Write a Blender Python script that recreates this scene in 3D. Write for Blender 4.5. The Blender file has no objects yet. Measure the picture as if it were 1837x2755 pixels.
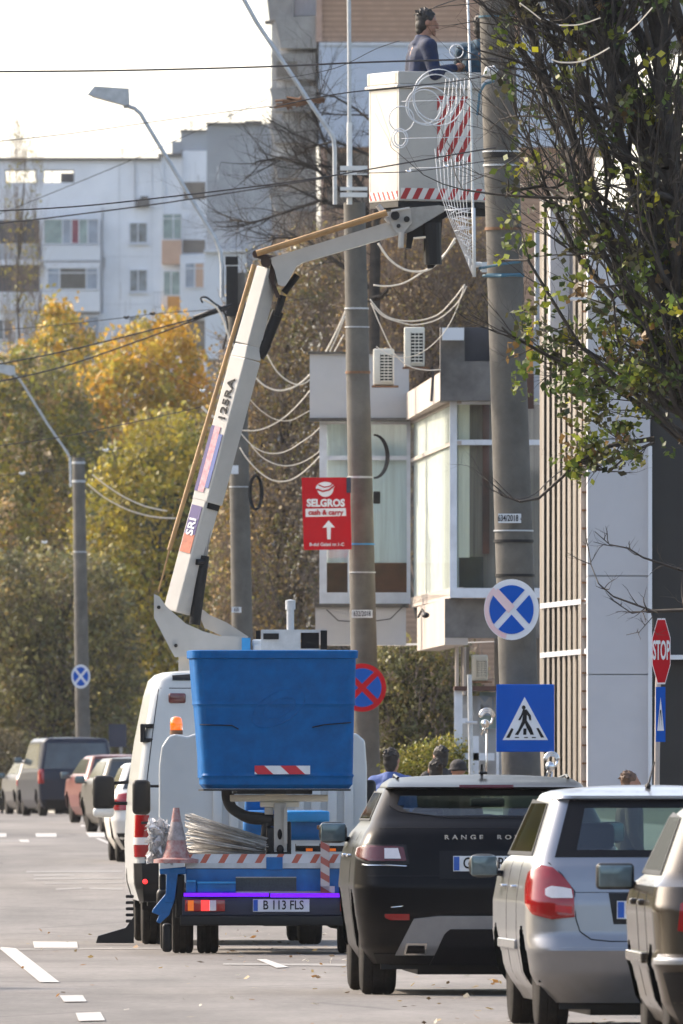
import bpy, bmesh, math, random
import numpy as np
from mathutils import Vector, Matrix, Euler
random.seed(7); RNG = np.random.default_rng(11)
R = math.radians
# ------------------------------------------------------------------ camera, sky, sun, exposure
F = 43000.0; CX = 918.5; HY = 2132.0; H = 1.49
scene = bpy.context.scene
cam = bpy.data.cameras.new("camera"); camo = bpy.data.objects.new("camera", cam)
scene.collection.objects.link(camo); scene.camera = camo
cam.sensor_fit = 'AUTO'; cam.sensor_width = 36.0; cam.lens = 36.0*F/2755.0
cam.shift_y = (HY-1377.5)/2755.0; cam.clip_start = 1.0; cam.clip_end = 20000
camo.location = (0, 0, H); camo.rotation_euler = (R(90), 0, 0)
cam.dof.use_dof = True; cam.dof.focus_distance = 135; cam.dof.aperture_fstop = 17
w = bpy.data.worlds.new("World"); scene.world = w; w.use_nodes = True
SUN_EL = 34.0; SUN_AZ = -58.0; HZ = 5.0; HB = .65
nt = w.node_tree; sky = nt.nodes.new('ShaderNodeTexSky'); sky.sky_type = 'NISHITA'; sky.sun_disc = False
sky.sun_elevation = R(SUN_EL); sky.sun_rotation = R(SUN_AZ); sky.air_density = 1.0; sky.dust_density = 4.0; sky.ozone_density = 1.2
nt.nodes['Background'].inputs[1].default_value = 0.12
# hazy autumn sky: the Nishita sky veiled by a thin bright layer that is densest toward the horizon and the sun
wtc = nt.nodes.new('ShaderNodeTexCoord'); wn = nt.nodes.new('ShaderNodeVectorMath'); wn.operation = 'NORMALIZE'; nt.links.new(wtc.outputs['Generated'], wn.inputs[0])
wsp = nt.nodes.new('ShaderNodeSeparateXYZ'); nt.links.new(wn.outputs[0], wsp.inputs[0]); wdt = nt.nodes.new('ShaderNodeVectorMath'); wdt.operation = 'DOT_PRODUCT'; nt.links.new(wn.outputs[0], wdt.inputs[0])
wdt.inputs[1].default_value = (math.sin(R(SUN_AZ))*math.cos(R(SUN_EL)), math.cos(R(SUN_AZ))*math.cos(R(SUN_EL)), math.sin(R(SUN_EL)))
def wmath(op, a, b):
    q = nt.nodes.new('ShaderNodeMath'); q.operation = op
    for i, v in enumerate((a, b)):
        if isinstance(v, (int, float)): q.inputs[i].default_value = v
        else: nt.links.new(v, q.inputs[i])
    return q.outputs[0]
wz = wmath('MAXIMUM', wsp.outputs['Z'], 0.0); wh = wmath('POWER', 2.718, wmath('MULTIPLY', wz, -3.2)); wd = wmath('MULTIPLY_ADD', wdt.outputs['Value'], .5); wd.node.inputs[2].default_value = .5
wa = wmath('POWER', wd, 2.2); wv = wmath('ADD', wmath('MULTIPLY', wmath('MULTIPLY', wh, wa), HZ), wmath('MULTIPLY', wh, HB))
wc = nt.nodes.new('ShaderNodeVectorMath'); wc.operation = 'SCALE'; wc.inputs[0].default_value = (1.0, .965, .91); nt.links.new(wv, wc.inputs['Scale'])
wad = nt.nodes.new('ShaderNodeVectorMath'); wad.operation = 'ADD'; nt.links.new(sky.outputs[0], wad.inputs[0]); nt.links.new(wc.outputs[0], wad.inputs[1]); nt.links.new(wad.outputs[0], nt.nodes['Background'].inputs[0])
sl = bpy.data.lights.new("sun", 'SUN'); sl.energy = 2.0; sl.angle = R(1.5); sl.color = (1.0, 0.86, 0.70)
so = bpy.data.objects.new("sun", sl); scene.collection.objects.link(so)
sd = Vector((math.sin(R(SUN_AZ))*math.cos(R(SUN_EL)), math.cos(R(SUN_AZ))*math.cos(R(SUN_EL)), math.sin(R(SUN_EL))))
so.rotation_euler = sd.to_track_quat('Z', 'Y').to_euler()
scene.view_settings.view_transform = 'Standard'; scene.view_settings.look = 'None'
scene.view_settings.exposure = 1.56; scene.view_settings.gamma = 1.0
scene.cycles.max_bounces = 6; scene.cycles.transparent_max_bounces = 12
scene.cycles.diffuse_bounces = 3; scene.cycles.volume_bounces = 0
# ------------------------------------------------------------------ geometry helpers
_gp = [(0, 0), (168, 0), (200, .24), (232, .48), (280, .68), (338, .84), (394, .91), (520, .95), (20000, .95)]
def gz(y):
    for (a, za), (b, zb) in zip(_gp, _gp[1:]):
        if y <= b: return za+(zb-za)*(y-a)/(b-a)
    return .95
_kp = [(0, 7.2), (60, 5.2), (90, 3.75), (103, 3.1), (117, 2.45), (147, 1.25), (165, .45), (200, -.25), (232, -1.4), (300, -2.9), (338, -3.9), (394, -5.7), (450, -8.2), (520, -13), (640, -24), (900, -70)]
def kerbx(y):
    for (a, za), (b, zb) in zip(_kp, _kp[1:]):
        if y <= b: return za+(zb-za)*(y-a)/(b-a)
    return -70
def P(px, py, d): return Vector(((px-CX)/F*d, d, H-(py-HY)/F*d))
def gp(px, py):
    lo, hi = 20.0, 900.0
    for _ in range(60):
        m = (lo+hi)/2
        if H-(py-HY)/F*m > gz(m): lo = m
        else: hi = m
    return Vector(((px-CX)/F*lo, lo, gz(lo)))
class MB:
    def __init__(s): s.v = []; s.f = []; s.m = []
    def add(s, vs, fs, mi=0):
        o = len(s.v); s.v += [tuple(v) for v in vs]; s.f += [tuple(i+o for i in f) for f in fs]; s.m += [mi]*len(fs); return s
    def box(s, a, b, mi=0, M=None, ch=0):
        x0, y0, z0 = a; x1, y1, z1 = b
        if x0 > x1: x0, x1 = x1, x0
        if y0 > y1: y0, y1 = y1, y0
        if z0 > z1: z0, z1 = z1, z0
        vs = [Vector((x, y, z)) for z in (z0, z1) for x, y in ((x0, y0), (x1, y0), (x1, y1), (x0, y1))]
        if M is not None: vs = [M @ v for v in vs]
        return s.add(vs, [(3, 2, 1, 0), (4, 5, 6, 7), (0, 1, 5, 4), (1, 2, 6, 5), (2, 3, 7, 6), (3, 0, 4, 7)], mi)
    def rbox(s, a, b, r=.02, mi=0, M=None):   # box with all edges chamfered
        bm = bmesh.new(); bmesh.ops.create_cube(bm, size=1)
        c = [(p+q)/2 for p, q in zip(a, b)]; e = [abs(q-p) for p, q in zip(a, b)]
        for v in bm.verts: v.co = Vector((c[i]+v.co[i]*e[i] for i in range(3)))
        r = min(r, min(e)*.45)
        bmesh.ops.bevel(bm, geom=list(bm.edges), offset=r, segments=3, profile=.5, affect='EDGES')
        if M is not None: bmesh.ops.transform(bm, matrix=M, verts=bm.verts)
        bm.verts.ensure_lookup_table(); s.add([v.co.copy() for v in bm.verts], [[v.index for v in f.verts] for f in bm.faces], mi); bm.free(); return s
    def pbox(s, x0, y0, x1, y1, d, t=.1, mi=0):   # box whose front face fills a rectangle seen at distance d
        a = P(x0, y0, d); b = P(x1, y1, d); return s.box((a.x, d, b.z), (b.x, d+t, a.z), mi)
    def tube(s, pts, r, n=8, mi=0, caps=True):
        pts = [Vector(p) for p in pts]; k = len(pts)
        rs = r if isinstance(r, (list, tuple)) else [r]*k
        o = len(s.v); up = None; vs = []
        for i, p in enumerate(pts):
            t = (pts[min(i+1, k-1)]-pts[max(i-1, 0)]).normalized()
            if up is None: up = Vector((0, 0, 1)) if abs(t.z) < .9 else Vector((1, 0, 0))
            a = t.cross(up).normalized(); b = a.cross(t).normalized(); up = b
            for j in range(n):
                an = 2*math.pi*j/n; vs.append(p+(a*math.cos(an)+b*math.sin(an))*rs[i])
        fs = [(i*n+j, i*n+(j+1) % n, (i+1)*n+(j+1) % n, (i+1)*n+j) for i in range(k-1) for j in range(n)]
        if caps: fs += [tuple(range(n))[::-1], tuple((k-1)*n+j for j in range(n))]
        return s.add(vs, fs, mi)
    def prism(s, poly, vec, mi=0):
        k = len(poly); vec = Vector(vec); vs = [Vector(p) for p in poly]+[Vector(p)+vec for p in poly]
        return s.add(vs, [tuple(range(k)), tuple(range(2*k-1, k-1, -1))]+[(i, i+k, (i+1) % k+k, (i+1) % k) for i in range(k)], mi)
    def pprism(s, poly, d, t, mi=0): return s.prism([P(x, y, d) for x, y in poly], (0, t, 0), mi)
    def lathe(s, prof, c, axis='Z', n=24, mi=0):
        vs = []; c = Vector(c)
        for r, h in prof:
            for j in range(n):
                a = 2*math.pi*j/n; u, q = r*math.cos(a), r*math.sin(a)
                vs.append(c+(Vector((u, q, h)) if axis == 'Z' else Vector((h, u, q)) if axis == 'X' else Vector((u, h, q))))
        k = len(prof); fs = [(i*n+j, i*n+(j+1) % n, (i+1)*n+(j+1) % n, (i+1)*n+j) for i in range(k-1) for j in range(n)]
        if prof[0][0] > 1e-4: fs.append(tuple(range(n)))
        if prof[-1][0] > 1e-4: fs.append(tuple((k-1)*n+j for j in range(n)))
        return s.add(vs, fs, mi)
    def ball(s, c, r, n=12, mi=0, M=None):
        r = Vector(r) if not isinstance(r, (int, float)) else Vector((r, r, r)); c = Vector(c); vs = []; m = max(4, n//2)
        for i in range(m+1):
            t = math.pi*i/m
            for j in range(n):
                a = 2*math.pi*j/n; q = Vector((r.x*math.sin(t)*math.cos(a), r.y*math.sin(t)*math.sin(a), r.z*math.cos(t)))
                vs.append((M @ q if M is not None else q)+c)
        return s.add(vs, [(i*n+j, i*n+(j+1) % n, (i+1)*n+(j+1) % n, (i+1)*n+j) for i in range(m) for j in range(n)], mi)
    def beam(s, p0, p1, a, b, roll=0, mi=0, a1=None, b1=None):   # rectangular tube a (left-right) x b (front-back) rolled about its axis
        p0, p1 = Vector(p0), Vector(p1); t = (p1-p0).normalized()
        n = Vector((0, 1, 0)); n = (n-t*n.dot(t)).normalized(); u = t.cross(n).normalized()
        q = Matrix.Rotation(roll, 3, t); n = q @ n; u = q @ u; a1 = a1 or a; b1 = b1 or b
        vs = [p0+u*sx*a/2+n*sy*b/2 for sx, sy in ((-1, -1), (1, -1), (1, 1), (-1, 1))]+[p1+u*sx*a1/2+n*sy*b1/2 for sx, sy in ((-1, -1), (1, -1), (1, 1), (-1, 1))]
        return s.add(vs, [(3, 2, 1, 0), (4, 5, 6, 7), (0, 1, 5, 4), (1, 2, 6, 5), (2, 3, 7, 6), (3, 0, 4, 7)], mi)
    def build(s, name, mat, parent=None, smooth=False, bevel=0, weld=False, sub=0, fixn=True):
        me = bpy.data.meshes.new(name); off = Vector((0, 0, 0))
        if parent is not None and parent.get('_px'): off = parent.location
        me.from_pydata([(v[0]-off.x, v[1]-off.y, v[2]-off.z) for v in s.v], [], s.f)
        mats = mat if isinstance(mat, (list, tuple)) else [mat]
        for m in mats: me.materials.append(m)
        if len(mats) > 1: me.polygons.foreach_set('material_index', s.m)
        if fixn or weld or bevel:
            bm = bmesh.new(); bm.from_mesh(me)
            if weld: bmesh.ops.remove_doubles(bm, verts=bm.verts, dist=1e-4)
            if bevel: bmesh.ops.bevel(bm, geom=list(bm.edges), offset=bevel, segments=2, profile=.5, affect='EDGES')
            bmesh.ops.recalc_face_normals(bm, faces=bm.faces); bm.to_mesh(me); bm.free()
        if smooth: me.shade_smooth()
        if smooth == 2 or (smooth and bevel): me.set_sharp_from_angle(angle=R(35))
        ob = bpy.data.objects.new(name, me); scene.collection.objects.link(ob)
        if parent is not None: ob.parent = parent
        if sub:
            q = ob.modifiers.new('s', 'SUBSURF'); q.levels = q.render_levels = sub
        return ob
def tag(o, label=None, cat=None, group=None, kind=None):
    if label: o['label'] = label
    if cat: o['category'] = cat
    if group: o['group'] = group
    if kind: o['kind'] = kind
    return o
def thing(name, label, cat, loc=(0, 0, 0), rotz=0, group=None, px=False):
    o = bpy.data.objects.new(name, None); scene.collection.objects.link(o); o.location = loc; o.rotation_euler = (0, 0, rotz)
    o.empty_display_size = .2
    if px: o['_px'] = 1
    return tag(o, label, cat, group)
def copy_tree(o, parent=None):
    c = o.copy(); scene.collection.objects.link(c)
    if parent is not None: c.parent = parent
    for ch in list(o.children): copy_tree(ch, c)
    return c
def evalmesh(ob):
    dg = bpy.context.evaluated_depsgraph_get(); dg.update()
    return bpy.data.meshes.new_from_object(ob.evaluated_get(dg))
def text(name, s, size, mat, parent, loc, rot=(R(90), 0, 0), ext=.003, sx=1.0, align='CENTER', bold=0, world=True, spc=1.0):
    cu = bpy.data.curves.new(name, 'FONT'); cu.body = s; cu.size = size; cu.extrude = ext; cu.align_x = align; cu.align_y = 'CENTER'; cu.offset = bold; cu.resolution_u = 3; cu.space_character = spc
    t = bpy.data.objects.new(name, cu); scene.collection.objects.link(t); me = evalmesh(t)
    bpy.data.objects.remove(t); me.name = name; me.materials.clear(); me.materials.append(mat)
    ob = bpy.data.objects.new(name, me); scene.collection.objects.link(ob); ob.parent = parent
    loc = Vector(loc)
    if parent is not None and parent.get('_px'): loc = loc-parent.location
    ob.location = loc; ob.rotation_euler = rot; ob.scale = (sx, 1, 1); return ob
# ------------------------------------------------------------------ materials
def mat(name, col, rough=.6, metal=0, var=.12, scale=3.0, bump=0, coat=0, col2=None, emit=None, spec=.5, detail=6, stretch=None, bscale=None):
    m = bpy.data.materials.new(name); m.use_nodes = True; n = m.node_tree; N = n.nodes; L = n.links
    b = N['Principled BSDF']; b.inputs['Roughness'].default_value = rough; b.inputs['Metallic'].default_value = metal
    b.inputs['Coat Weight'].default_value = coat; b.inputs['Coat Roughness'].default_value = .05; b.inputs['Specular IOR Level'].default_value = spec
    tc = N.new('ShaderNodeTexCoord'); src = tc.outputs['Object']
    if stretch:
        mp = N.new('ShaderNodeMapping'); mp.inputs['Scale'].default_value = stretch; L.new(src, mp.inputs[0]); src = mp.outputs[0]
    no = N.new('ShaderNodeTexNoise'); no.inputs['Scale'].default_value = scale; no.inputs['Detail'].default_value = detail; no.inputs['Roughness'].default_value = .65; L.new(src, no.inputs['Vector'])
    rp = N.new('ShaderNodeValToRGB'); c2 = col2 or tuple(c*(1-var*2) for c in col)
    rp.color_ramp.elements[0].position = .3; rp.color_ramp.elements[1].position = .7
    rp.color_ramp.elements[0].color = (*c2, 1); rp.color_ramp.elements[1].color = (*(min(1, c*(1+var*.5)) for c in col), 1)
    L.new(no.outputs['Fac'], rp.inputs[0]); L.new(rp.outputs[0], b.inputs['Base Color'])
    if bump:
        n2 = N.new('ShaderNodeTexNoise'); n2.inputs['Scale'].default_value = bscale or scale*6; n2.inputs['Detail'].default_value = 5; L.new(tc.outputs['Object'], n2.inputs['Vector'])
        bp = N.new('ShaderNodeBump'); bp.inputs['Strength'].default_value = bump; bp.inputs['Distance'].default_value = .02; L.new(n2.outputs['Fac'], bp.inputs['Height']); L.new(bp.outputs[0], b.inputs['Normal'])
    if emit:
        b.inputs['Emission Color'].default_value = (*emit[0], 1); b.inputs['Emission Strength'].default_value = emit[1]
    return m
def stripes(name, c1, c2, period, axis=(1, 0, 0), duty=.5, rough=.6, soft=False, metal=0):
    """two colours alternating along a direction of the object's own space"""
    m = mat(name, c1, rough, metal); n = m.node_tree; N = n.nodes; L = n.links; b = N['Principled BSDF']
    tc = N.new('ShaderNodeTexCoord'); dp = N.new('ShaderNodeVectorMath'); dp.operation = 'DOT_PRODUCT'; dp.inputs[1].default_value = axis; L.new(tc.outputs['Object'], dp.inputs[0])
    dv = N.new('ShaderNodeMath'); dv.operation = 'DIVIDE'; dv.inputs[1].default_value = period; L.new(dp.outputs['Value'], dv.inputs[0])
    fr = N.new('ShaderNodeMath'); fr.operation = 'FRACT'; L.new(dv.outputs[0], fr.inputs[0])
    gt = N.new('ShaderNodeMath'); gt.operation = 'GREATER_THAN'; gt.inputs[1].default_value = duty; L.new(fr.outputs[0], gt.inputs[0])
    mx = N.new('ShaderNodeMix'); mx.data_type = 'RGBA'; mx.inputs['A'].default_value = (*c1, 1); mx.inputs['B'].default_value = (*c2, 1)
    old = b.inputs['Base Color'].links[0].from_socket
    L.new(gt.outputs[0], mx.inputs['Factor']); L.new(old, mx.inputs['A']); L.new(mx.outputs['Result'], b.inputs['Base Color']); return m
def glassmat(name, tint, refl=.12, rough=.03, const=None):
    m = bpy.data.materials.new(name); m.use_nodes = True; n = m.node_tree; N = n.nodes; L = n.links; N.remove(N['Principled BSDF'])
    tr = N.new('ShaderNodeBsdfTransparent'); tr.inputs[0].default_value = (*tint, 1); gl = N.new('ShaderNodeBsdfGlossy'); gl.inputs['Roughness'].default_value = rough; gl.inputs[0].default_value = (.9, .95, 1, 1)
    fr = N.new('ShaderNodeFresnel'); fr.inputs[0].default_value = 1.5; ad = N.new('ShaderNodeMath'); ad.operation = 'ADD'; ad.inputs[1].default_value = refl-.04; ad.use_clamp = True; L.new(fr.outputs[0], ad.inputs[0])
    mx = N.new('ShaderNodeMixShader'); L.new(ad.outputs[0], mx.inputs[0]); L.new(tr.outputs[0], mx.inputs[1]); L.new(gl.outputs[0], mx.inputs[2]); L.new(mx.outputs[0], N['Material Output'].inputs[0])
    if const: mx.inputs[0].default_value = const; L.remove(mx.inputs[0].links[0])
    return m
def leafmat(name, trans=.35):
    m = bpy.data.materials.new(name); m.use_nodes = True; n = m.node_tree; N = n.nodes; L = n.links; b = N['Principled BSDF']; b.inputs['Roughness'].default_value = .55
    at = N.new('ShaderNodeAttribute'); at.attribute_name = 'lc'; L.new(at.outputs['Color'], b.inputs['Base Color'])
    tl = N.new('ShaderNodeBsdfTranslucent'); L.new(at.outputs['Color'], tl.inputs[0]); mx = N.new('ShaderNodeMixShader'); mx.inputs[0].default_value = trans
    L.new(b.outputs[0], mx.inputs[1]); L.new(tl.outputs[0], mx.inputs[2]); L.new(mx.outputs[0], N['Material Output'].inputs[0]); return m
M = {}
M['black'] = mat('black_rubber', (.018, .018, .019), .7, bump=.1); M['blackplastic'] = mat('black_plastic', (.010, .010, .011), .5, spec=.3)
M['tyre'] = mat('tyre', (.012, .011, .011), .9, bump=.3, scale=12, col2=(.028, .025, .022), spec=.2); M['rim'] = mat('rim', (.35, .35, .35), .35, .8)
M['chrome'] = mat('chrome', (.75, .75, .75), .15, 1); M['galv'] = mat('galvanised', (.48, .50, .52), .45, .3, scale=8)
M['white'] = mat('white_paint', (.64, .65, .64), .35, coat=.4, var=.05); M['offwhite'] = mat('off_white', (.44, .42, .385), .45, coat=.2, var=.09, scale=2)
M['whitevan'] = mat('white_van_paint', (.52, .535, .53), .35, coat=.4, var=.06, scale=1.2)
M['cream'] = mat('cream', (.70, .66, .56), .5, var=.08); M['blue'] = mat('blue_fibreglass', (.0, .105, .33), .65, coat=.03, spec=.15, var=.16, scale=7)
M['bluep'] = mat('blue_paint', (.002, .12, .36), .45, coat=.1, spec=.3, var=.2, scale=6); M['lightblue'] = mat('light_blue', (.02, .28, .62), .4)
M['navy'] = mat('navy', (.012, .02, .05), .4); M['red'] = mat('red_plastic', (.45, .01, .012), .35); M['redlamp'] = mat('red_lamp', (.30, .004, .008), .15, coat=.7); M['redlampd'] = mat('smoked_red_lamp', (.10, .004, .006), .15, coat=.8)
M['lamplit'] = mat('lit_lamp', (.9, .02, .02), .2, emit=((1, .03, .03), .8)); M['amber'] = mat('amber_lamp', (.9, .20, .01), .2, coat=1, emit=((1, .16, .0), .10))
M['clearlamp'] = mat('clear_lamp', (.75, .70, .70), .15, coat=1); M['steel'] = mat('steel', (.32, .31, .29), .45, .6, scale=10)
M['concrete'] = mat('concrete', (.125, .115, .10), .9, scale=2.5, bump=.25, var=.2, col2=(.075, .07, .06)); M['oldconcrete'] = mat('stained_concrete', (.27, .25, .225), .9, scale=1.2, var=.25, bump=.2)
M['rust'] = mat('rusty_steel', (.20, .10, .05), .8, scale=9, var=.25); M['orangerod'] = mat('ochre_rod', (.42, .24, .09), .55, scale=4, var=.2)
M['plate'] = mat('plate_white', (.70, .72, .74), .35); M['plateblue'] = mat('plate_blue', (.01, .09, .42), .35); M['ink'] = mat('ink', (.008, .008, .010), .5, spec=.2)
M['signblue'] = mat('sign_blue', (.001, .085, .44), .55, var=.04, spec=.15); M['signred'] = mat('sign_red', (.46, .006, .014), .55, var=.05, spec=.15); M['signwhite'] = mat('sign_white', (.74, .74, .76), .45, var=.05); M['signpink'] = mat('faded_red', (.72, .42, .42), .5, var=.2, scale=4, col2=(.72, .60, .60))
M['redwhite'] = stripes('red_white_stripes', (.48, .015, .015), (.75, .74, .74), .19, (.83, 0, .56), .5)
M['rope'] = mat('warm_rope', (.86, .74, .58), .5, var=.1, scale=30); M['bark'] = mat('bark', (.06, .05, .042), .9, scale=6, var=.3); M['barkpale'] = mat('pale_bark', (.15, .12, .10), .9, scale=6, var=.3)
M['twig'] = mat('twigs', (.24, .18, .14), .85, scale=5, var=.25); M['leaf'] = leafmat('leaves'); M['mirrorg'] = mat('mirror_glass', (.17, .23, .25), .12, .3, var=.2, scale=4); M['thinwire'] = mat('thin_pale_wire', (.75, .76, .78), .5); M['wire'] = mat('wire', (.05, .045, .045), .6)
# ------------------------------------------------------------------ ground, road, pavement
def asphalt():
    m = bpy.data.materials.new('asphalt'); m.use_nodes = True; n = m.node_tree; N = n.nodes; L = n.links; b = N['Principled BSDF']; b.inputs['Roughness'].default_value = .82; b.inputs['Specular IOR Level'].default_value = .35
    tc = N.new('ShaderNodeTexCoord')
    def noise(sc, stretch, det=5):
        mp = N.new('ShaderNodeMapping'); mp.inputs['Scale'].default_value = stretch; L.new(tc.outputs['Object'], mp.inputs[0])
        q = N.new('ShaderNodeTexNoise'); q.inputs['Scale'].default_value = sc; q.inputs['Detail'].default_value = det; q.inputs['Roughness'].default_value = .7; L.new(mp.outputs[0], q.inputs['Vector']); return q.outputs['Fac']
    a = noise(1.0, (.5, .10, 1)); c = noise(14, (1, .3, 1), 8); e = noise(.25, (1, .12, 1), 3)
    r1 = N.new('ShaderNodeValToRGB'); r1.color_ramp.elements[0].position = .3; r1.color_ramp.elements[1].position = .72; r1.color_ramp.elements[0].color = (.12, .108, .096, 1); r1.color_ramp.elements[1].color = (.225, .205, .185, 1); L.new(a, r1.inputs[0])
    mx = N.new('ShaderNodeMix'); mx.data_type = 'RGBA'; mx.blend_type = 'OVERLAY'; mx.inputs['Factor'].default_value = .55; L.new(r1.outputs[0], mx.inputs['A']); L.new(c, mx.inputs['B'])
    m2 = N.new('ShaderNodeMix'); m2.data_type = 'RGBA'; m2.blend_type = 'OVERLAY'; m2.inputs['Factor'].default_value = .7; L.new(mx.outputs['Result'], m2.inputs['A']); L.new(e, m2.inputs['B'])
    vo = N.new('ShaderNodeTexVoronoi'); vo.feature = 'DISTANCE_TO_EDGE'; vo.inputs['Scale'].default_value = .22; wn2 = N.new('ShaderNodeTexNoise'); wn2.inputs['Scale'].default_value = 1.6; wn2.inputs['Detail'].default_value = 6; L.new(tc.outputs['Object'], wn2.inputs['Vector'])
    mv = N.new('ShaderNodeMix'); mv.data_type = 'VECTOR'; mv.inputs['Factor'].default_value = .12; L.new(tc.outputs['Object'], mv.inputs['A']); L.new(wn2.outputs['Color'], mv.inputs['B']); L.new(mv.outputs['Result'], vo.inputs['Vector'])
    ck = N.new('ShaderNodeMapRange'); ck.inputs['From Min'].default_value = .002; ck.inputs['From Max'].default_value = .012; ck.inputs['To Min'].default_value = .45; ck.inputs['To Max'].default_value = 0; L.new(vo.outputs['Distance'], ck.inputs['Value'])
    m3 = N.new('ShaderNodeMix'); m3.data_type = 'RGBA'; m3.inputs['B'].default_value = (.05, .045, .04, 1); L.new(ck.outputs[0], m3.inputs['Factor']); L.new(m2.outputs['Result'], m3.inputs['A']); L.new(m3.outputs['Result'], b.inputs['Base Color'])
    bp = N.new('ShaderNodeBump'); bp.inputs['Strength'].default_value = .3; bp.inputs['Distance'].default_value = .01; L.new(c, bp.inputs['Height']); L.new(bp.outputs[0], b.inputs['Normal']); return m
M['asphalt'] = asphalt(); M['paving'] = mat('paving', (.24, .22, .20), .85, scale=2, bump=.2); M['kerb'] = mat('kerb', (.33, .31, .28), .85, scale=2)
M['soil'] = mat('ground', (.09, .085, .045), .95, scale=.4, var=.3, bump=.3); M['paint'] = mat('road_paint', (.60, .58, .54), .75, scale=14, var=.1, col2=(.27, .25, .23), detail=10); M['wornpaint'] = mat('worn_paint', (.26, .245, .225), .8, scale=6, col2=(.19, .18, .165))
ys = list(range(20, 420, 8))+list(range(420, 900, 20))
mb = MB(); gy = [-200, 0]+ys+[1500, 3000, 9000]
for a, b in zip(gy, gy[1:]):
    za, zb = gz(max(a, 0))-.02, gz(max(b, 0))-.02; mb.add([(-4000, a, za), (4000, a, za), (4000, b, zb), (-4000, b, zb)], [(0, 1, 2, 3)])
tag(mb.build('ground', M['soil'], weld=True), kind='structure')
mb = MB()
for a, b in zip(ys, ys[1:]):
    mb.add([(kerbx(a)-14, a, gz(a)), (kerbx(a), a, gz(a)), (kerbx(b), b, gz(b)), (kerbx(b)-14, b, gz(b))], [(0, 1, 2, 3)])
tag(mb.build('road', M['asphalt'], weld=True), kind='structure')
mb = MB(); kb = MB()
for a, b in zip(ys, ys[1:]):
    za, zb = gz(a), gz(b); ka, k2 = kerbx(a), kerbx(b)
    kb.add([(ka, a, za-.02), (ka+.15, a, za-.02), (ka+.15, a, za+.14), (ka, a, za+.13), (k2, b, zb-.02), (k2+.15, b, zb-.02), (k2+.15, b, zb+.14), (k2, b, zb+.13)], [(0, 4, 7, 3), (3, 7, 6, 2)])
    mb.add([(ka+.15, a, za+.136), (ka+9, a, za+.136), (k2+9, b, zb+.136), (k2+.15, b, zb+.136)], [(0, 1, 2, 3)])
tag(kb.build('kerb', M['kerb'], weld=True), kind='structure'); tag(mb.build('pavement', M['paving'], weld=True), kind='structure')
mk = MB(); wk = MB()
def mark(m, poly):
    q = [gp(x, y)+Vector((0, 0, .008 if m is mk else .004)) for x, y in poly]; m.add(q, [tuple(range(len(q)))])
for p in ([(88, 2535), (207, 2536), (209, 2552), (92, 2552)], [(-40, 2520), (2, 2550), (42, 2553), (160, 2645), (107, 2645), (0, 2555), (-60, 2540)][1:6], [(160, 2681), (222, 2680), (233, 2697), (172, 2698)], [(203, 2728), (270, 2726), (283, 2748), (212, 2750)],
          [(-20, 2243), (17, 2243), (17, 2253), (-20, 2253)], [(95, 2243), (151, 2243), (152, 2253), (97, 2253)], [(230, 2241), (285, 2241), (300, 2253), (240, 2253)], [(50, 2260), (76, 2260), (79, 2267), (56, 2267)], [(217, 2220), (228, 2220), (230, 2225), (218, 2225)],
          [(255, 2256), (268, 2256), (310, 2275), (292, 2272)], [(690, 2583), (716, 2583), (776, 2604), (744, 2606)]):
    mark(mk, p)
for p in ([(-30, 2553.5), (440, 2551), (440, 2554), (-30, 2557)], [(600, 2592), (930, 2594), (930, 2600), (600, 2597)], [(70, 2344), (330, 2343), (330, 2347), (70, 2348)], [(90, 2354), (200, 2353), (200, 2357), (90, 2358)], [(90, 2363), (330, 2362), (330, 2365), (90, 2367)], [(120, 2376), (330, 2374), (330, 2377), (120, 2379)], [(150, 2391), (220, 2388), (220, 2392), (150, 2395)], [(240, 2389), (330, 2390), (330, 2395), (240, 2393)], [(-20, 2262), (70, 2261), (70, 2264), (-20, 2265)]):
    mark(wk, p)
tag(mk.build('road_markings', M['paint'], fixn=False), kind='structure'); tag(wk.build('worn_road_markings', M['wornpaint'], fixn=False), kind='structure')
# fallen leaves and grit: nobody could count them
def quads(name, C, S, cols, matr, parent=None, elong=1.5, flat=False):
    n = len(C); a = RNG.normal(size=(n, 3)); 
    if flat: a[:, 2] *= .15
    a /= np.linalg.norm(a, axis=1)[:, None]; b = RNG.normal(size=(n, 3)); 
    if flat: b[:, 2] *= .15
    b -= a*(a*b).sum(1)[:, None]; b /= np.linalg.norm(b, axis=1)[:, None]
    S = np.asarray(S).reshape(-1, 1)*np.ones((n, 1)); off = np.array(parent.location) if parent is not None and parent.get('_px') else np.zeros(3); C = C-off
    V = np.stack([C-a*S*elong*.5, C+b*S*.5, C+a*S*elong*.5, C-b*S*.5], 1).reshape(-1, 3)
    me = bpy.data.meshes.new(name); me.vertices.add(4*n); me.vertices.foreach_set('co', V.ravel()); me.loops.add(4*n); me.polygons.add(n)
    me.loops.foreach_set('vertex_index', np.arange(4*n, dtype=np.int32)); me.polygons.foreach_set('loop_start', np.arange(0, 4*n, 4, dtype=np.int32)); me.polygons.foreach_set('loop_total', np.full(n, 4, dtype=np.int32))
    me.update(); at = me.color_attributes.new('lc', 'FLOAT_COLOR', 'POINT'); cc = np.ones((n, 4)); cc[:, :3] = cols; at.data.foreach_set('color', np.repeat(cc, 4, 0).ravel())
    me.materials.append(matr); me.validate(); ob = bpy.data.objects.new(name, me); scene.collection.objects.link(ob)
    if parent is not None: ob.parent = parent
    return ob
def pickcol(n, cols, wts=None, jit=.25):
    cols = np.array(cols); wts = np.array(wts if wts is not None else [1]*len(cols), float); wts /= wts.sum()
    c = cols[RNG.choice(len(cols), n, p=wts)]; return np.clip(c*(1+RNG.normal(size=(n, 1))*jit), .004, .9)
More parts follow.
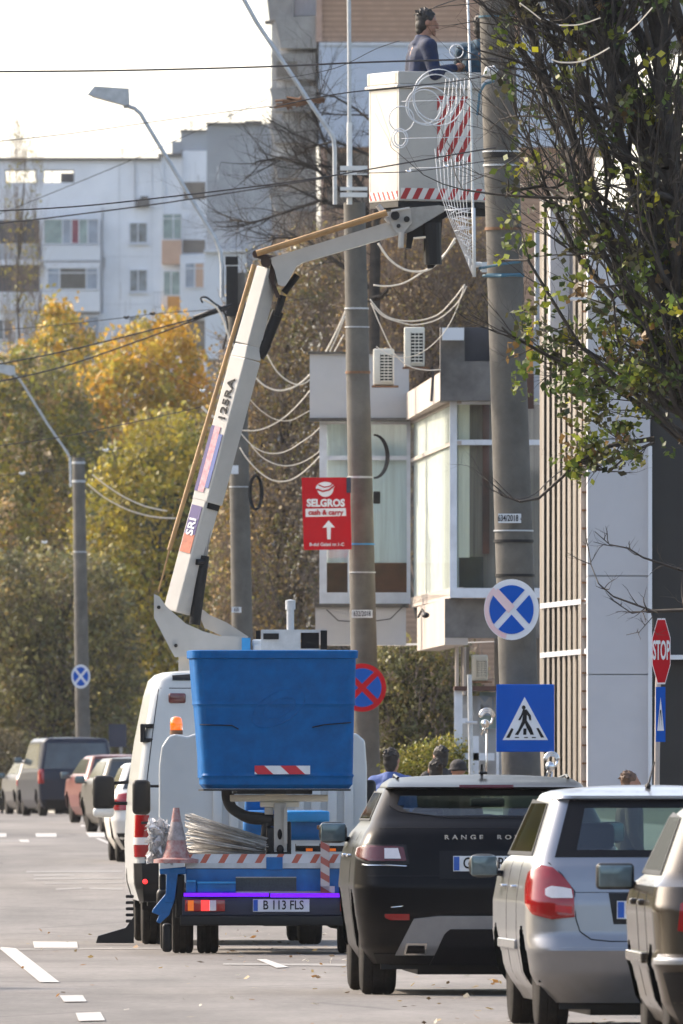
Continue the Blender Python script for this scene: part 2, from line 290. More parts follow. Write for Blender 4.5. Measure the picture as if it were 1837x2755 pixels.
n = 520; yy = RNG.uniform(90, 175, n); xx = np.array([kerbx(y) for y in yy])-np.abs(RNG.normal(size=n))*1.6
C = np.stack([xx, yy, np.full(n, .012)], 1)
tag(quads('fallen_leaves', C, RNG.uniform(.02, .055, n), pickcol(n, [(.25, .13, .04), (.35, .26, .12), (.12, .08, .04), (.45, .42, .35)]), M['leaf'], flat=True), 'dry leaves and grit scattered on the asphalt beside the kerb', 'leaves', kind='stuff')
for i, (x, y, lb) in enumerate([(277, 2456, 'single ochre dry leaf on the asphalt left of the white van'), (110, 2508, 'small brown leaf on the asphalt above the thick white dash'), (155, 2688, 'brown leaf touching the short white road dash at lower left')]):
    p = gp(x, y); o = quads('dry_leaf', np.array([[p.x, p.y, .03]]), [.07 if i == 0 else .045], np.array([[.4, .2, .06]]), M['leaf'], flat=False); tag(o, lb, 'leaf', 'lone leaves on the road')
# ------------------------------------------------------------------ trees
def segs_mesh(name, S, matr, parent=None, n=3):
    """S rows: x0 y0 z0 r0 x1 y1 z1 r1"""
    S = np.asarray(S, float); k = len(S); off = np.array(parent.location) if parent is not None and parent.get('_px') else np.zeros(3)
    p0 = S[:, 0:3]-off; r0 = S[:, 3:4]; p1 = S[:, 4:7]-off; r1 = S[:, 7:8]; t = p1-p0; t /= np.linalg.norm(t, axis=1)[:, None]+1e-9
    up = np.where(np.abs(t[:, 2:3]) < .9, [[0, 0, 1.]], [[1., 0, 0]]); a = np.cross(t, up); a /= np.linalg.norm(a, axis=1)[:, None]; b = np.cross(t, a)
    V = []
    for p, r in ((p0, r0), (p1, r1)):
        for j in range(n):
            an = 2*math.pi*j/n; V.append(p+(a*math.cos(an)+b*math.sin(an))*r)
    V = np.stack(V, 1).reshape(-1, 3); base = np.arange(k)[:, None]*(2*n)
    Fc = np.concatenate([base+np.array([[j, (j+1) % n, n+(j+1) % n, n+j]]) for j in range(n)], 1).reshape(-1, 4)
    me = bpy.data.meshes.new(name); me.vertices.add(len(V)); me.vertices.foreach_set('co', V.ravel()); m = len(Fc); me.loops.add(4*m); me.polygons.add(m)
    me.loops.foreach_set('vertex_index', Fc.ravel().astype(np.int32)); me.polygons.foreach_set('loop_start', np.arange(0, 4*m, 4, dtype=np.int32)); me.polygons.foreach_set('loop_total', np.full(m, 4, dtype=np.int32))
    me.update(); me.shade_smooth(); me.materials.append(matr); ob = bpy.data.objects.new(name, me); scene.collection.objects.link(ob)
    if parent is not None: ob.parent = parent
    return ob
def grow(S, p, d, L, r, lev, spread=.55, up=.15, nk=(3, 5), seg=4, tips=None, wob=.16):
    """a limb that bends and forks; collects segments and tips"""
    p = Vector(p); d = Vector(d).normalized(); pts = [p.copy()]
    for i in range(seg):
        d = (d+Vector((random.gauss(0, wob), random.gauss(0, wob), random.gauss(0, wob)+up*.25))).normalized()
        q = p+d*L/seg; ra = r*(1-.6*i/seg); rb = r*(1-.6*(i+1)/seg); S.append((*p, ra, *q, rb)); p = q; pts.append(p.copy())
    if tips is not None and lev <= 1: tips += pts[1:]
    if lev > 0:
        for _ in range(random.randint(*nk)):
            i = random.randint(1, seg); q = pts[i]; dd = (d+Vector((random.gauss(0, spread), random.gauss(0, spread), random.gauss(0, spread)+up))).normalized()
            grow(S, q, dd, L*random.uniform(.5, .75), r*.45*(1-.3*i/seg), lev-1, spread, up, nk, seg, tips, wob)
def envelope_points(env, d, n, depth, clump, per, thresh=0):
    """clumped points inside an outline given as (py, xl, xr) rows at distance d, as deep as 'depth' metres"""
    pys = np.array([e[0] for e in env], float); xl = np.array([e[1] for e in env], float); xr = np.array([e[2] for e in env], float)
    wd = np.interp(np.linspace(pys[0], pys[-1], 200), pys, xr-xl); cdf = np.cumsum(wd)/wd.sum()
    m = int(n/per)+1; py = np.interp(RNG.uniform(0, 1, m), cdf, np.linspace(pys[0], pys[-1], 200)); a, b = np.interp(py, pys, xl), np.interp(py, pys, xr)
    u = RNG.uniform(-1, 1, m); px = (a+b)/2+(b-a)/2*u; dy = RNG.uniform(-1, 1, m)*depth*np.sqrt(np.maximum(0, 1-u*u*.9))
    c = np.stack([(px-CX)/F*d, d+dy, H-(py-HY)/F*d], 1); idx = np.repeat(np.arange(m), per)[:n]
    sz = RNG.uniform(.5, 1.3, m)[idx][:, None]; g = RNG.normal(size=(n, 3))*clump*sz*.5
    return c[idx]+g, idx
def tree(name, label, bx, base_d, env, cols, wts=None, nleaf=9000, lsize=.09, clump=.35, per=30, ntwig=2500, twl=.5, twr=.008, depth=2.5, trunk_r=.14, group='trees along the street', twm='twig', hue=None, nlimb=9, vert=.3):
    t = thing(name, label, 'tree', (P(bx, HY, base_d).x, base_d, gz(base_d)), group=group, px=True); base = Vector(t.location)
    top = P(bx, env[0][0], base_d).z; hgt = top-base.z; S = []; tips = []
    p = base.copy(); segn = 8
    for i in range(segn):
        q = base+Vector((random.gauss(0, .06), random.gauss(0, .06), hgt*.85*(i+1)/segn)); S.append((*p, trunk_r*(1-.8*i/segn), *q, trunk_r*(1-.8*(i+1)/segn))); p = q
    ctr = base+Vector((0, 0, hgt*.2))
    pts, _ = envelope_points(env, base_d, nlimb*5, depth*.8, .01, 1)
    for q in pts:                                    # limbs that reach out of the trunk to all parts of the crown
        q = Vector(q); zz = max(base.z+hgt*.12, q.z-abs(q.x-base.x)*1.6-random.uniform(.3, 1)); s0 = Vector((base.x, base.y, min(zz, base.z+hgt*.8)))
        mid = (s0+q)/2+Vector((random.gauss(0, .15), random.gauss(0, .15), .25)); S.append((*s0, trunk_r*.35, *mid, trunk_r*.22)); S.append((*mid, trunk_r*.22, *q, trunk_r*.06))
    segs_mesh('trunk', S, M['bark'], t, 6)
    if ntwig:
        c, _ = envelope_points(env, base_d, ntwig, depth, clump, 6); dr = RNG.normal(size=(ntwig, 3)); dr[:, 2] = np.abs(dr[:, 2])*(1+vert*3)+vert; dr /= np.linalg.norm(dr, axis=1)[:, None]
        ln = RNG.uniform(.4, 1.2, (ntwig, 1))*twl; rr = np.full((ntwig, 1), twr); mid = c+dr*ln*.5; d2 = dr+RNG.normal(size=dr.shape)*.35
        T = np.concatenate([np.concatenate([c, rr, mid, rr*.7], 1), np.concatenate([mid, rr*.7, mid+d2*ln*.5, rr*.3], 1)]); segs_mesh('twigs', T, M[twm], t, 3)
    if nleaf:
        c, idx = envelope_points(env, base_d, nleaf, depth, clump, per); m = idx.max()+1
        base_c = pickcol(m, cols, wts, .22)[idx]; col = np.clip(base_c*(1+RNG.normal(size=(nleaf, 1))*.18), .004, .8)
        quads('crown', c, RNG.uniform(.6, 1.3, nleaf)*lsize, col, M['leaf'], t)
    return t
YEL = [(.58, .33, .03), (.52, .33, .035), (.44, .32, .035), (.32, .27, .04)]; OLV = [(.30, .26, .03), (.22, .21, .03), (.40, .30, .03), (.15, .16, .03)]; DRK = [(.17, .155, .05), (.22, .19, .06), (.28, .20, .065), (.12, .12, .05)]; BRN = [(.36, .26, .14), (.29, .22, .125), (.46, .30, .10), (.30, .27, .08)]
tree('maple_tree', 'yellow and orange autumn tree in front of the pale apartment block', 400, 520, [(865, 420, 470), (920, 310, 520), (1000, 230, 545), (1120, 180, 570), (1300, 170, 570), (1500, 190, 560), (1700, 220, 540)], YEL, nleaf=32000, lsize=.13, clump=.5, per=34, depth=2.2)
tree('maple_tree', 'yellow olive tree at the left edge with a thin orange top', 120, 560, [(815, 145, 165), (880, 90, 240), (960, 40, 270), (1080, -20, 300), (1250, -60, 320), (1450, -60, 330), (1700, -60, 330)], YEL+OLV, [2, 2, 1, 2, 2, 1, 1, 1], nleaf=30000, lsize=.13, clump=.5, per=34, depth=2.2)
tree('linden_tree', 'dense olive green tree beyond the left street lamp post', 110, 480, [(960, -60, 110), (1060, -70, 230), (1200, -70, 300), (1450, -70, 330), (1700, -70, 350), (1950, -70, 360), (2080, -70, 340)], OLV+BRN+DRK, [2, 2, 1, 2, 1, 1, 1, 1, 2, 2, 1, 2], nleaf=32000, lsize=.125, clump=.5, per=34, depth=2.2)
tree('linden_tree', 'yellow green tree behind the lower boom of the lift', 430, 450, [(1130, 380, 520), (1220, 290, 600), (1330, 230, 650), (1450, 200, 680), (1650, 230, 690), (1850, 250, 690), (2080, 260, 680)], OLV+[(.30, .25, .03), (.06, .07, .03)], [2, 2, 3, 1, 2, 1], nleaf=34000, lsize=.115, clump=.5, per=34, depth=2.2)
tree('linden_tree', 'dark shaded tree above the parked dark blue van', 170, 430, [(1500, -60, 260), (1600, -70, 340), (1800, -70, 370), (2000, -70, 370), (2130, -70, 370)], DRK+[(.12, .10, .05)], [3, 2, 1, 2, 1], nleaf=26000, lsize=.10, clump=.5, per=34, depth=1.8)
tree('elm_tree', 'brown twiggy tree between the two middle poles', 760, 350, [(640, 800, 930), (720, 700, 990), (850, 640, 1010), (1000, 600, 1010), (1250, 585, 1000), (1500, 580, 1000), (1750, 580, 1000), (2080, 590, 1000)], BRN+DRK+[(.30, .20, .03)], [2, 3, 2, 2, 1, 1, 1, 1, 1], nleaf=62000, lsize=.06, clump=.4, per=20, ntwig=13000, twl=.7, twr=.009, depth=1.8)
tree('elm_tree', 'brown autumn tree rising behind the air conditioners of the oriel', 1130, 330, [(560, 1040, 1240), (640, 970, 1330), (750, 940, 1370), (900, 930, 1380), (1200, 930, 1380), (1500, 930, 1380)], BRN+[(.25, .16, .04)], [2, 2, 2, 1, 1], nleaf=34000, lsize=.05, clump=.35, per=16, ntwig=14000, twl=.7, twr=.008, depth=1.8)
tree('poplar_tree', 'tall thin poplar with bare upright twigs at the left edge', 50, 640, [(330, 42, 52), (450, 20, 110), (600, 15, 100), (800, 10, 110), (1000, 5, 110)], OLV, None, nleaf=900, lsize=.07, clump=.3, per=8, ntwig=420, twl=2.2, twr=.009, depth=.8, trunk_r=.10, twm='twig', vert=2.5, nlimb=3)
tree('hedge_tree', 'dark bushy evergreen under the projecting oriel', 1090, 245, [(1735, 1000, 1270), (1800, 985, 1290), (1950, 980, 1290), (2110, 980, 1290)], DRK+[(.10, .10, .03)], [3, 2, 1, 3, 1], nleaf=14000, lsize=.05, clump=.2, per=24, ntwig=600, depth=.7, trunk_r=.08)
def shrub(label, env, d, cols, n=6000, ls=.035, dep=.4):
    t = thing('shrub', label, 'shrub', (P((env[0][1]+env[0][2])/2, HY, d).x, d, gz(d)), px=True, group='shrubs behind the parked cars'); c, idx = envelope_points(env, d, n, dep, .12, 20)
    quads('foliage', c, RNG.uniform(.6, 1.3, n)*ls, pickcol(n, cols), M['leaf'], t); S = []
    for _ in range(10):
        b0 = Vector(t.location); q = Vector(c[random.randrange(n)]); S.append((*b0, .02, *q, .006))
    segs_mesh('stem', S, M['bark'], t, 5); return t
shrub('rounded yellow green shrub between the pedestrians and the kiosk', [(1995, 1190, 1235), (2010, 1140, 1245), (2030, 1080, 1250), (2060, 1050, 1250), (2120, 1030, 1250)], 200, [(.20, .19, .025), (.14, .15, .025), (.26, .22, .04)])
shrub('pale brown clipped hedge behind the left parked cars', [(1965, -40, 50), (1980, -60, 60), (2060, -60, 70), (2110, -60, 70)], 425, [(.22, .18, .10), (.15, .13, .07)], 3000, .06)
# unseen tree belts added across the street and behind the viewpoint to darken car reflections
n = 15000; yy = RNG.uniform(25, 430, n); xx = np.array([kerbx(y) for y in yy])-16-RNG.uniform(0, 5, n); C = np.stack([xx, yy, np.array([gz(y) for y in yy])+RNG.uniform(.2, 1, n)**.8*9*(.75+.25*np.sin(yy/9))], 1)
tag(quads('unseen_tree_belt', C, RNG.uniform(.7, 1.3, n), pickcol(n, OLV+DRK), M['leaf']), 'unseen belt of trees added across the road to darken car reflections', 'trees', kind='stuff')
n = 7000; C = np.stack([RNG.uniform(-90, 90, n), RNG.uniform(-95, -70, n), RNG.uniform(0, 14, n)], 1)
tag(quads('unseen_tree_belt', C, RNG.uniform(1.4, 2.4, n), pickcol(n, DRK), M['leaf']), 'unseen belt of trees added behind the viewpoint to darken car reflections', 'trees', kind='stuff')
n = 9000; C = np.stack([-12.5-RNG.uniform(0, 1, n)**1.3*60, RNG.uniform(490, 570, n), .9+RNG.uniform(0, 1, n)**.8*11], 1)
tag(quads('unseen_tree_belt', C, RNG.uniform(.3, .8, n), pickcol(n, OLV+DRK), M['leaf']), 'belt of autumn trees beyond the left bend of the road', 'trees', kind='stuff')
# bare tree in front of the brick tower
def limbs(t, lims, d, lev=3, nk=(3, 5), matr='bark', tips=None, spread=.55, up=.15, scale=1, n=4, wob=.16):
    S = []
    for pts, r0, r1, kids, kl in lims:
        k = len(pts); W = [P(x, y, d+random.gauss(0, .2)) for x, y in pts]
        for i in range(k-1):
            ra = r0+(r1-r0)*i/(k-1); rb = r0+(r1-r0)*(i+1)/(k-1); S.append((*W[i], ra, *W[i+1], rb))
        for _ in range(kids):
            i = random.randrange(k-1); f = random.random(); q = W[i].lerp(W[i+1], f); dd = (W[i+1]-W[i]).normalized()+Vector((random.gauss(0, spread), random.gauss(0, spread), random.gauss(0, spread)))
            grow(S, q, dd, kl*random.uniform(.6, 1.3), max(r1*.7, .006), lev, spread, up, nk, 4, tips, wob)
    segs_mesh('branches', S, M[matr], t, n); return S
t = thing('bare_tree', 'leafless dark branched tree left of the lift basket', 'tree', (P(1010, HY, 270).x, 270, gz(270)), px=True, group='trees along the street')
limbs(t, [([(1000, 420), (900, 380), (820, 400), (760, 350)], .03, .01, 30, .6), ([(1005, 480), (900, 450), (800, 440)], .03, .01, 30, .6), ([(1010, 2120), (1000, 1500), (1005, 900), (1010, 640)], .16, .10, 4, .8), ([(1010, 700), (985, 560), (900, 500), (850, 455), (760, 425), (690, 435)], .05, .018, 44, .8), ([(1008, 560), (960, 480), (880, 400), (840, 300), (870, 230)], .045, .014, 40, .8),
          ([(1005, 620), (930, 560), (860, 540), (770, 570), (680, 600), (620, 590)], .045, .014, 44, .8), ([(1005, 330), (960, 295), (900, 260), (850, 250)], .028, .012, 12, .5), ([(990, 310), (900, 308), (856, 302)], .018, .012, 6, .4), ([(1000, 780), (900, 700), (820, 640), (720, 640)], .04, .014, 36, .9),
          ([(1010, 650), (1020, 450), (1010, 330)], .07, .03, 10, .6), ([(880, 400), (790, 360), (720, 320)], .02, .01, 12, .6), ([(860, 540), (780, 500), (700, 500)], .02, .01, 14, .6)], 270, lev=3, nk=(2, 4), n=3)
# near tree at the top right
t = thing('roadside_tree', 'near tree with dark leaning limbs and sparse green leaves at the right edge', 'tree', (P(1960, HY, 138).x, 138, .13), px=True, group='trees along the street'); tips = []
L_ = [([(1960, 2560), (1965, 1900), (1960, 1500), (1930, 1250)], .19, .13, 0, .5), ([(1930, 1250), (1860, 1020), (1790, 780), (1760, 560), (1740, 350), (1650, 100), (1600, -60)], .10, .055, 34, 1.1), ([(1940, 1300), (1860, 1150), (1740, 900), (1640, 650), (1580, 450), (1480, 250), (1420, 60), (1400, -60)], .06, .025, 46, 1.0),
      ([(1900, 1150), (1850, 800), (1800, 450), (1780, 200), (1770, -60)], .10, .06, 34, 1.0), ([(1790, 780), (1700, 500), (1650, 300), (1640, 120), (1620, -60)], .06, .035, 34, .9), ([(1740, 900), (1560, 560), (1530, 420), (1470, 300), (1440, 180)], .035, .015, 36, .8), ([(1650, 800), (1560, 700), (1490, 560), (1430, 400), (1385, 300)], .03, .010, 34, .8), ([(1560, 300), (1500, 150), (1440, 0), (1420, -60)], .03, .014, 30, .8), ([(1760, 560), (1700, 250), (1600, 50), (1560, -60)], .05, .03, 14, .8),
      ([(1930, 1250), (1900, 900), (1890, 500), (1860, -60)], .11, .08, 34, 1.0), ([(1560, 90), (1530, 60), (1515, -40)], .05, .035, 6, .5), ([(1650, 480), (1530, 100), (1500, -60)], .04, .022, 26, .8),
      ([(1360, 530), (1385, 512), (1460, 500), (1530, 535), (1560, 530)], .012, .02, 8, .3), ([(1760, 1180), (1640, 1200), (1560, 1240), (1450, 1340), (1400, 1350), (1345, 1330)], .022, .008, 12, .35), ([(1760, 1190), (1690, 1220), (1640, 1270), (1590, 1255)], .014, .006, 14, .25),
      ([(1860, 1180), (1600, 1010), (1480, 960), (1370, 900), (1350, 880)], .025, .008, 18, .5), ([(1860, 1200), (1700, 1050), (1560, 930), (1420, 700), (1350, 700)], .025, .008, 18, .5)]
limbs(t, L_, 138, lev=2, nk=(2, 4), tips=tips, spread=.42, up=.12, n=4, wob=.14)
tip = np.array([tuple(v) for v in tips]); pxs = CX+tip[:, 0]/tip[:, 1]*F; pys = HY-(tip[:, 2]-H)/tip[:, 1]*F
wgt = .16+1.2*np.exp(-((pxs-1600)/240)**2-((pys-960)/270)**2)+.8*np.exp(-((pxs-1800)/90)**2-((pys-500)/500)**2)+.15*(pxs > 1500); wgt[(pys > 1290) | (pxs < 1345)] = 0
n = 7500; idx = RNG.choice(len(tip), n//9, p=wgt/wgt.sum()); ii = np.repeat(idx, 9); C = tip[ii]+RNG.normal(size=(len(ii), 3))*.05
cb = np.repeat(pickcol(len(idx), [(.09, .13, .018), (.05, .08, .016), (.15, .17, .018), (.27, .26, .015), (.08, .075, .03), (.14, .085, .03)], [4, 4, 3, 1.3, 3, .8], .2), 9, 0)
quads('crown', C, RNG.uniform(.03, .07, len(ii)), np.clip(cb*(1+RNG.normal(size=(len(ii), 1))*.25), .004, .6), M['leaf'], t, 1.4)
t = thing('bare_tree', 'bare twigs hanging in front of the light panel beside the STOP sign', 'tree', (P(1990, HY, 149).x, 149, .13), px=True, group='trees along the street')
limbs(t, [([(1990, 2540), (1990, 1900), (1985, 1650)], .09, .06, 0, .3), ([(1985, 1660), (1880, 1640), (1740, 1645), (1740, 1640)], .02, .014, 6, .25), ([(1760, 1645), (1650, 1605), (1610, 1570), (1590, 1520), (1582, 1470)], .010, .004, 9, .2), ([(1760, 1640), (1700, 1650), (1640, 1610)], .008, .004, 6, .2), ([(1985, 1600), (1850, 1540), (1730, 1500), (1690, 1475), (1640, 1465), (1600, 1430)], .014, .004, 12, .2), ([(1755, 1660), (1720, 1700), (1685, 1708)], .006, .003, 3, .12)], 149, lev=1, nk=(2, 3), spread=.5, n=4)
# ------------------------------------------------------------------ buildings
M['render1'] = mat('pale_render', (.76, .78, .82), .85, scale=.25, var=.10, bump=.05); M['render2'] = mat('grey_render', (.34, .36, .385), .85, scale=.3, var=.12); M['render3'] = mat('white_render', (.62, .65, .69), .8, scale=.3, var=.05)
M['insul'] = mat('pale_blue_insulation', (.50, .56, .66), .8, scale=.3, var=.05); M['brownwall'] = mat('brown_wall', (.20, .17, .14), .85, scale=.6); M['salmon'] = mat('salmon_panel', (.52, .34, .24), .7, scale=.5); M['ochre'] = mat('ochre_panel', (.52, .24, .05), .7, scale=.5)
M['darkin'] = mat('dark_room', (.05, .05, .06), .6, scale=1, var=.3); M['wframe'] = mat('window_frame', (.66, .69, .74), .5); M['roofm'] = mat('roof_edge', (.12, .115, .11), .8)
M['pane'] = mat('window_pane', (.17, .21, .24), .12, scale=1.5, var=.35, spec=.7); M['paneg'] = mat('green_pane', (.24, .34, .34), .12, scale=1.5, var=.2, spec=.7); M['paneb'] = mat('blue_pane', (.27, .33, .42), .12, scale=1.5, var=.2, spec=.7); M['paned'] = mat('dark_pane', (.045, .055, .06), .08, scale=1.5, var=.3, spec=.8)
M['brick'] = stripes('brick_tower', (.46, .29, .19), (.33, .20, .13), .17, (0, 0, 1), .5, .85); M['bricklit'] = mat('brick_lit_edge', (.50, .33, .25), .85); M['curtainw'] = mat('red_curtain', (.25, .06, .09), .8)  # bricklit: sunlight on the tower's left edge put into a paler brick
def win(parent, x0, y0, x1, y1, d, pane='pane', mull=(), trans=(), fr=3, cols=None):
    """a window: white frame with its panes set behind it"""
    f = MB(); t = .09
    f.pbox(x0, y0, x1, y0+fr, d-t, t).pbox(x0, y1-fr, x1, y1, d-t, t); f.pbox(x0, y0+fr, x0+fr, y1-fr, d-t, t).pbox(x1-fr, y0+fr, x1, y1-fr, d-t, t)
    for m in mull: f.pbox(m-fr*.5, y0+fr, m+fr*.5, y1-fr, d-t+.01, t-.02)
    for m in trans: f.pbox(x0+fr, m-fr*.4, x1-fr, m+fr*.4, d-t+.013, t-.02)
    w_ = f.build('window', M['wframe'], parent)
    xs = [x0+fr]+list(mull)+[x1-fr]
    for i, (a, b) in enumerate(zip(xs, xs[1:])):
        q = MB(); q.pbox(a, y0+fr*.8, b, y1-fr*.8, d-.035, .02); pn = (cols[i] if cols else pane); o = q.build('pane', M[pn]); o.parent = w_; 
        if parent.get('_px'):
            o.location = -parent.location
    return w_
def simple(parent, name, m, rects, d, t=.3):
    for i, r in enumerate(rects): q = MB(); q.pbox(*r, d, t); o = q.build(name, M[m], parent)
    return o
def pxthing(name, label, cat, x, d, group=None, z=None): 
    return thing(name, label, cat, (P(x, HY, d).x, d, gz(d) if z is None else z), group=group, px=True)
D = 890
b = pxthing('apartment_building', 'long pale grey apartment block with glazed balconies and a flat roof on the left', 'building', 200, D, 'apartment blocks in the background')
simple(b, 'wall', 'render1', [(-900, 497, 434, 2180)], D, 9); q = MB()
for r in ((-900, 431, 13, 497), (98, 431, 116, 497), (199, 431, 434, 497), (13, 431, 98, 457), (116, 431, 199, 457), (13, 491, 98, 497), (116, 491, 199, 497)): q.pbox(*r, D+.01, .4)
q.build('attic_wall', M['render1'], b); simple(b, 'roof_edge', 'roofm', [(-900, 424, 438, 431)], D-.25, .9)
f = MB()
for x in (13, 42, 72, 96, 116, 139, 197): f.pbox(x, 457, x+2.5, 491, D+.1, .1)
f.pbox(13, 457, 98, 460, D+.09, .1).pbox(116, 457, 199, 460, D+.09, .1); f.build('attic_mullions', M['roofm'], b); simple(b, 'attic_shutter', 'darkin', [(163, 466, 197, 491)], D+.12, .1)
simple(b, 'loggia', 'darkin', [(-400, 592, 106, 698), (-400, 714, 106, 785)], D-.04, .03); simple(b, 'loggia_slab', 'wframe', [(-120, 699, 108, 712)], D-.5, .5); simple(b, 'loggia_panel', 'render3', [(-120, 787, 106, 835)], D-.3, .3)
simple(b, 'loggia_panel', 'render2', [(-120, 655, 104, 698)], D-.25, .2)
simple(b, 'balcony_front', 'render3', [(112, 660, 270, 699), (112, 782, 268, 838)], D-.95, .9); simple(b, 'balcony_slab', 'wframe', [(108, 700, 272, 703), (118, 706, 270, 719), (116, 777, 268, 781)], D-1.0, 1.0)
simple(b, 'balcony_side', 'render3', [(112, 588, 116, 660), (264, 588, 268, 660), (120, 719, 128, 780), (262, 719, 268, 780)], D-.9, .85)
win(b, 116, 588, 266, 658, D-.9, mull=(168, 192, 212, 236), cols=['paneg', 'paneb', 'curtainw', 'paneg', 'paneb']); win(b, 126, 719, 264, 781, D-.9, mull=(160, 232), trans=(734,), cols=['paneb', 'paned', 'paneb'])
win(b, 150, 850, 268, 912, D-.5, mull=(190, 228), cols=['paned', 'pane', 'paneb']); win(b, -40, 858, 34, 915, D-.2, mull=(10,)); simple(b, 'wall_panel', 'render3', [(34, 842, 150, 930), (268, 842, 290, 930)], D-.3, .3)
for y0, y1 in ((598, 655), (724, 786), (850, 912)): win(b, 347, y0, 397, y1, D, mull=(371,)); simple(b, 'sill', 'render3', [(345, y1+1, 399, y1+4)], D-.2, .2)
simple(b, 'air_conditioner', 'roofm', [(367, 536, 402, 556), (378, 528, 398, 536)], D-.5, .45); simple(b, 'downpipe', 'render2', [(274, 560, 277, 1000), (362, 432, 363.5, 560)], D-.1, .09)
D = 850
b = pxthing('apartment_building', 'stepped apartment block with stacked balconies and salmon and ochre parapets', 'building', 500, D, 'apartment blocks in the background')
simple(b, 'wall', 'render1', [(434, 420, 492, 2180), (492, 405, 560, 2180)], D, 9); simple(b, 'roof', 'roofm', [(425, 413, 490, 421)], D-.3, 3); simple(b, 'roof_house', 'render2', [(462, 380, 487, 412), (486, 352, 556, 404)], D+.4, 5)
simple(b, 'roof', 'roofm', [(484, 349, 558, 353), (497, 344, 501, 350)], D+.2, 5); simple(b, 'wall_panel', 'render3', [(434, 424, 441, 640), (489, 410, 492, 560)], D-.2, .2)
simple(b, 'opening', 'brownwall', [(494, 490, 552, 536), (492, 645, 552, 681)], D-.03, .02); simple(b, 'parapet', 'salmon', [(435, 646, 488, 711)], D-.6, .55); win(b, 436, 574, 490, 645, D-.4, 'paneg', mull=(466,), trans=(588,))
win(b, 438, 728, 486, 796, D-.4, 'paneg', mull=(460,)); simple(b, 'parapet', 'ochre', [(450, 797, 484, 836)], D-.6, .5); simple(b, 'balcony_box', 'render3', [(484, 686, 553, 852)], D-1.2, 1.15); win(b, 496, 706, 550, 776, D-1.2, 'paneb', mull=(524,), trans=(722,), cols=['paneb', 'salmon'])
simple(b, 'opening', 'brownwall', [(497, 862, 553, 965)], D-.03, .02); f = MB()
for x in range(414, 450, 9): f.pbox(x, 785, x+1.5, 826, D-.7, .03)
f.pbox(412, 785, 452, 787, D-.7, .03).pbox(412, 825, 452, 828, D-.7, .03); f.build('railing', M['render2'], b)
D = 820
b = pxthing('apartment_building', 'plain grey windowless gable block left of the brick tower', 'building', 640, D, 'apartment blocks in the background')
simple(b, 'wall', 'render2', [(556, 333, 760, 2180)], D, 9); simple(b, 'roof_edge', 'roofm', [(553, 329, 660, 333), (658, 325, 705, 333)], D-.3, 1)
simple(b, 'extension', 'render3', [(551, 674, 662, 965)], D-1.6, 1.55); simple(b, 'cornice', 'wframe', [(548, 671, 664, 678)], D-1.9, 1.9)
for r in ((606, 690, 641, 714), (606, 722, 643, 778), (608, 785, 641, 850), (700, 720, 730, 775)): win(b, *r, D-1.6 if r[0] < 690 else D, 'paned', fr=2)
D = 520
b = pxthing('apartment_tower', 'tall brick tower with a pale blue insulated storey and old concrete balconies', 'building', 1050, D, 'apartment blocks in the background')
simple(b, 'wall', 'brick', [(866, -160, 1400, 113), (866, 396, 1600, 2160)], D, 9); simple(b, 'insulated_wall', 'insul', [(858, 114, 1700, 395)], D-.25, 9); simple(b, 'insulation_edge', 'wframe', [(862, 114, 1700, 122)], D-.32, .06)
simple(b, 'lit_brick_edge', 'bricklit', [(850, -160, 866, 112), (862, 396, 872, 640)], D-.1, 6); simple(b, 'wall', 'render2', [(1400, -160, 1900, 113)], D, 9)
M['tconc'] = mat('tower_concrete', (.36, .345, .325), .9, scale=.8, var=.22)
simple(b, 'side_wall', 'render2', [(730, -160, 850, 640)], D+2, 7); q = MB()
for x0, x1, y0, y1, dd in ((708, 790, -80, 55, -.4), (738, 852, 46, 130, -.8), (728, 848, 146, 214, -.6), (724, 850, 236, 300, -.9), (722, 852, 330, 385, -.6), (730, 850, 420, 480, -.8), (724, 852, 520, 570, -.7)): q.pprism([(x0, y0), (x1, y0-4), (x1, y1), (x0+16, y1)], D+dd+.8, 1.2); q.build('balcony_front', M['tconc'], b); q = MB()
for x0, x1, y0, y1 in ((790, 850, -60, 42), (752, 800, 60, 146), (800, 850, 134, 150), (745, 850, 216, 234), (760, 860, 305, 328), (830, 858, 130, 240), (840, 858, 240, 390), (745, 790, 390, 418)): q.pbox(x0, y0, x1, y1, D+1.1, .9); q.build('balcony_glazing', M['render3'], b); q = MB()
for x0, x1, y0, y1 in ((712, 735, 55, 66), (772, 842, 60, 120), (745, 800, 165, 205), (880, 988, 412, 470), (880, 990, 500, 560), (770, 840, 250, 292)): q.pbox(x0, y0, x1, y1, D-.06 if x0 > 860 else D+.15, .05); q.build('dark_opening', M['brownwall'], b); q = MB()
f = MB()
for x in (795, 808, 822, 836): f.pbox(x, -60, x+3, 42, D+1.05, .05)
f.build('glazing_bars', M['wframe'], b)
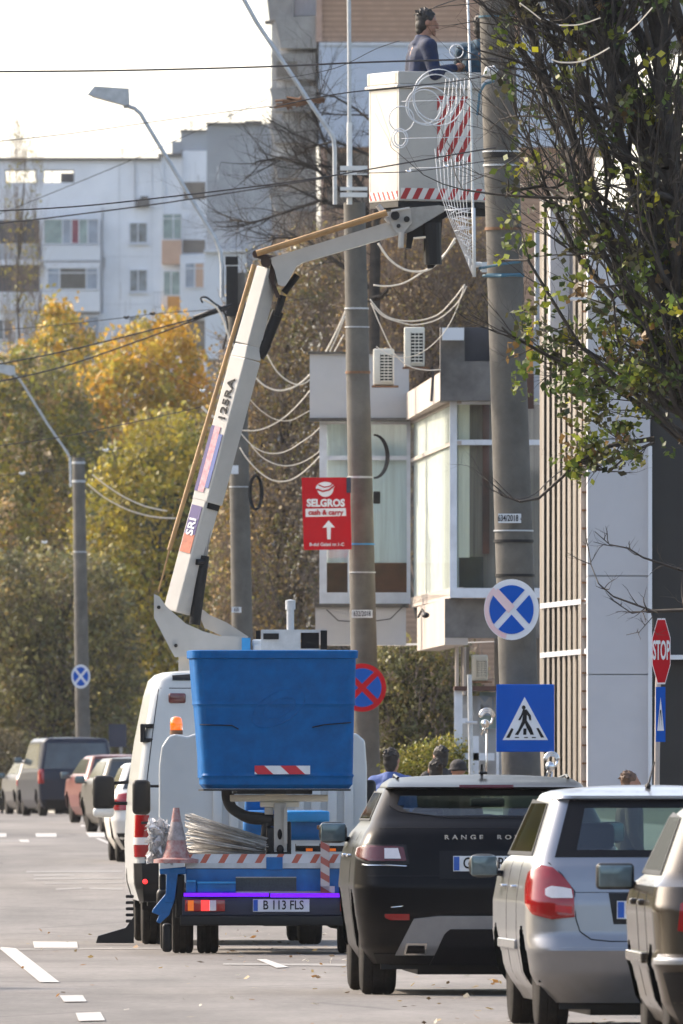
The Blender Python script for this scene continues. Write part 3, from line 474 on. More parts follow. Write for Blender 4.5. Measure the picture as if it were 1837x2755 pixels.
# panel joints, rust streaks and roof aerials of the blocks
M['joint'] = mat('panel_joint', (.58, .60, .63), .9, scale=.5); M['streak'] = mat('rain_streak', (.66, .67, .69), .9, scale=3, stretch=(4, 1, .3), var=.15)
for par in [o for o in scene.collection.objects if o.get('category') == 'building' and o.location.y > 600]:
    d0 = {True: 890, False: 850}[par.location.y > 880] if par.location.y > 840 else 820; x0, x1 = ((272, 434) if d0 == 890 else (492, 556) if d0 == 850 else (560, 730))
    q = MB()
    for yy in ((560, 690, 818, 945) if d0 != 820 else (470, 610)): q.pbox(x0, yy, x1, yy+1.3, d0-.02, .02)
    for xx in ((320, 408) if d0 == 890 else (525,) if d0 == 850 else (620, 680)): q.pbox(xx, 435, xx+1.2, 1100, d0-.023, .02)
    q.build('panel_joints', M['joint'], par)
    q = MB()
    for _ in range(5): xx = random.uniform(x0, x1-8); yy = random.uniform(440, 900); q.pbox(xx, yy, xx+random.uniform(2, 6), yy+random.uniform(20, 60), d0-.015, .012)
    q.build('rain_streaks', M['streak'], par)
    q = MB(); xa = x0+(x1-x0)*.35; ya = {890: 424, 850: 350, 820: 330}[d0]; q.tube([P(xa, ya, d0+2), P(xa, ya-26, d0+2)], .03, 5)
    for k in range(4): q.tube([P(xa-9+k, ya-24+k*5, d0+2), P(xa+9-k, ya-24+k*5, d0+2)], .018, 4)
    q.build('roof_aerial', M['steel'], par)
# ------------------------------------------------------------------ oriel shop building
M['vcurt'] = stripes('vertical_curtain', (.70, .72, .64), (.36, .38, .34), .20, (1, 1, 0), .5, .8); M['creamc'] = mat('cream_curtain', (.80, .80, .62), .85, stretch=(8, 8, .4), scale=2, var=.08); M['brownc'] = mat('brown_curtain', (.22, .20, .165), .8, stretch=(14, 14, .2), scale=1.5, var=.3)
M['cyanc'] = mat('pale_net_curtain', (.66, .78, .78), .85, stretch=(9, 9, .3), scale=2, var=.12); M['wood'] = mat('dark_wood', (.10, .035, .02), .5, scale=2, var=.4); M['oriel'] = mat('pale_oriel_render', (.50, .485, .47), .85, scale=.8, var=.08); M['orielw'] = mat('warm_lit_render', (.44, .385, .34), .85, scale=.8, var=.08)  # orielw: warm sunlight of the side faces put into the render colour
oglass = glassmat('oriel_glass', (.97, .98, .98), const=.06)
b = pxthing('oriel_building', 'building with a projecting glazed oriel between the two big poles', 'building', 1100, 205); DF, DN = 216.0, 205.0
def wedge(mb, x0, x1, y0, y1, d0, d1, t, mi=0):   # wall strip running from distance d0 to d1 with constant height, y given at d1
    a = P(x0, y0, d1).z; c = P(x0, y1, d1).z; A = P(x0, HY, d0); B = P(x1, HY, d1); n = Vector((B.y-A.y, A.x-B.x, 0)).normalized()*t
    if n.x < 0: n = -n
    mb.prism([(A.x, A.y, c), (B.x, B.y, c), (B.x, B.y, a), (A.x, A.y, a)], n, mi); return mb
o = MB(); o.pbox(833, 948, 1100, 1128, DF-.3, .5); o.build('parapet', M['oriel'], b); simple(b, 'cornice', 'concrete', [(828, 946, 1100, 952), (830, 1124, 1100, 1132)], DF-.35, .6)
o = MB(); o.pbox(848, 1634, 1092, 1735, DF-.3, .5); o.build('spandrel', M['oriel'], b); simple(b, 'cornice', 'concrete', [(846, 1624, 1100, 1634)], DF-.35, .6)
# far front glazing
f = MB(); f.pbox(859, 1140, 879, 1596, DF, .12).pbox(1094, 1140, 1104, 1596, DF, .12).pbox(859, 1594, 1104, 1625, DF-.02, .16).pbox(879, 1226, 1094, 1238, DF+.01, .1).pbox(859, 1131, 1104, 1141, DF, .12).pbox(935, 1141, 941, 1594, DF+.02, .08); w1 = f.build('window', M['wframe'], b)
def kid(o, par): o.parent = par; o.location = -Vector(b.location); return o
q = MB(); q.pbox(872, 1138, 1098, 1596, DF+.06, .02); kid(q.build('pane', oglass), w1)
simple(b, 'net_curtain', 'cyanc', [(876, 1138, 1100, 1514)], DF+.14, .03); simple(b, 'reflection_panel', 'wood', [(878, 1515, 1100, 1600)], DF+.10, .03)  # dark lower panel; a brown-red reflection is put into its colour
# side glazing running toward the street
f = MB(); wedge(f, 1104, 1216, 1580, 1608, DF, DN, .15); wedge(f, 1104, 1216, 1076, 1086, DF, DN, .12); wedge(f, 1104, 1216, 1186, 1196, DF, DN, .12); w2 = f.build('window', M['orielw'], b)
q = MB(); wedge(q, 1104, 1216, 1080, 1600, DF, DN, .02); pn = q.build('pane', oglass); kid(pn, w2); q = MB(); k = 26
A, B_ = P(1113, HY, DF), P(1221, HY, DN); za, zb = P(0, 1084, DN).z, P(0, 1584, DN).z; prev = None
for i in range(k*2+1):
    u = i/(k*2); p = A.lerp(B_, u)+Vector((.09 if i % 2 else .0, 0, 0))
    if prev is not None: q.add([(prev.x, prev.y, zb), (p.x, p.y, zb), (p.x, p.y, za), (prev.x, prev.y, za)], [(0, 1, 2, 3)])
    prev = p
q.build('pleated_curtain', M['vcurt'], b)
# near front glazing
f = MB(); f.pbox(1210, 1080, 1229, 1582, DN, .14).pbox(1229, 1183, 1452, 1197, DN+.01, .1).pbox(1229, 1080, 1452, 1088, DN+.01, .1).pbox(1210, 1582, 1452, 1608, DN-.02, .2).pbox(1405, 1088, 1412, 1582, DN+.02, .1); w3 = f.build('window', M['wframe'], b)
q = MB(); q.pbox(1222, 1084, 1452, 1590, DN+.07, .02); kid(q.build('pane', oglass), w3)
simple(b, 'cream_curtain', 'creamc', [(1226, 1088, 1263, 1500)], DN+.16, .03); simple(b, 'brown_curtain', 'brownc', [(1263, 1088, 1452, 1600)], DN+.22, .03); simple(b, 'wooden_post', 'wood', [(1298, 1088, 1316, 1490)], DN+.16, .05)
simple(b, 'inner_wall', 'paned', [(1226, 1498, 1300, 1600)], DN+.17, .03)
o = MB(); wedge(o, 1090, 1186, 1000, 1076, DF, DN-.4, .3); o.build('lit_parapet', M['orielw'], b)
M['oldconcrete2'] = mat('dark_concrete', (.20, .19, .18), .9, scale=1.5, var=.3, bump=.2)  # darker grey concrete with random mottling
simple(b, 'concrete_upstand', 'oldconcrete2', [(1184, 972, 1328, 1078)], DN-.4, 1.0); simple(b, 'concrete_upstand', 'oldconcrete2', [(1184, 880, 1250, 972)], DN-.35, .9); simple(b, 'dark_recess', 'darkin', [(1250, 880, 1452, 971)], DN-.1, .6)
simple(b, 'roof_panel', 'render3', [(1190, 882, 1248, 915)], DN-.6, .2); simple(b, 'wall', 'render2', [(1328, 880, 1452, 1078)], DN-.3, .6)
o = MB(); wedge(o, 1122, 1196, 1612, 1735, DF-2, DN+.3, .3); o.build('lit_spandrel', M['orielw'], b); simple(b, 'concrete_spandrel', 'oldconcrete2', [(1197, 1610, 1452, 1716)], DN+.3, .6)
o = MB(); o.add([P(848, 1737, DF), P(1100, 1737, DF), P(1452, 1722, DN+.4), P(1452, 1722, DF+3), P(848, 1737, DF+3)], [(0, 1, 2, 3, 4)]); o.build('soffit', M['oldconcrete'], b)
o = MB(); o.pbox(1240, 1740, 1262, 2150, DN+3, .4).pbox(1330, 1716, 1452, 2150, DN+3.5, .4); o.build('ground_floor_wall', M['brownwall'], b)
o = MB(); o.tube([P(1229, 1740, DN+2), P(1229, 2130, DN+2)], .025); o.build('downpipe', M['orielw'], b); o = MB(); o.tube([P(1249, 1740, DN+2), P(1249, 1870, DN+2)], .022); o.build('downpipe', M['orielw'], b)
o = MB(); o.tube([P(878, 1640, DF-.4), P(910, 1670, DF-.4), P(950, 1672, DF-.4), P(1000, 1672, DF-.4), P(1050, 1665, DF-.4), P(1090, 1625, DF-.4)], .008, 5); o.build('cable', M['wire'], b); o = MB(); o.tube([P(1160, 1080, DN-.6), P(1165, 1010, DN-.6), P(1160, 990, DN-.6)], .02, 6); o.build('cable', M['wire'], b)
o = MB(); o.ball(P(1145, 1655, DN-.2), (.05, .08, .04)); o.tube([P(1125, 1660, DN+.2), P(1135, 1640, DN-.1), P(1145, 1655, DN-.2)], .015); o.build('flood_light', M['blackplastic'], b)
def aircon(label, x0, y0, x1, y1, d):
    t = pxthing('air_conditioner', label, 'air conditioner', (x0+x1)/2, d, 'air conditioners on the oriel building', z=P(0, y1, d).z); a = P(x0, y1, d); c = P(x1, y0, d); m = MB(); m.rbox((a.x, d, a.z), (c.x, d+.35, c.z), .02); m.build('case', M['cream'], t, 2)
    g = MB(); x2 = x0+(x1-x0)*.35; xe = x1-(x1-x0)*.1; k = 9; g.pbox(x2-1, y0+14, xe+1, y1-10, d-.012, .01); g.build('fan_recess', M['ink'], t); g = MB()
    for i in range(k+1): yy = y0+15+(y1-y0-26)*i/k; g.pbox(x2, yy-1.6, xe, yy+1.6, d-.035, .02)
    for u in (.33, .66): g.pbox(x2+(xe-x2)*u-1, y0+15, x2+(xe-x2)*u+1, y1-11, d-.04, .02)
    g.build('grille', M['cream'], t); g = MB(); g.pbox(x0-4, y1+1, x1+12, y1+5, d-.05, .4); g.build('bracket', M['rust'], t); return t
aircon('cream air conditioner mounted highest on top of the oriel', 1087, 880, 1142, 986, 204.2); aircon('lower cream air conditioner directly right of the sign pole', 1004, 938, 1060, 1036, 207); aircon('dark air conditioner under the oriel above the kiosk', 1268, 1762, 1312, 1832, 208)
# ------------------------------------------------------------------ right-hand clad building
M['clad'] = mat('light_cladding', (.45, .46, .49), .7, scale=1.2, var=.05); M['darkclad'] = mat('dark_cladding', (.013, .014, .017), .35, scale=1.5, var=.2); M['rib'] = mat('ribbed_metal', (.22, .20, .175), .55, .2, stretch=(1, 1, .2), scale=3, var=.15)
b = pxthing('clad_building', 'building with vertical ribs a light panel pillar and dark cladding at the right', 'building', 1650, 170)
o = MB(); o.pbox(1581, 640, 1749, 1180, 167, 1); o.pbox(1581, 1183, 1749, 1548, 167, 1).pbox(1581, 1551, 1749, 1813, 167, 1).pbox(1581, 1816, 1749, 2170, 167, 1); o.build('light_panel', M['clad'], b); simple(b, 'panel_joint', 'render2', [(1582, 640, 1748, 2170)], 167.03, .9)
o = MB(); o.pbox(1752, 900, 2300, 2170, 167.2, 1); o.build('dark_wall', M['darkclad'], b); simple(b, 'edge_trim', 'render3', [(1744, 1200, 1754, 2170)], 166.9, .3); simple(b, 'upper_wall', 'clad', [(1480, 560, 2300, 905)], 169, 2); simple(b, 'ledge', 'render3', [(1525, 800, 1650, 806), (1752, 1762, 2300, 1774)], 166.8, .4)
A = Vector((P(1578, HY, 168).x, 168, 0)); B_ = Vector((P(1452, HY, 171).x, 171, 0)); z0, z1 = gz(170), P(0, 620, 180).z
o = MB(); k = 9
o.add([(A.x+.02, A.y+.12, z0), (B_.x, B_.y+.12, z0), (B_.x, B_.y+.12, z1), (A.x+.02, A.y+.12, z1)], [(0, 1, 2, 3)]); o.build('rib_wall', M['brownwall'], b)
o = MB()
for i in range(k):
    p = A.lerp(B_, (i+.2)/k); q = A.lerp(B_, (i+.62)/k); o.prism([(p.x, p.y, z0), (q.x, q.y, z0), (q.x, q.y, z1), (p.x, p.y, z1)], (0, -.09 if i % 2 else -.04, 0))
o.build('ribs', M['rib'], b)
o = MB()
for yv in (1652, 1778): z = P(0, yv, 180).z; o = MB(); o.prism([(A.x, A.y-.16, z-.025), (B_.x, B_.y-.16, z-.045), (B_.x, B_.y-.16, z+.01), (A.x, A.y-.16, z+.03)], (0, .05, 0)); o.build('horizontal_rail', M['clad'], b)
o = MB()
for i in range(34): z = z0+1.2+i*.19; o.box((A.x-.05, 167.9, z), (A.x+.02, 168.02, z+.02))
o.build('bolt_row', M['rust'], b); o = MB(); o.box((A.x-.06, 168.03, z0), (A.x+.04, 168.4, P(0, 1225, 168).z)); o.build('corner_trim', M['orielw'], b)
simple(b, 'side_wing', 'render2', [(1440, 620, 1485, 1200)], 205.5, 1)
o = pxthing('hanging_banner', 'orange and dark red hanging banner right of the tallest pole', 'banner', 1420, 190, z=P(0, 1250, 190).z); q = MB(); q.pbox(1408, 870, 1434, 1005, 190, .08); q.build('orange_panel', M['ochre'], o); q = MB(); q.pbox(1410, 1006, 1436, 1100, 190, .08); q.build('red_panel', M['wood'], o)
# kiosk with white frame
b = pxthing('kiosk', 'white framed kiosk with a notice reading MI behind the crossing sign', 'kiosk', 1290, 200); simple(b, 'wall', 'render2', [(1240, 1872, 1400, 2130)], 200.4, 1.5); f = MB()
for r in ((1222, 1858, 1244, 2060), (1244, 2026, 1330, 2046), (1270, 1980, 1288, 2130), (1244, 1932, 1270, 1946), (1335, 1850, 1342, 2100), (1368, 1850, 1374, 2100)): f.pbox(*r, 200, .2)
f.build('frame', M['wframe'], b); simple(b, 'window', 'paneg', [(1290, 1862, 1334, 1960)], 200.3, .05); simple(b, 'notice', 'paneb', [(1288, 1872, 1334, 1925)], 200.2, .04); text('notice_lettering', 'MI', .26, M['render2'], b, P(1311, 1899, 200.19), bold=.01); simple(b, 'roof', 'wood', [(1222, 1846, 1342, 1858)], 199.9, 1.6)
b = pxthing('slim_post', 'slim grey steel post in front of the kiosk frame', 'post', 1265, 190); o = MB(); o.tube([P(1268, 2140, 190), P(1263, 1815, 190)], .028, 8); o.build('shaft', M['galv'], b); o = MB(); o.tube([P(1252, 1944, 189.9), P(1284, 1944, 189.9)], .02, 6); o.build('crossbar', M['galv'], b)
M['strap'] = mat('faded_blue_strap', (.05, .14, .20), .7)
# ------------------------------------------------------------------ poles, lamps, signs
def pole(label, xt, yt, xb, d, wt, wb, bands=(), plate=None):
    t = pxthing('concrete_pole', label, 'pole', xb, d, 'concrete poles along the street'); top = P(xt, yt, d); base = Vector((P(xb, HY, d).x, d, gz(d)-.1)); s = d/F
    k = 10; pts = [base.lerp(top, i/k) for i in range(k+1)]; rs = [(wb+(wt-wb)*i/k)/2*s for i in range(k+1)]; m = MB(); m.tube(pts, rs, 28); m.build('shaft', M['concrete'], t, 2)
    for (y, mm, hh) in bands:
        u = (P(0, y, d).z-base.z)/(top.z-base.z); c = base.lerp(top, u); r = ((wb+(wt-wb)*u)/2)*s+.008; m = MB(); m.lathe([(r, -hh*s/2), (r+.004, -hh*s/2), (r+.004, hh*s/2), (r, hh*s/2)], c, n=28); m.build('clamp_band', M[mm], t, 2)
    if plate:
        x0, y0, x1, y1, s_ = plate; m = MB(); rr = wb/2*s+.03; m.pbox(x0, y0, x1, y1, d-rr, .012); pl = m.build('number_plate', M['plate'], t)
        text('plate_digits', s_, (y1-y0)*s*.95, M['ink'], t, P((x0+x1)/2, (y0+y1)/2, d-rr-.003), bold=.001, sx=.62)
    return t
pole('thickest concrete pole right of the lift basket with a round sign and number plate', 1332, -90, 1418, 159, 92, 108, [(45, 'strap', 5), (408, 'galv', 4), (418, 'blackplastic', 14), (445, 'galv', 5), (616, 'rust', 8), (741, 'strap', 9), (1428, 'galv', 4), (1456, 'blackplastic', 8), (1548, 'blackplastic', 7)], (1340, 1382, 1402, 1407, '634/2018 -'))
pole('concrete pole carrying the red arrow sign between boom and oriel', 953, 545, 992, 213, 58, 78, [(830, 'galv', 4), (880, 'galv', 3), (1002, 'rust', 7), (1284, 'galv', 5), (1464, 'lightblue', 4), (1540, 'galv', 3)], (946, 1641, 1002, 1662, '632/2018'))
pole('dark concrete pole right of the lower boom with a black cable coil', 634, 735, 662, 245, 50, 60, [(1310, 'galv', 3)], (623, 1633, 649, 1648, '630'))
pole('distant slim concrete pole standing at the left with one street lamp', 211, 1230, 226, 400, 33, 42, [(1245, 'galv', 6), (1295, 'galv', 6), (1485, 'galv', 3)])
def px_part(t, name, m, fn, smooth=2): mb = MB(); fn(mb); return mb.build(name, M[m], t, smooth)
t = thing('pole_box', 'dark junction box on top of the dark pole beside the boom', 'box', P(622, 735, 244.6), px=True); px_part(t, 'box', 'blackplastic', lambda m: (m.pbox(606, 690, 640, 712, 244.6, .2), m.pbox(608, 716, 640, 850, 244.5, .3))); px_part(t, 'front_plate', 'plate', lambda m: m.pbox(621, 1252, 641, 1275, 244.6, .05))
t = thing('cable_coil', 'black coil of spare cable on the pole with the red sign', 'cable', P(1015, 1240, 212.7), px=True); px_part(t, 'coil', 'blackplastic', lambda m: [m.tube([P(1005+38*math.sin(a)*(.9+.03*k)+k, 1228+58*-math.cos(a), 212.6-.02*k) for a in [math.pi*i/14 for i in range(15)]], .014, 6) for k in range(4)])
px_part(t, 'junction_box', 'blackplastic', lambda m: m.rbox(P(1004, 1355, 212.6), P(1023, 1322, 212.7), .01))
t = thing('cable_coil', 'black coil of spare cable on the dark pole beside the boom', 'cable', P(690, 1330, 244.6), px=True); px_part(t, 'coil', 'blackplastic', lambda m: [m.tube([P(688+(13+k*2)*math.cos(a), 1325+(44+k)*math.sin(a), 244.6-.02*k) for a in [2*math.pi*i/20 for i in range(21)]], .016, 6) for k in range(4)])
def lamp(label, pts, head, d, r=.03, mast=None):
    t = pxthing('street_lamp', label, 'street lamp', pts[-1][0], d, 'street lamps on the concrete poles', z=P(*pts[-1], d).z); px_part(t, 'arm', 'galv', lambda m: m.tube([P(x, y, d) for x, y in pts], r, 10))
    if head: 
        px_part(t, 'lamp_head', 'galv', lambda m: m.prism([P(x, y, d-.14) for x, y in head], (0, .28, 0)), 0)
        x, y = head[2]; px_part(t, 'lamp_cover', 'clearlamp', lambda m: m.prism([P(head[0][0]+4, head[0][1]+1, d-.11), P(head[3][0]-8, head[3][1], d-.11), P(head[3][0]-14, head[3][1]+6, d-.11), P(head[0][0]+14, head[0][1]+7, d-.11)], (0, .22, 0)), 0)
    return t
lamp('street lamp with a long bent arm seen against the white sky', [(332, 286), (345, 286), (362, 292), (378, 306), (392, 330), (440, 410), (520, 545), (578, 640), (593, 680), (597, 720), (597, 800)], [(236, 254), (254, 232), (346, 238), (348, 278), (340, 284), (326, 280)], 244.6, .032)
lamp('street lamp cut off by the left edge on the distant slim pole', [(36, 1008), (52, 1020), (70, 1048), (130, 1145), (178, 1214), (188, 1232), (190, 1310)], [(-46, 984), (-30, 976), (38, 984), (42, 1006), (30, 1010), (-10, 1000)], 399.5, .03)
lamp('bare lamp arm slanting down from the top edge to the red sign pole', [(640, -30), (690, 60), (760, 165), (850, 300), (885, 350), (897, 372), (900, 400), (901, 550)], None, 212.6, .03)
t = lamp('upright lamp mast bolted to the top of the red sign pole', [(938, -60), (940, 200), (940, 330)], None, 212.6, .028); px_part(t, 'mast_sleeve', 'white', lambda m: m.tube([P(940, 330, 212.6), P(940, 550, 212.6)], .038, 10))
px_part(t, 'bracket', 'white', lambda m: [m.pbox(915, y0, 988, y1, 212.5, .1) for y0, y1 in ((446, 458), (464, 470), (503, 512), (518, 530))])
def disc(mb, c, rx, y, t=.02, n=40, k=1): mb.prism([(c[0]+rx*math.cos(2*math.pi*i/n)*k, y, c[1]+rx*math.sin(2*math.pi*i/n)) for i in range(n)], (0, t, 0))
def sector(mb, c, r0, r, a0, a1, y, k, w_):   # pie piece kept w_ away from the diagonals
    n = 12; am = (a0+a1)/2; pts = []
    off = w_/math.sin((a1-a0)/2); pts.append((c[0]+off*math.cos(am)*k, y, c[1]+off*math.sin(am))); dl = math.asin(w_/r)
    for i in range(n+1): a = a0+dl+(a1-a0-2*dl)*i/n; pts.append((c[0]+r*math.cos(a)*k, y, c[1]+r*math.sin(a)))
    mb.prism(pts, (0, .006, 0))
def nostop(label, cx, cy, rpx, d, k, back, band, tilt=0):
    s = d/F; c0 = P(cx, cy, d); t = thing('no_stopping_sign', label, 'road sign', (c0.x, c0.y, c0.z), group='round no stopping signs'); r = rpx*s
    m = MB(); disc(m, (0, 0), r, 0, .02, k=k); m.build('sign_plate', M[back], t); m = MB()
    for q in range(4): sector(m, (0, 0), 0, r*.80, math.pi/2*q-math.pi/4+tilt, math.pi/2*q+math.pi/4+tilt, -.008, k, r*.115)
    m.build('blue_field', M['signblue'], t)
    if band:
        m = MB(); a = r*.60; m.prism([(-a*k-.1*r*k, -.009, a-.1*r), (-a*k+.1*r*k, -.009, a+.1*r), (a*k*.0+.11*r*k, -.009, .11*r), (-.11*r*k, -.009, -.11*r)], (0, .004, 0)); m.build('faded_band', M['signpink'], t)
        n = 16; m = MB(); m.prism([(r*.98*k*math.cos(a), -.007, r*.98*math.sin(a)) for a in [2.3+2.2*i/n for i in range(n+1)]]+[(r*.82*k*math.cos(a), -.007, r*.82*math.sin(a)) for a in [4.5-2.2*i/n for i in range(n+1)]], (0, .004, 0)); m.build('faded_rim', M['signpink'], t)
    m = MB(); m.box((-.03, .02, -.06), (.03, .12, .06)); m.build('bracket', M['galv'], t); return t
nostop('faded round sign with white cross on the thickest pole above the crossing sign', 1376, 1640, 82, 158.5, .905, 'signwhite', True)
nostop('red rimmed round sign with red cross half hidden by the blue bin basket', 974, 1850, 65, 211, 1.0, 'signred', False)
nostop('small distant round sign with white cross on the slim left pole', 217, 1820, 32, 398.5, .8, 'signwhite', False)
# crossing sign
c = P(1413, 1932, 158.3); s = 158.3/F; t = thing('crossing_sign', 'square blue sign with a walking figure in a white triangle below the round sign', 'road sign', c, 0)
def sp(x, y, yy): return ((x-1413)*s, yy, -(y-1932)*s)
m = MB(); m.rbox((-78*s, 0, -91*s), (78*s, .02, 91*s), .012); m.build('sign_plate', M['signblue'], t); m = MB(); m.prism([sp(1352, 1991, -.006), sp(1474, 1991, -.006), sp(1411, 1875, -.006)], (0, .005, 0)); m.build('white_triangle', M['signwhite'], t)
m = MB()
def pic(x, y): return sp(1200+x/3.92, 1780+y/3.92, -.012)
m.prism([(pic(818, 484)[0]+.019*math.cos(a), -.012, pic(818, 484)[2]+.021*math.sin(a)) for a in [math.pi*2*i/14 for i in range(14)]], (0, .005, 0))
for poly in ([(810, 505), (850, 505), (895, 570), (898, 618), (878, 620), (868, 580), (852, 560), (850, 620), (900, 700), (925, 770), (890, 772), (850, 700), (832, 650), (790, 720), (760, 775), (725, 770), (760, 720), (800, 630), (812, 560), (782, 620), (760, 615), (790, 560)],
             [(690, 700), (712, 712), (668, 805), (632, 803)], [(815, 705), (848, 705), (846, 772), (812, 772)], [(950, 702), (975, 700), (1035, 800), (1000, 802)], [(728, 795), (770, 795), (765, 806), (722, 806)], [(825, 795), (862, 795), (862, 806), (822, 806)], [(905, 795), (945, 795), (948, 806), (905, 806)]):
    m.prism([pic(x, y) for x, y in poly], (0, .005, 0))
m.build('walking_figure', M['ink'], t, fixn=False); m = MB(); m.box((-.03, .02, -.05), (.03, .09, .05)); m.build('bracket', M['galv'], t)
# stop sign turned away
c = P(1779, 1752, 150); s = 150/F; t = thing('stop_sign', 'narrow looking red octagonal STOP sign turned sideways at the right edge', 'road sign', c, 0); K = .28
o8 = [(96*s*math.cos(math.pi/8+math.pi/4*i)*K, 0, 96*s*math.sin(math.pi/8+math.pi/4*i)) for i in range(8)]; m = MB(); m.prism(o8, (0, .02, 0)); m.build('sign_plate', M['signwhite'], t); m = MB(); m.prism([(x*.94, -.004, z*.95) for x, y, z in o8], (0, .003, 0)); m.build('red_field', M['signred'], t)
text('stop_lettering', 'STOP', .25, M['signwhite'], t, (0, -.008, 0), sx=.27, bold=.006)
t = pxthing('sign_post', 'thin pale post carrying the STOP sign', 'post', 1766, 150.2); px_part(t, 'shaft', 'orielw', lambda m: m.tube([P(1766, 2160, 150.2), P(1770, 1840, 150.2), P(1779, 1680, 150.2)], .028, 10))
c = P(1777, 1922, 150); t = thing('crossing_sign', 'narrow blue crossing sign under the STOP sign', 'road sign', c); m = MB(); m.box((-13*s, 0, -74*s), (13*s, .02, 74*s)); m.build('sign_plate', M['signblue'], t); m = MB(); m.prism([(-9*s, -.005, -44*s), (9*s, -.005, -44*s), (0, -.005, 46*s)], (0, .004, 0)); m.build('white_triangle', M['signwhite'], t)
m = MB(); m.prism([(-4*s, -.009, -36*s), (0, -.009, 6*s), (4*s, -.009, -36*s), (1.5*s, -.009, 12*s), (-1.5*s, -.009, 12*s)], (0, .003, 0)); m.build('walking_figure', M['ink'], t, fixn=False)
# red arrow sign
c = P(876, 1381, 212.4); s = 212.4/F; t = thing('arrow_sign', 'red vertical sign with white lettering and an upward arrow on the middle pole', 'sign', c, 0)
def sq(x, y, yy=-.006): return ((x-876)*s, yy, -(y-1381)*s)
m = MB(); m.prism([sq(811, 1285, 0), sq(941, 1284, 0), sq(946, 1478, 0), sq(817, 1480, 0)], (0, .03, 0)); m.build('sign_plate', M['signred'], t)
m = MB(); n = 24; m.prism([sq(875+26*math.cos(a)*(1.0 if math.sin(a) > 0 else .85), 1314-22*math.sin(a)*(.8 if math.sin(a) > 0 else 1.05)) for a in [2*math.pi*i/n for i in range(n)]], (0, .005, 0)); m.build('emblem', M['signwhite'], t)
m = MB(); m.tube([sq(852, 1316, -.008), sq(868, 1322, -.008), sq(885, 1318, -.008), sq(900, 1306, -.008)], .012, 5).tube([sq(856, 1304, -.008), sq(872, 1311, -.008), sq(888, 1308, -.008), sq(898, 1298, -.008)], .008, 5); m.build('emblem_lines', M['signred'], t)
text('sign_lettering', 'SELGROS', 27*s, M['signwhite'], t, sq(876, 1354, -.007), sx=.93, bold=.006); m = MB(); m.prism([sq(822, 1369), sq(930, 1367), sq(931, 1388), sq(822, 1391)], (0, .005, 0)); m.build('white_bar', M['signwhite'], t)
text('bar_lettering', 'cash & carry', 19*s, M['signred'], t, sq(876, 1379, -.010), sx=.98, bold=.003); m = MB(); m.prism([sq(x, y) for x, y in ((884, 1400), (901, 1419), (890, 1419), (889, 1451), (880, 1451), (879, 1419), (867, 1420))], (0, .005, 0)); m.build('arrow', M['signwhite'], t, fixn=False)
text('small_lettering', 'B-dul Galati nr.1-C', 12*s, M['signwhite'], t, sq(879, 1465, -.007), sx=1.02, bold=.001); m = MB(); m.box(((932-876)*s, -.02, (1381-1326)*s), ((944-876)*s, .05, (1381-1284)*s)); m.build('hinge_plate', M['navy'], t)
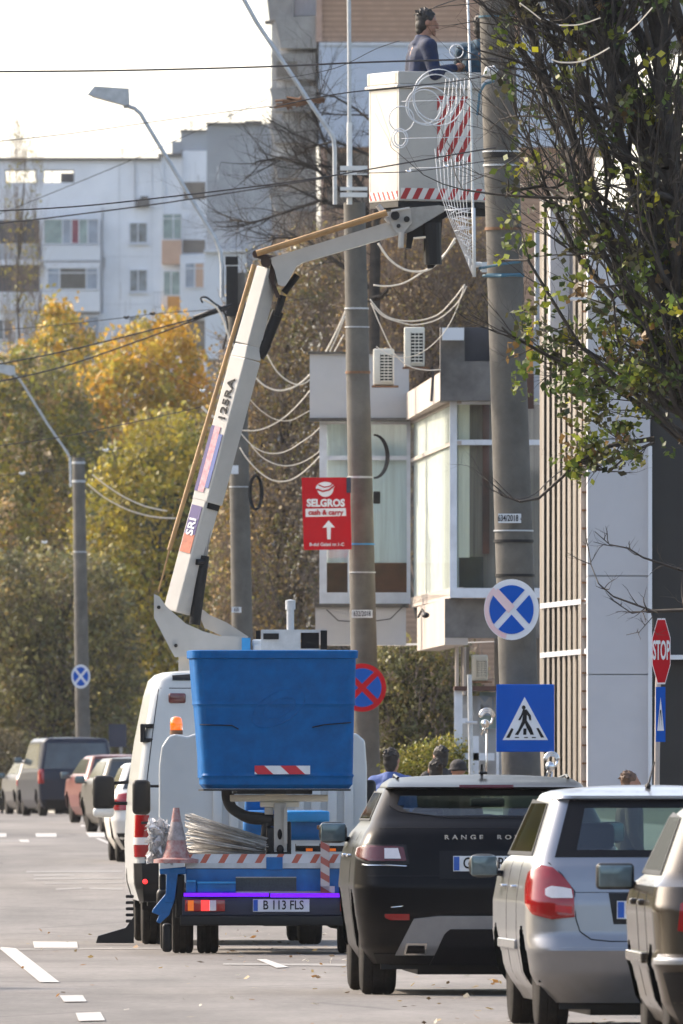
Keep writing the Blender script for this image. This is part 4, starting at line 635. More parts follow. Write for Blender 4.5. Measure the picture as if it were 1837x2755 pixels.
# ------------------------------------------------------------------ wires and ropes of lights
def spline(pts, k=5):
    out = []; n = len(pts)
    for i in range(n-1):
        p0, p1, p2, p3 = pts[max(i-1, 0)], pts[i], pts[i+1], pts[min(i+2, n-1)]
        for j in range(k):
            u = j/k; out.append(tuple(.5*((2*b_)+(-a_+c_)*u+(2*a_-5*b_+4*c_-d_)*u*u+(-a_+3*b_-3*c_+d_)*u**3) for a_, b_, c_, d_ in zip(p0, p1, p2, p3)))
    return out+[tuple(pts[-1])]
def line(name, label, cat, pts, d, r, m, group, d1=None, k=5):
    q = spline(pts, k); n = len(q); W = [P(x, y, d+((d1 or d)-d)*i/(n-1)) for i, (x, y) in enumerate(q)]; mb = MB(); mb.tube(W, r, 6); return tag(mb.build(name, M[m], None, True), label, cat, group)
WG = 'wires spanning the street'
for lb, pts, d, r in (('thick wire crossing the sky from the left edge to behind the worker', [(-60, 193), (300, 190), (700, 180), (1000, 167), (1300, 159), (1345, 158)], 158, .010), ('thin wire rising across the sky to a knotted joint left of the tower', [(-60, 386), (200, 358), (480, 318), (700, 289), (730, 286)], 230, .007), ('steep thin wire climbing past the roof of the pale block', [(-60, 598), (100, 535), (350, 432), (560, 338), (724, 264)], 300, .008),
        ('upper of two dark wires passing above the glazed balconies', [(-60, 570), (200, 556), (450, 530), (700, 500), (860, 478), (990, 456), (1290, 404), (1335, 398)], 158, .008), ('lower of two dark wires passing above the glazed balconies', [(-60, 606), (100, 590), (400, 552), (600, 522), (760, 497), (870, 480)], 205, .010), ('upper dark wire ending in the clamp at the dark pole', [(-60, 990), (150, 950), (350, 902), (550, 850), (610, 832)], 240, .013), ('lower dark wire ending in the clamp at the dark pole', [(-60, 1038), (150, 992), (350, 925), (550, 852), (610, 834)], 240, .013),
        ('thin wire with insulators crossing above the yellow treetop', [(-60, 893), (150, 875), (340, 854), (420, 844), (600, 830), (850, 800)], 260, .007), ('pale wire sloping in front of the yellow tree to the boom', [(-60, 1206), (150, 1178), (350, 1138), (545, 1094)], 235, .008), ('thin wire between basket and thickest pole with two bulbs', [(960, 466), (1100, 462), (1200, 450), (1290, 436), (1340, 430)], 157.5, .005), ('thin pale wire running from the knotted joint across the basket', [(724, 290), (900, 254), (1080, 234), (1200, 222), (1290, 208)], 157.6, .007),
        ('faint wire low in front of the yellow tree', [(-60, 1285), (90, 1272), (180, 1262)], 380, .012), ('short wire with insulator above the slim left pole', [(180, 1230), (285, 1212), (330, 1204)], 380, .012), ('thin slanting stay wire behind the blue basket', [(690, 1430), (740, 1600), (790, 1730)], 240, .006), ('thin dark wire rising from the worker toward the top edge', [(1166, 20), (1230, -2), (1290, -20)], 157.6, .006), ('thin wire rising over the pale blue wall to the worker', [(735, 216), (900, 184), (1010, 132), (1075, 110)], 157.6, .004), ('faint short wire in front of the green tree', [(370, 948), (540, 1048), (590, 1046)], 300, .006)):
    line('overhead_wire', lb, 'wire', pts, d, r, 'wire', WG, k=4)
RG = 'ropes of lights between the poles'
for lb, pts, d, r in (('brightest rope of lights hanging under the upper boom', [(1017, 654), (1045, 695), (1085, 724), (1130, 731), (1165, 718), (1200, 680), (1225, 640)], 175, .014), ('rope of lights from the sign pole passing under the brightest rope', [(1004, 767), (1045, 770), (1090, 760), (1140, 730), (1180, 700), (1225, 650)], 178, .011), ('upper rope of lights above the highest air conditioner', [(995, 805), (1030, 845), (1075, 862), (1130, 862), (1180, 845), (1220, 805), (1250, 765)], 190, .009), ('second rope of lights just below the one above the air conditioner', [(997, 815), (1030, 850), (1080, 868), (1120, 874), (1180, 858), (1230, 815), (1255, 770)], 190, .009), ('rope dropping steeply across the lower air conditioner', [(1000, 820), (1025, 880), (1060, 950), (1100, 985), (1150, 996), (1185, 994)], 195, .008), ('thin rope hanging across both air conditioners', [(1012, 932), (1050, 956), (1090, 962), (1140, 945), (1190, 900), (1225, 840), (1250, 765)], 195, .006),
        ('bright rope starting at the boom elbow cylinder', [(685, 1014), (715, 1040), (755, 1051), (800, 1036), (840, 1000), (880, 940), (915, 870), (930, 835)], 222, .014), ('short rope falling from above the boom bend', [(718, 954), (745, 1000), (780, 1028), (812, 1034), (850, 1005), (890, 940), (928, 850)], 222, .011), ('rope sweeping up from the boom to the parapet', [(643, 1157), (690, 1158), (735, 1142), (780, 1110), (830, 1055), (880, 980), (925, 900)], 224, .010), ('faint pinkish rope under the parapet corner', [(668, 1070), (700, 1103), (740, 1128), (780, 1131), (820, 1112), (870, 1080), (925, 1020)], 224, .007), ('middle rope between the dark pole and the sign pole', [(647, 1165), (680, 1200), (720, 1219), (765, 1216), (810, 1190), (860, 1150), (925, 1060)], 224, .009), ('second lowest rope between the dark pole and the sign pole', [(675, 1198), (705, 1230), (745, 1250), (785, 1252), (830, 1235), (880, 1195), (930, 1130)], 224, .008), ('lowest rope above the red sign', [(645, 1204), (665, 1235), (700, 1272), (740, 1294), (785, 1290), (830, 1258), (880, 1205), (930, 1150)], 224, .011),
        ('upper left rope of lights beside the distant slim pole', [(248, 1277), (280, 1302), (330, 1335), (390, 1362), (450, 1375)], 300, .014), ('lower left rope of lights beside the distant slim pole', [(235, 1302), (280, 1338), (340, 1370), (410, 1390), (480, 1395)], 300, .014), ('short bright rope crossing the ochre rod of the boom', [(543, 1094), (560, 1112), (580, 1126)], 235, .022), ('rope of lights bunched above the ochre rod left of the boom', [(545, 805), (580, 825), (600, 860), (615, 905), (635, 942)], 235, .016), ('pale rope in the twigs right of the thickest pole', [(1392, 398), (1425, 445), (1470, 500), (1500, 540), (1560, 560)], 146, .007), ('second pale rope low in the twigs right of the thickest pole', [(1400, 495), (1450, 535), (1500, 560), (1545, 556)], 146, .005), ('slanting rope of lights at the top between pole and tree', [(1398, 8), (1425, 28), (1455, 52)], 132, .006), ('upper bead chain of lights across the dark tree limb', [(1505, 68), (1560, 66), (1615, 48)], 132, .006), ('lower bead chain of lights across the dark tree limb', [(1484, 160), (1510, 168), (1560, 166), (1605, 148), (1640, 128)], 132, .007), ('rising bead chain of lights near the top right corner', [(1688, 88), (1720, 60), (1755, 20)], 132, .006), ('thin grey cable looping across the thickest pole above its plate', [(1340, 1320), (1360, 1338), (1400, 1342), (1440, 1328), (1480, 1290), (1560, 1225)], 157.9, .006)):
    line('light_rope', lb, 'rope of lights', pts, d, r, 'rope' if 'grey cable' not in lb else 'wire', RG)
for x, y, d, lb in ((1100, 462, 157.4, 'silvery bulb knot on the left of the basket wire'), (1202, 448, 157.4, 'silvery bulb knot on the right of the basket wire'), (340, 855, 259.9, 'dark insulator left of its pair above the yellow treetop'), (410, 845, 259.9, 'dark insulator right of its pair above the yellow treetop'), (285, 1212, 379.9, 'small white insulator above the slim left pole'), (60, 1275, 379.9, 'small white insulator low at the left edge'), (545, 1052, 299.9, 'small insulator left of the boom in front of the brown twigs'), (120, 1460, 379.9, 'tiny white insulator left of the slim pole')):
    t = thing('insulator', lb, 'insulator', P(x, y, d), group='insulators on the wires'); m = MB(); e = d/F*.62; m.ball((0, 0, 0), (10*e, 6*e, 6*e)).ball((8*e, 0, 5*e), (5*e, 5*e, 5*e)).ball((-8*e, 0, 3*e), (6*e, 5*e, 5*e)); m.build('body', M['chrome' if y < 470 else 'blackplastic' if y < 900 else 'white'], t, True)
t = thing('wire_joint', 'knotted dark brown wire joint in front of the old balconies', 'wire joint', P(770, 280, 229), px=True); m = MB()
for k in range(14): m.tube([P(735+random.uniform(0, 80), 284+random.gauss(0, 6), 229), P(760+random.uniform(0, 60), 276+random.gauss(0, 7), 229), P(790+random.uniform(0, 85), 270+random.gauss(0, 5), 229)], .018, 5)
m.build('joint', M['rust'], t, True)
t = thing('pole_clamp', 'curled cable and clamp where the two dark wires meet the pole', 'clamp', P(600, 832, 240), px=True); m = MB(); m.tube([P(x, y, 240) for x, y in spline([(545, 815), (540, 802), (555, 800), (575, 815), (600, 835), (612, 880), (600, 940)])], .016, 6).tube([P(520, 855, 240), P(575, 838, 240), P(625, 820, 240)], [.03, .045, .02], 8); m.build('clamp', M['blackplastic'], t, True)
# shepherd-hook ornaments behind the black car
def ornament(label, cx, cy, d, s_):
    t = pxthing('light_ornament', label, 'ornament', cx, d, 'white wire ornaments'); m = MB(); q = lambda x, y: P(cx+x*s_, cy+y*s_, d)
    for k in range(3): m.tube([q(-26+k*4+(26-k*4)*(1-math.cos(a)), -(30-k*6)*math.sin(a)) for a in [math.pi*i/10 for i in range(11)]], .012, 6)
    m.tube([q(20, 0), q(16, 18), q(-8, 30), q(-20, 60)], .014, 6).ball(q(-6, 22), .05, 8).tube([P(cx, cy+40*s_, d), P(cx-4, 2150, d)], .012, 6); m.build('ornament', M['chrome'], t, True); return t
ornament('coiled white wire ornament left of the crossing sign', 1310, 1930, 170, .8); ornament('white hooked wire ornament below the corner of the crossing sign', 1484, 2046, 152, .75)
# flat frame decoration hung on the pole
t = thing('wire_decoration', 'white wire frame decoration with circles hanging on the thickest pole', 'light decoration', P(1268, 745, 158), px=True); DD = 158.2; m = MB(); m.tube([P(1257, -40, DD), P(1268, 300, DD), P(1272, 560, DD), P(1274, 745, DD)], .012, 8).tube([P(1274, 560, DD-.05), P(1276, 745, DD-.05)], .02, 6); m.build('upright', M['white'], t, True)
m = MB()
for y in (270, 370, 450, 562): m.tube([P(1080 if y < 400 else 1100 if y < 500 else 1195, y+3, DD), P(1268, y-2, DD)], .004, 5)
for cx, cy, rx, ry in ((1150, 285, 58, 52), (1142, 287, 44, 46), (1180, 262, 70, 76), (1172, 262, 58, 62), (1080, 320, 34, 34), (1228, 138, 18, 18), (1075, 372, 22, 26), (1076, 372, 16, 20)): m.tube([P(cx+rx*math.cos(a), cy+ry*math.sin(a), DD) for a in [2*math.pi*i/28 for i in range(29)]], .006, 5)
for i in range(9): m.tube([P(1170+i*11, 400+i*3, DD), P(1178+i*9.5, 500+i*4, DD), P(1205+i*7, 580+i*6, DD), P(1272, 742, DD)], .003, 4)
for i in range(7): m.tube([P(1200+i*10, 210, DD+.01), P(1180+i*13, 400, DD+.01)], .003, 4)
for i in range(60):
    v = random.random(); x0 = 1272-(1-v)*72; m.tube([P(x0+random.uniform(0, 1)*(1274-x0), 562+v*175, DD-.02), P(x0+random.uniform(0, 1)*(1274-x0), 562+v*175+random.uniform(-14, 14), DD-.03)], .004, 4)
m.build('wire_pattern', M['thinwire'], t, True); m = MB(); m.tube([P(1276, 712, DD), P(1296, 712, DD), P(1300, 728, DD)], .03, 8).pbox(1296, 705, 1310, 732, DD-.05, .1); m.build('clamp', M['white'], t)
m = MB(); m.tube([P(1290, 722, DD), P(1340, 712, DD-.25), P(1400, 704, DD-.2)], .014, 6).tube([P(1300, 742, DD), P(1350, 742, DD-.26), P(1400, 738, DD-.2)], .016, 6); m.build('blue_strap', M['strap'], t)
# ------------------------------------------------------------------ vehicles
def paint(name, col, rough=.28, metal=.4, dirt=(.20, .17, .13), dz=.5, amt=.55, coat=.55):
    """car paint with clear coat and road dust that thins out upwards in patches"""
    m = mat(name, col, rough, metal, var=.04, scale=1.5, coat=coat, spec=.12 if col[0] < .005 else .3); n = m.node_tree; N = n.nodes; L = n.links; b = N['Principled BSDF']; tc = N.new('ShaderNodeTexCoord')
    no = N.new('ShaderNodeTexNoise'); no.inputs['Scale'].default_value = 5; no.inputs['Detail'].default_value = 8; L.new(tc.outputs['Object'], no.inputs['Vector']); se = N.new('ShaderNodeSeparateXYZ'); L.new(tc.outputs['Object'], se.inputs[0])
    mr = N.new('ShaderNodeMapRange'); mr.inputs['From Min'].default_value = dz; mr.inputs['From Max'].default_value = dz*.2; mr.inputs['To Min'].default_value = 0; mr.inputs['To Max'].default_value = amt; L.new(se.outputs['Z'], mr.inputs['Value'])
    ml = N.new('ShaderNodeMath'); ml.operation = 'MULTIPLY'; ml.use_clamp = True; L.new(mr.outputs[0], ml.inputs[0]); L.new(no.outputs['Fac'], ml.inputs[1])
    mx = N.new('ShaderNodeMix'); mx.data_type = 'RGBA'; mx.inputs['B'].default_value = (*dirt, 1); L.new(ml.outputs[0], mx.inputs['Factor']); L.new(b.inputs['Base Color'].links[0].from_socket, mx.inputs['A']); L.new(mx.outputs['Result'], b.inputs['Base Color'])
    r2 = N.new('ShaderNodeMapRange'); r2.inputs['To Min'].default_value = rough; r2.inputs['To Max'].default_value = .8; L.new(ml.outputs[0], r2.inputs['Value']); L.new(r2.outputs[0], b.inputs['Roughness']); return m
M['cglass'] = glassmat('car_glass', (.50, .62, .57), const=.09); M['cglassd'] = glassmat('tinted_car_glass', (.16, .20, .17), const=.16)
M['interior'] = mat('interior', (.03, .03, .032), .8)
class Car:
    def __init__(s, name, label, cat, loc, rotz, spec, pm, bow=.05, wheels=(.75, 3.4), wr=.32, group=None, crown=.035, fbow=.12):
        s.t = thing(name, label, cat, loc, rotz, group); s.spec = spec; s.pm = pm; s.bow = bow; s.w = wheels; s.wr = wr; s.holes = []; s.sh = []; s.fh = []; s.crown = crown; s.fbow = fbow; s.arch = 1.17
    def row(s, z):
        sp = s.spec
        if z <= sp[0][0]: return sp[0][1:]
        for a, b in zip(sp, sp[1:]):
            if z <= b[0]:
                u = (z-a[0])/(b[0]-a[0]+1e-9); return tuple(p+(q-p)*u for p, q in zip(a[1:], b[1:]))
        return sp[-1][1:]
    def pos(s, u, z):
        """point on the rear half: u is the distance along the skin from the rear centre line"""
        yr, yf, hw, rr, rf = s.row(z); sg = -1 if u < 0 else 1; u = abs(u); a = hw-rr; q = rr*math.pi/2
        if u <= a: return Vector((sg*u, yr+s.bow*(u/hw)**2, z))
        y0 = yr+s.bow*(a/hw)**2
        if u <= a+q: t = (u-a)/rr; return Vector((sg*(a+rr*math.sin(t)), y0+rr*(1-math.cos(t)), z))
        return Vector((sg*hw, y0+rr+(u-a-q), z))
    def side(s, y, z, sg): return Vector((sg*s.row(z)[2], y, z))
    def front(s, x, z): yr, yf, hw, rr, rf = s.row(z); return Vector((x, yf-s.fbow*(x/hw)**2, z))
    def body(s, zs=None, nr=26, nc=7, ns=44, name='body'):
        if zs is None:
            zs = []
            for a, b in zip(s.spec, s.spec[1:]):
                k = max(1, int(round((b[0]-a[0])/.025))); zs += [a[0]+(b[0]-a[0])*i/k for i in range(k)]
            zs.append(s.spec[-1][0])
        rows = []
        for z in zs:
            yr, yf, hw, rr, rf = s.row(z); a = hw-rr; half = [s.pos(a*i/nr, z) for i in range(nr)]+[s.pos(a+rr*math.pi/2*i/nc, z) for i in range(nc)]
            ys = half[-1].y if False else s.pos(a+rr*math.pi/2, z).y; yfe = yf-s.fbow-rf
            half += [Vector((hw, ys+(yfe-ys)*i/ns, z)) for i in range(ns+1)]
            half += [Vector((hw-rf*.6*(1-math.cos(math.pi/2*i/5)), yfe+rf*math.sin(math.pi/2*i/5), z)) for i in range(1, 6)]
            xe = hw-rf*.6; half += [Vector((xe*(1-i/8), yf-s.fbow*((1-i/8))**2, z)) for i in range(1, 9)]
            rows.append([Vector((-v.x, v.y, v.z)) for v in half[1:][::-1]][1:] + half if False else half+[Vector((-v.x, v.y, v.z)) for v in half[1:-1][::-1]])
        n = len(rows[0]); nh = nr+nc+ns+1+5+8; mb = MB(); vs = [v for r_ in rows for v in r_]; fs = []
        def inpoly(p, poly):
            c = False; x, y = p
            for (x1, y1), (x2, y2) in zip(poly, poly[1:]+poly[:1]):
                if (y1 > y) != (y2 > y) and x < (x2-x1)*(y-y1)/(y2-y1)+x1: c = not c
            return c
        for i in range(len(rows)-1):
            for j in range(n):
                j2 = (j+1) % n; c = (rows[i][j]+rows[i][j2]+rows[i+1][j]+rows[i+1][j2])/4; jj = j if j < nh else n-1-j; skip = False
                if jj < nr+nc:
                    for p in s.holes:
                        if inpoly((c.x, c.z), p): skip = True
                elif jj < nr+nc+ns:
                    for p in s.sh:
                        if inpoly((c.y, c.z), p): skip = True
                    for wy in s.w:
                        if (c.y-wy)**2+(c.z-s.wr)**2 < (s.wr*s.arch)**2: skip = True
                else:
                    for p in s.fh:
                        if inpoly((c.x, c.z), p): skip = True
                if not skip: fs.append((i*n+j, i*n+j2, (i+1)*n+j2, (i+1)*n+j))
        top = rows[-1]; yc = sum(v.y for v in top)/n; yl = max(v.y for v in top)-min(v.y for v in top); o = len(vs); prev = (len(rows)-1)*n; K = 7
        for k in range(1, K+1):
            u = k/K*.985; cr = s.crown*(1-(1-u)**2.2)
            for v in top: vs.append(Vector((v.x*(1-u), yc+(v.y-yc)*(1-u), v.z+cr)))
            cur = len(vs)-n; fs += [(prev+j, prev+(j+1) % n, cur+(j+1) % n, cur+j) for j in range(n)]; prev = cur
        fs.append(tuple(prev+j for j in range(n)))
        mb.add(vs, fs); b = mb.build(name, s.pm, s.t, 2); s.bodyo = b
        yr, yf, hw, rr, rf = s.row(s.spec[0][0]); m = MB(); zb = s.spec[0][0]; m.box((-hw+.06, yr+.12, zb-.04), (hw-.06, yf-.2, zb+.06)); m.box((-hw*.6, yr+.25, zb-.08), (hw*.6, yf-.4, zb+.0)); m.build('underbody', M['blackplastic'], s.t)
        for wy in s.w:
            for sg in (-1, 1):
                m = MB(); hh = s.row(s.wr)[2]; pts = [(sg*(hh-.30), wy+s.wr*1.2*math.cos(a), max(s.wr+s.wr*1.2*math.sin(a), .12)) for a in [math.pi*(i/12) for i in range(13)]]; m.prism(pts, (sg*.012, 0, 0))
                for k in range(12):
                    p, q = pts[k], pts[k+1]; m.add([p, q, (sg*(hh-.015), q[1], q[2]), (sg*(hh-.015), p[1], p[2])], [(0, 1, 2, 3)])
                m.build('wheel_arch_liner', M['blackplastic'], s.t, fixn=False, weld=True)
        return s
    def patch(s, name, m, poly, fn='rear', off=.006, nz=14, nu=14, border=None, parent=None, sg=-1, smooth=True, skirt=.02):
        zs = [p[1] for p in poly]; z0, z1 = min(zs), max(zs); rows = []
        for i in range(nz+1):
            z = z0+(z1-z0)*i/nz; zz = min(max(z, z0+1e-4), z1-1e-4); xs = []
            for (x1, y1), (x2, y2) in zip(poly, poly[1:]+poly[:1]):
                if (y1-zz)*(y2-zz) <= 0 and y1 != y2: xs.append(x1+(x2-x1)*(zz-y1)/(y2-y1))
            a, b = min(xs), max(xs); r_ = []
            for j in range(nu+1):
                u = a+(b-a)*j/nu
                g = {'rear': lambda u, z: s.pos(u, z), 'side': lambda u, z: s.side(u, z, sg), 'front': lambda u, z: s.front(u, z)}[fn]
                p = g(u, z); e = .01; t1 = g(u+e, z)-g(u-e, z); t2 = g(u, z+e)-g(u, z-e); nn = t1.cross(t2).normalized(); out = Vector((p.x*.3, p.y-2 if fn != 'front' else 1, 0)) if fn != 'side' else Vector((sg, 0, 0))
                if nn.dot(out) < 0: nn = -nn
                r_.append((p+nn*off, p-nn*skirt))
            rows.append(r_)
        mb = MB(); w_ = nu+1; vs = [q[0] for r_ in rows for q in r_]; fs = []; mi = []
        for i in range(nz):
            for j in range(nu):
                bd = 0
                if border:
                    bl, br, bb, bt = border; u = (j+.5)/nu; v = (i+.5)/nz; bd = 1 if (u < bl or u > 1-br or v < bb or v > 1-bt) else 0
                fs.append((i*w_+j, i*w_+j+1, (i+1)*w_+j+1, (i+1)*w_+j)); mi.append(bd)
        rim = [(0, j) for j in range(nu)]+[(i, nu) for i in range(nz)]+[(nz, j) for j in range(nu, 0, -1)]+[(i, 0) for i in range(nz, 0, -1)]; o = len(vs); vs += [rows[i][j][1] for i, j in rim]; k = len(rim)
        for q in range(k):
            a, b = rim[q], rim[(q+1) % k]; fs.append((a[0]*w_+a[1], b[0]*w_+b[1], o+(q+1) % k, o+q)); mi.append(1 if border else 0)
        mb.v = [tuple(v) for v in vs]; mb.f = fs; mb.m = mi
        return mb.build(name, [M[m], M['ink']] if border else M[m], parent or s.t, 2 if smooth else False)
    def wheel(s, y, sg, wd=.22, hw=None, inset=.0):
        hw = hw or s.row(s.wr)[2]; x = sg*(hw-.02-inset); r = s.wr; m = MB(); a = -sg*wd
        m.lathe([(r*.62, 0), (r*.66, a*.02), (r*.86, -a*.03), (r*.96, a*.03), (r, a*.13), (r, a*.3), (r*.985, a*.31), (r*.985, a*.34), (r, a*.35), (r, a*.64), (r*.985, a*.65), (r*.985, a*.69), (r, a*.7), (r, a*.87), (r*.96, a*.97), (r*.86, a*1.03), (r*.62, a)], (x, y, r), 'X', 36)
        wo = m.build('wheel', M['tyre'], s.t, 2); m = MB(); m.lathe([(r*.64, a*.02), (r*.60, a*.06), (r*.57, a*.45)], (x, y, r), 'X', 30); m.lathe([(.06, a*.08), (.07, a*.10), (.07, a*.4), (.001, a*.4)], (x, y, r), 'X', 14)
        for k in range(5):
            an = 2*math.pi*k/5+.3; c, q = math.cos(an), math.sin(an); m.beam((x+a*.1, y+c*.05, r+q*.05), (x+a*.09, y+c*r*.6, r+q*r*.6), .03, r*.17)
        m.build('rim', M['rim'], wo, 2)
    def wheels_all(s, **k):
        for y in s.w:
            for sg in (-1, 1): s.wheel(y, sg, **k)
    def mirror(s, y, z, sg, w_=.2, h=.15, m='blackplastic', g='mirrorg', rd=.05):
        hw = s.row(z)[2]; x0 = sg*(hw+.04); x1 = sg*(hw+.04+w_); mb = MB(); mb.rbox((min(x0, x1), y, z-h/2), (max(x0, x1), y+.12, z+h/2), rd); mb.tube([(sg*(hw-.03), y+.08, z-h*.35), (sg*(hw+.09), y+.06, z-h*.3)], .022, 6); o = mb.build('mirror', M[m] if isinstance(m, str) else m, s.t, 2)
        mb = MB(); mb.rbox((min(x0, x1)+.012, y-.006, z-h/2+.012), (max(x0, x1)-.012, y+.02, z+h/2-.012), rd*.8); mb.build('mirror_glass', M[g], o, 2)
    def seats(s, y, z0=.55, zt=1.15, w_=.46, n=2, head=True, dx=.36):
        for i in range(n):
            x = (-dx, dx)[i] if n == 2 else (-dx*1.3, 0, dx*1.3)[i]; m = MB(); m.rbox((x-w_/2, y, z0), (x+w_/2, y+.16, zt), .07)
            if head: m.rbox((x-.12, y+.02, zt+.03), (x+.12, y+.12, zt+.2), .05); m.tube([(x-.05, y+.07, zt-.05), (x-.05, y+.07, zt+.08)], .01, 5).tube([(x+.05, y+.07, zt-.05), (x+.05, y+.07, zt+.08)], .01, 5)
            m.build('seat', M['interior'], s.t, 2)
def plate(t, x, y, z, s_, w_=.52, h=.112, yaw=0):
    m = MB(); m.box((x-w_/2, y-.012, z-h/2), (x+w_/2, y, z+h/2)); p = m.build('number_plate', M['plate'], t); m = MB(); m.box((x-w_/2+.004, y-.0155, z-h/2+.006), (x-w_/2+.045, y-.011, z+h/2-.006)); m.build('blue_band', M['plateblue'], p)
    if s_: text('plate_lettering', s_, h*1.02, M['ink'], p, (x+.02, y-.0135, z), sx=.80, bold=.0015, ext=.0015)
    return p
# ---- black luxury SUV
pb = paint('black_gloss', (.003, .003, .004), .3, .0, (.13, .11, .09), .7, .4, .06)
c = Car('parked_car', 'glossy black SUV with a sloping thin rear window parked behind the blue lift truck', 'car', ((1315-CX)/367.0, 117.2, 0), R(1.9), [(.23, .22, 4.1, .84, .25, .4), (.36, .08, 4.25, .93, .27, .5), (.60, .0, 4.33, .965, .28, .6), (.80, .0, 4.33, .985, .27, .6), (1.00, .06, 4.28, .970, .24, .6), (1.10, .10, 4.2, .945, .22, .6), (1.19, .15, 4.0, .90, .2, .5), (1.24, .20, 3.6, .865, .18, .4), (1.27, .25, 3.2, .85, .16, .3), (1.30, .30, 3.1, .84, .15, .3), (1.515, .56, 2.55, .74, .13, .25), (1.522, .43, 2.5, .73, .16, .25), (1.530, .41, 2.45, .728, .18, .25), (1.555, .52, 2.4, .715, .2, .25), (1.595, 1.0, 2.2, .66, .2, .2)], pb, bow=.10, wheels=(.80, 3.46), wr=.36, crown=.028)
GL = [(-.70, 1.40), (-.66, 1.505), (.66, 1.505), (.70, 1.40), (.62, 1.345), (.27, 1.30), (-.27, 1.30), (-.62, 1.345)]
c.holes = [[(x*.93, 1.42+(z-1.42)*.8) for x, z in GL]]; c.sh = [[(.75, 1.29), (.95, 1.47), (2.4, 1.49), (2.9, 1.29)]]; c.fh = [[(-.7, 1.28), (-.6, 1.5), (.6, 1.5), (.7, 1.28)]]
c.body(); T = c.t
c.patch('rear_window', 'cglass', [(x*1.04, z) for x, z in GL], nz=24, nu=40, border=(.05, .05, .09, .22), off=.004); c.patch('side_window', 'cglassd', [(.68, 1.28), (.9, 1.49), (2.45, 1.50), (2.98, 1.28)], 'side', nu=20, border=(.04, .04, .1, .1)); c.patch('side_window', 'cglassd', [(.68, 1.28), (.9, 1.49), (2.45, 1.50), (2.98, 1.28)], 'side', sg=1, nu=20, border=(.04, .04, .1, .1)); c.patch('windscreen', 'cglass', [(-.74, 1.27), (-.62, 1.52), (.62, 1.52), (.74, 1.27)], 'front')
c.seats(2.2, .6, 1.18); c.seats(1.35, .6, 1.13, n=3, dx=.32); m = MB(); m.rbox((-.66, .7, 1.22), (.66, 1.3, 1.28), .02); m.build('parcel_shelf', M['interior'], T); m = MB(); m.tube([(.12, 2.9, 1.44), (.12, 2.9, 1.50)], .01, 6).rbox((-.02, 2.86, 1.38), (.24, 2.9, 1.45), .02); m.build('inner_mirror', M['interior'], T)
for sg in (-1, 1):
    q = lambda pts: [(sg*x, z) for x, z in pts]
    tl = c.patch('tail_lamp', 'redlampd', q([(.60, .985), (.62, 1.09), (.90, 1.10), (1.08, 1.075), (1.06, 1.03), (.88, .985)]), off=.012, nu=20); c.patch('lamp_frame', 'blackplastic', q([(.58, .965), (.60, 1.105), (.92, 1.115), (1.10, 1.085), (1.08, 1.02), (.88, .965)]), off=.004, nu=20); c.patch('reversing_lens', 'clearlamp', q([(.64, 1.00), (.66, 1.075), (.76, 1.075), (.76, 1.00)]), off=.017, nu=8, nz=6, parent=tl)
    c.patch('lamp_trim', 'chrome', q([(.60, .945), (.60, .955), (.95, .965), (.95, .95)]), off=.008, nz=3); c.patch('reflector', 'redlamp', q([(.58, .555), (.58, .60), (.76, .60), (.76, .575), (.72, .555)]), off=.008, nz=5)
    c.patch('exhaust_finisher', 'chrome', q([(.45, .31), (.45, .39), (.60, .39), (.62, .31)]), off=.020, nz=6); c.patch('exhaust_opening', 'ink', q([(.465, .325), (.465, .372), (.59, .372), (.60, .325)]), off=.024, nz=4)
M['skid'] = mat('satin_skid_plate', (.30, .31, .33), .35, .5)
c.patch('skid_plate', 'skid', [(-.68, .30), (-.54, .58), (-.37, .585), (-.30, .545), (.30, .545), (.37, .585), (.54, .58), (.68, .30)], off=.010, nu=30); c.patch('diffuser', 'ink', [(-.43, .22), (-.32, .46), (-.28, .49), (.28, .49), (.32, .46), (.43, .22)], off=.018, nu=20)
c.patch('lower_valance', 'ink', [(-.84, .235), (-.86, .31), (.86, .31), (.84, .235)], off=.006, nz=5, nu=24); c.patch('bumper_crease', 'chrome', [(-.72, .645), (-.72, .652), (-.62, .660), (-.62, .654)], off=.004, nz=2, skirt=.002)
c.patch('tailgate_seam', 'ink', [(-.80, 1.226), (-.80, 1.232), (.80, 1.232), (.80, 1.226)], off=.002, nz=2, skirt=.002, nu=30); c.patch('plate_recess', 'ink', [(-.36, .86), (-.36, 1.06), (.36, 1.06), (.36, .86)], off=.003, nz=6); c.patch('bumper_seam', 'ink', [(-.90, .875), (-.90, .882), (.90, .882), (.90, .875)], off=.002, nz=2, nu=30, skirt=.002)
plate(T, 0, c.pos(0, .965).y-.014, .968, 'GL 12 RVR'); text('lettering', 'RANGE  ROVER', .046, M['chrome'], T, (0.01, c.pos(0, 1.165).y-.006, 1.160), sx=1.30, bold=.0012, spc=1.75)
spc = bpy.data.objects[T.children[-1].name]; spc.data.transform(Matrix.Identity(4))
c.patch('high_brake_lamp', 'redlampd', [(-.2, 1.5225), (-.2, 1.529), (.2, 1.529), (.2, 1.5225)], off=.004, nz=2); m = MB(); m.tube([(0, 1.25, 1.61), (.0, 1.23, 1.70)], [.012, .008], 6).rbox((-.03, .96, 1.625), (.03, 1.08, 1.645), .008); m.build('aerial', M['blackplastic'], T)
c.patch('arch_trim', 'blackplastic', [(.30, .24), (.36, .62), (1.26, .62), (1.30, .24)], 'side', off=.004) if False else None
c.wheels_all(wd=.245); c.mirror(2.95, 1.19, -1, .21, .16, pb); c.mirror(2.95, 1.19, 1, .21, .16, pb); m = MB()
for y in (1.45, 2.45): m.rbox((-c.row(1.02)[2]-.03, y, 1.01), (-c.row(1.02)[2]+.01, y+.2, 1.035), .01)
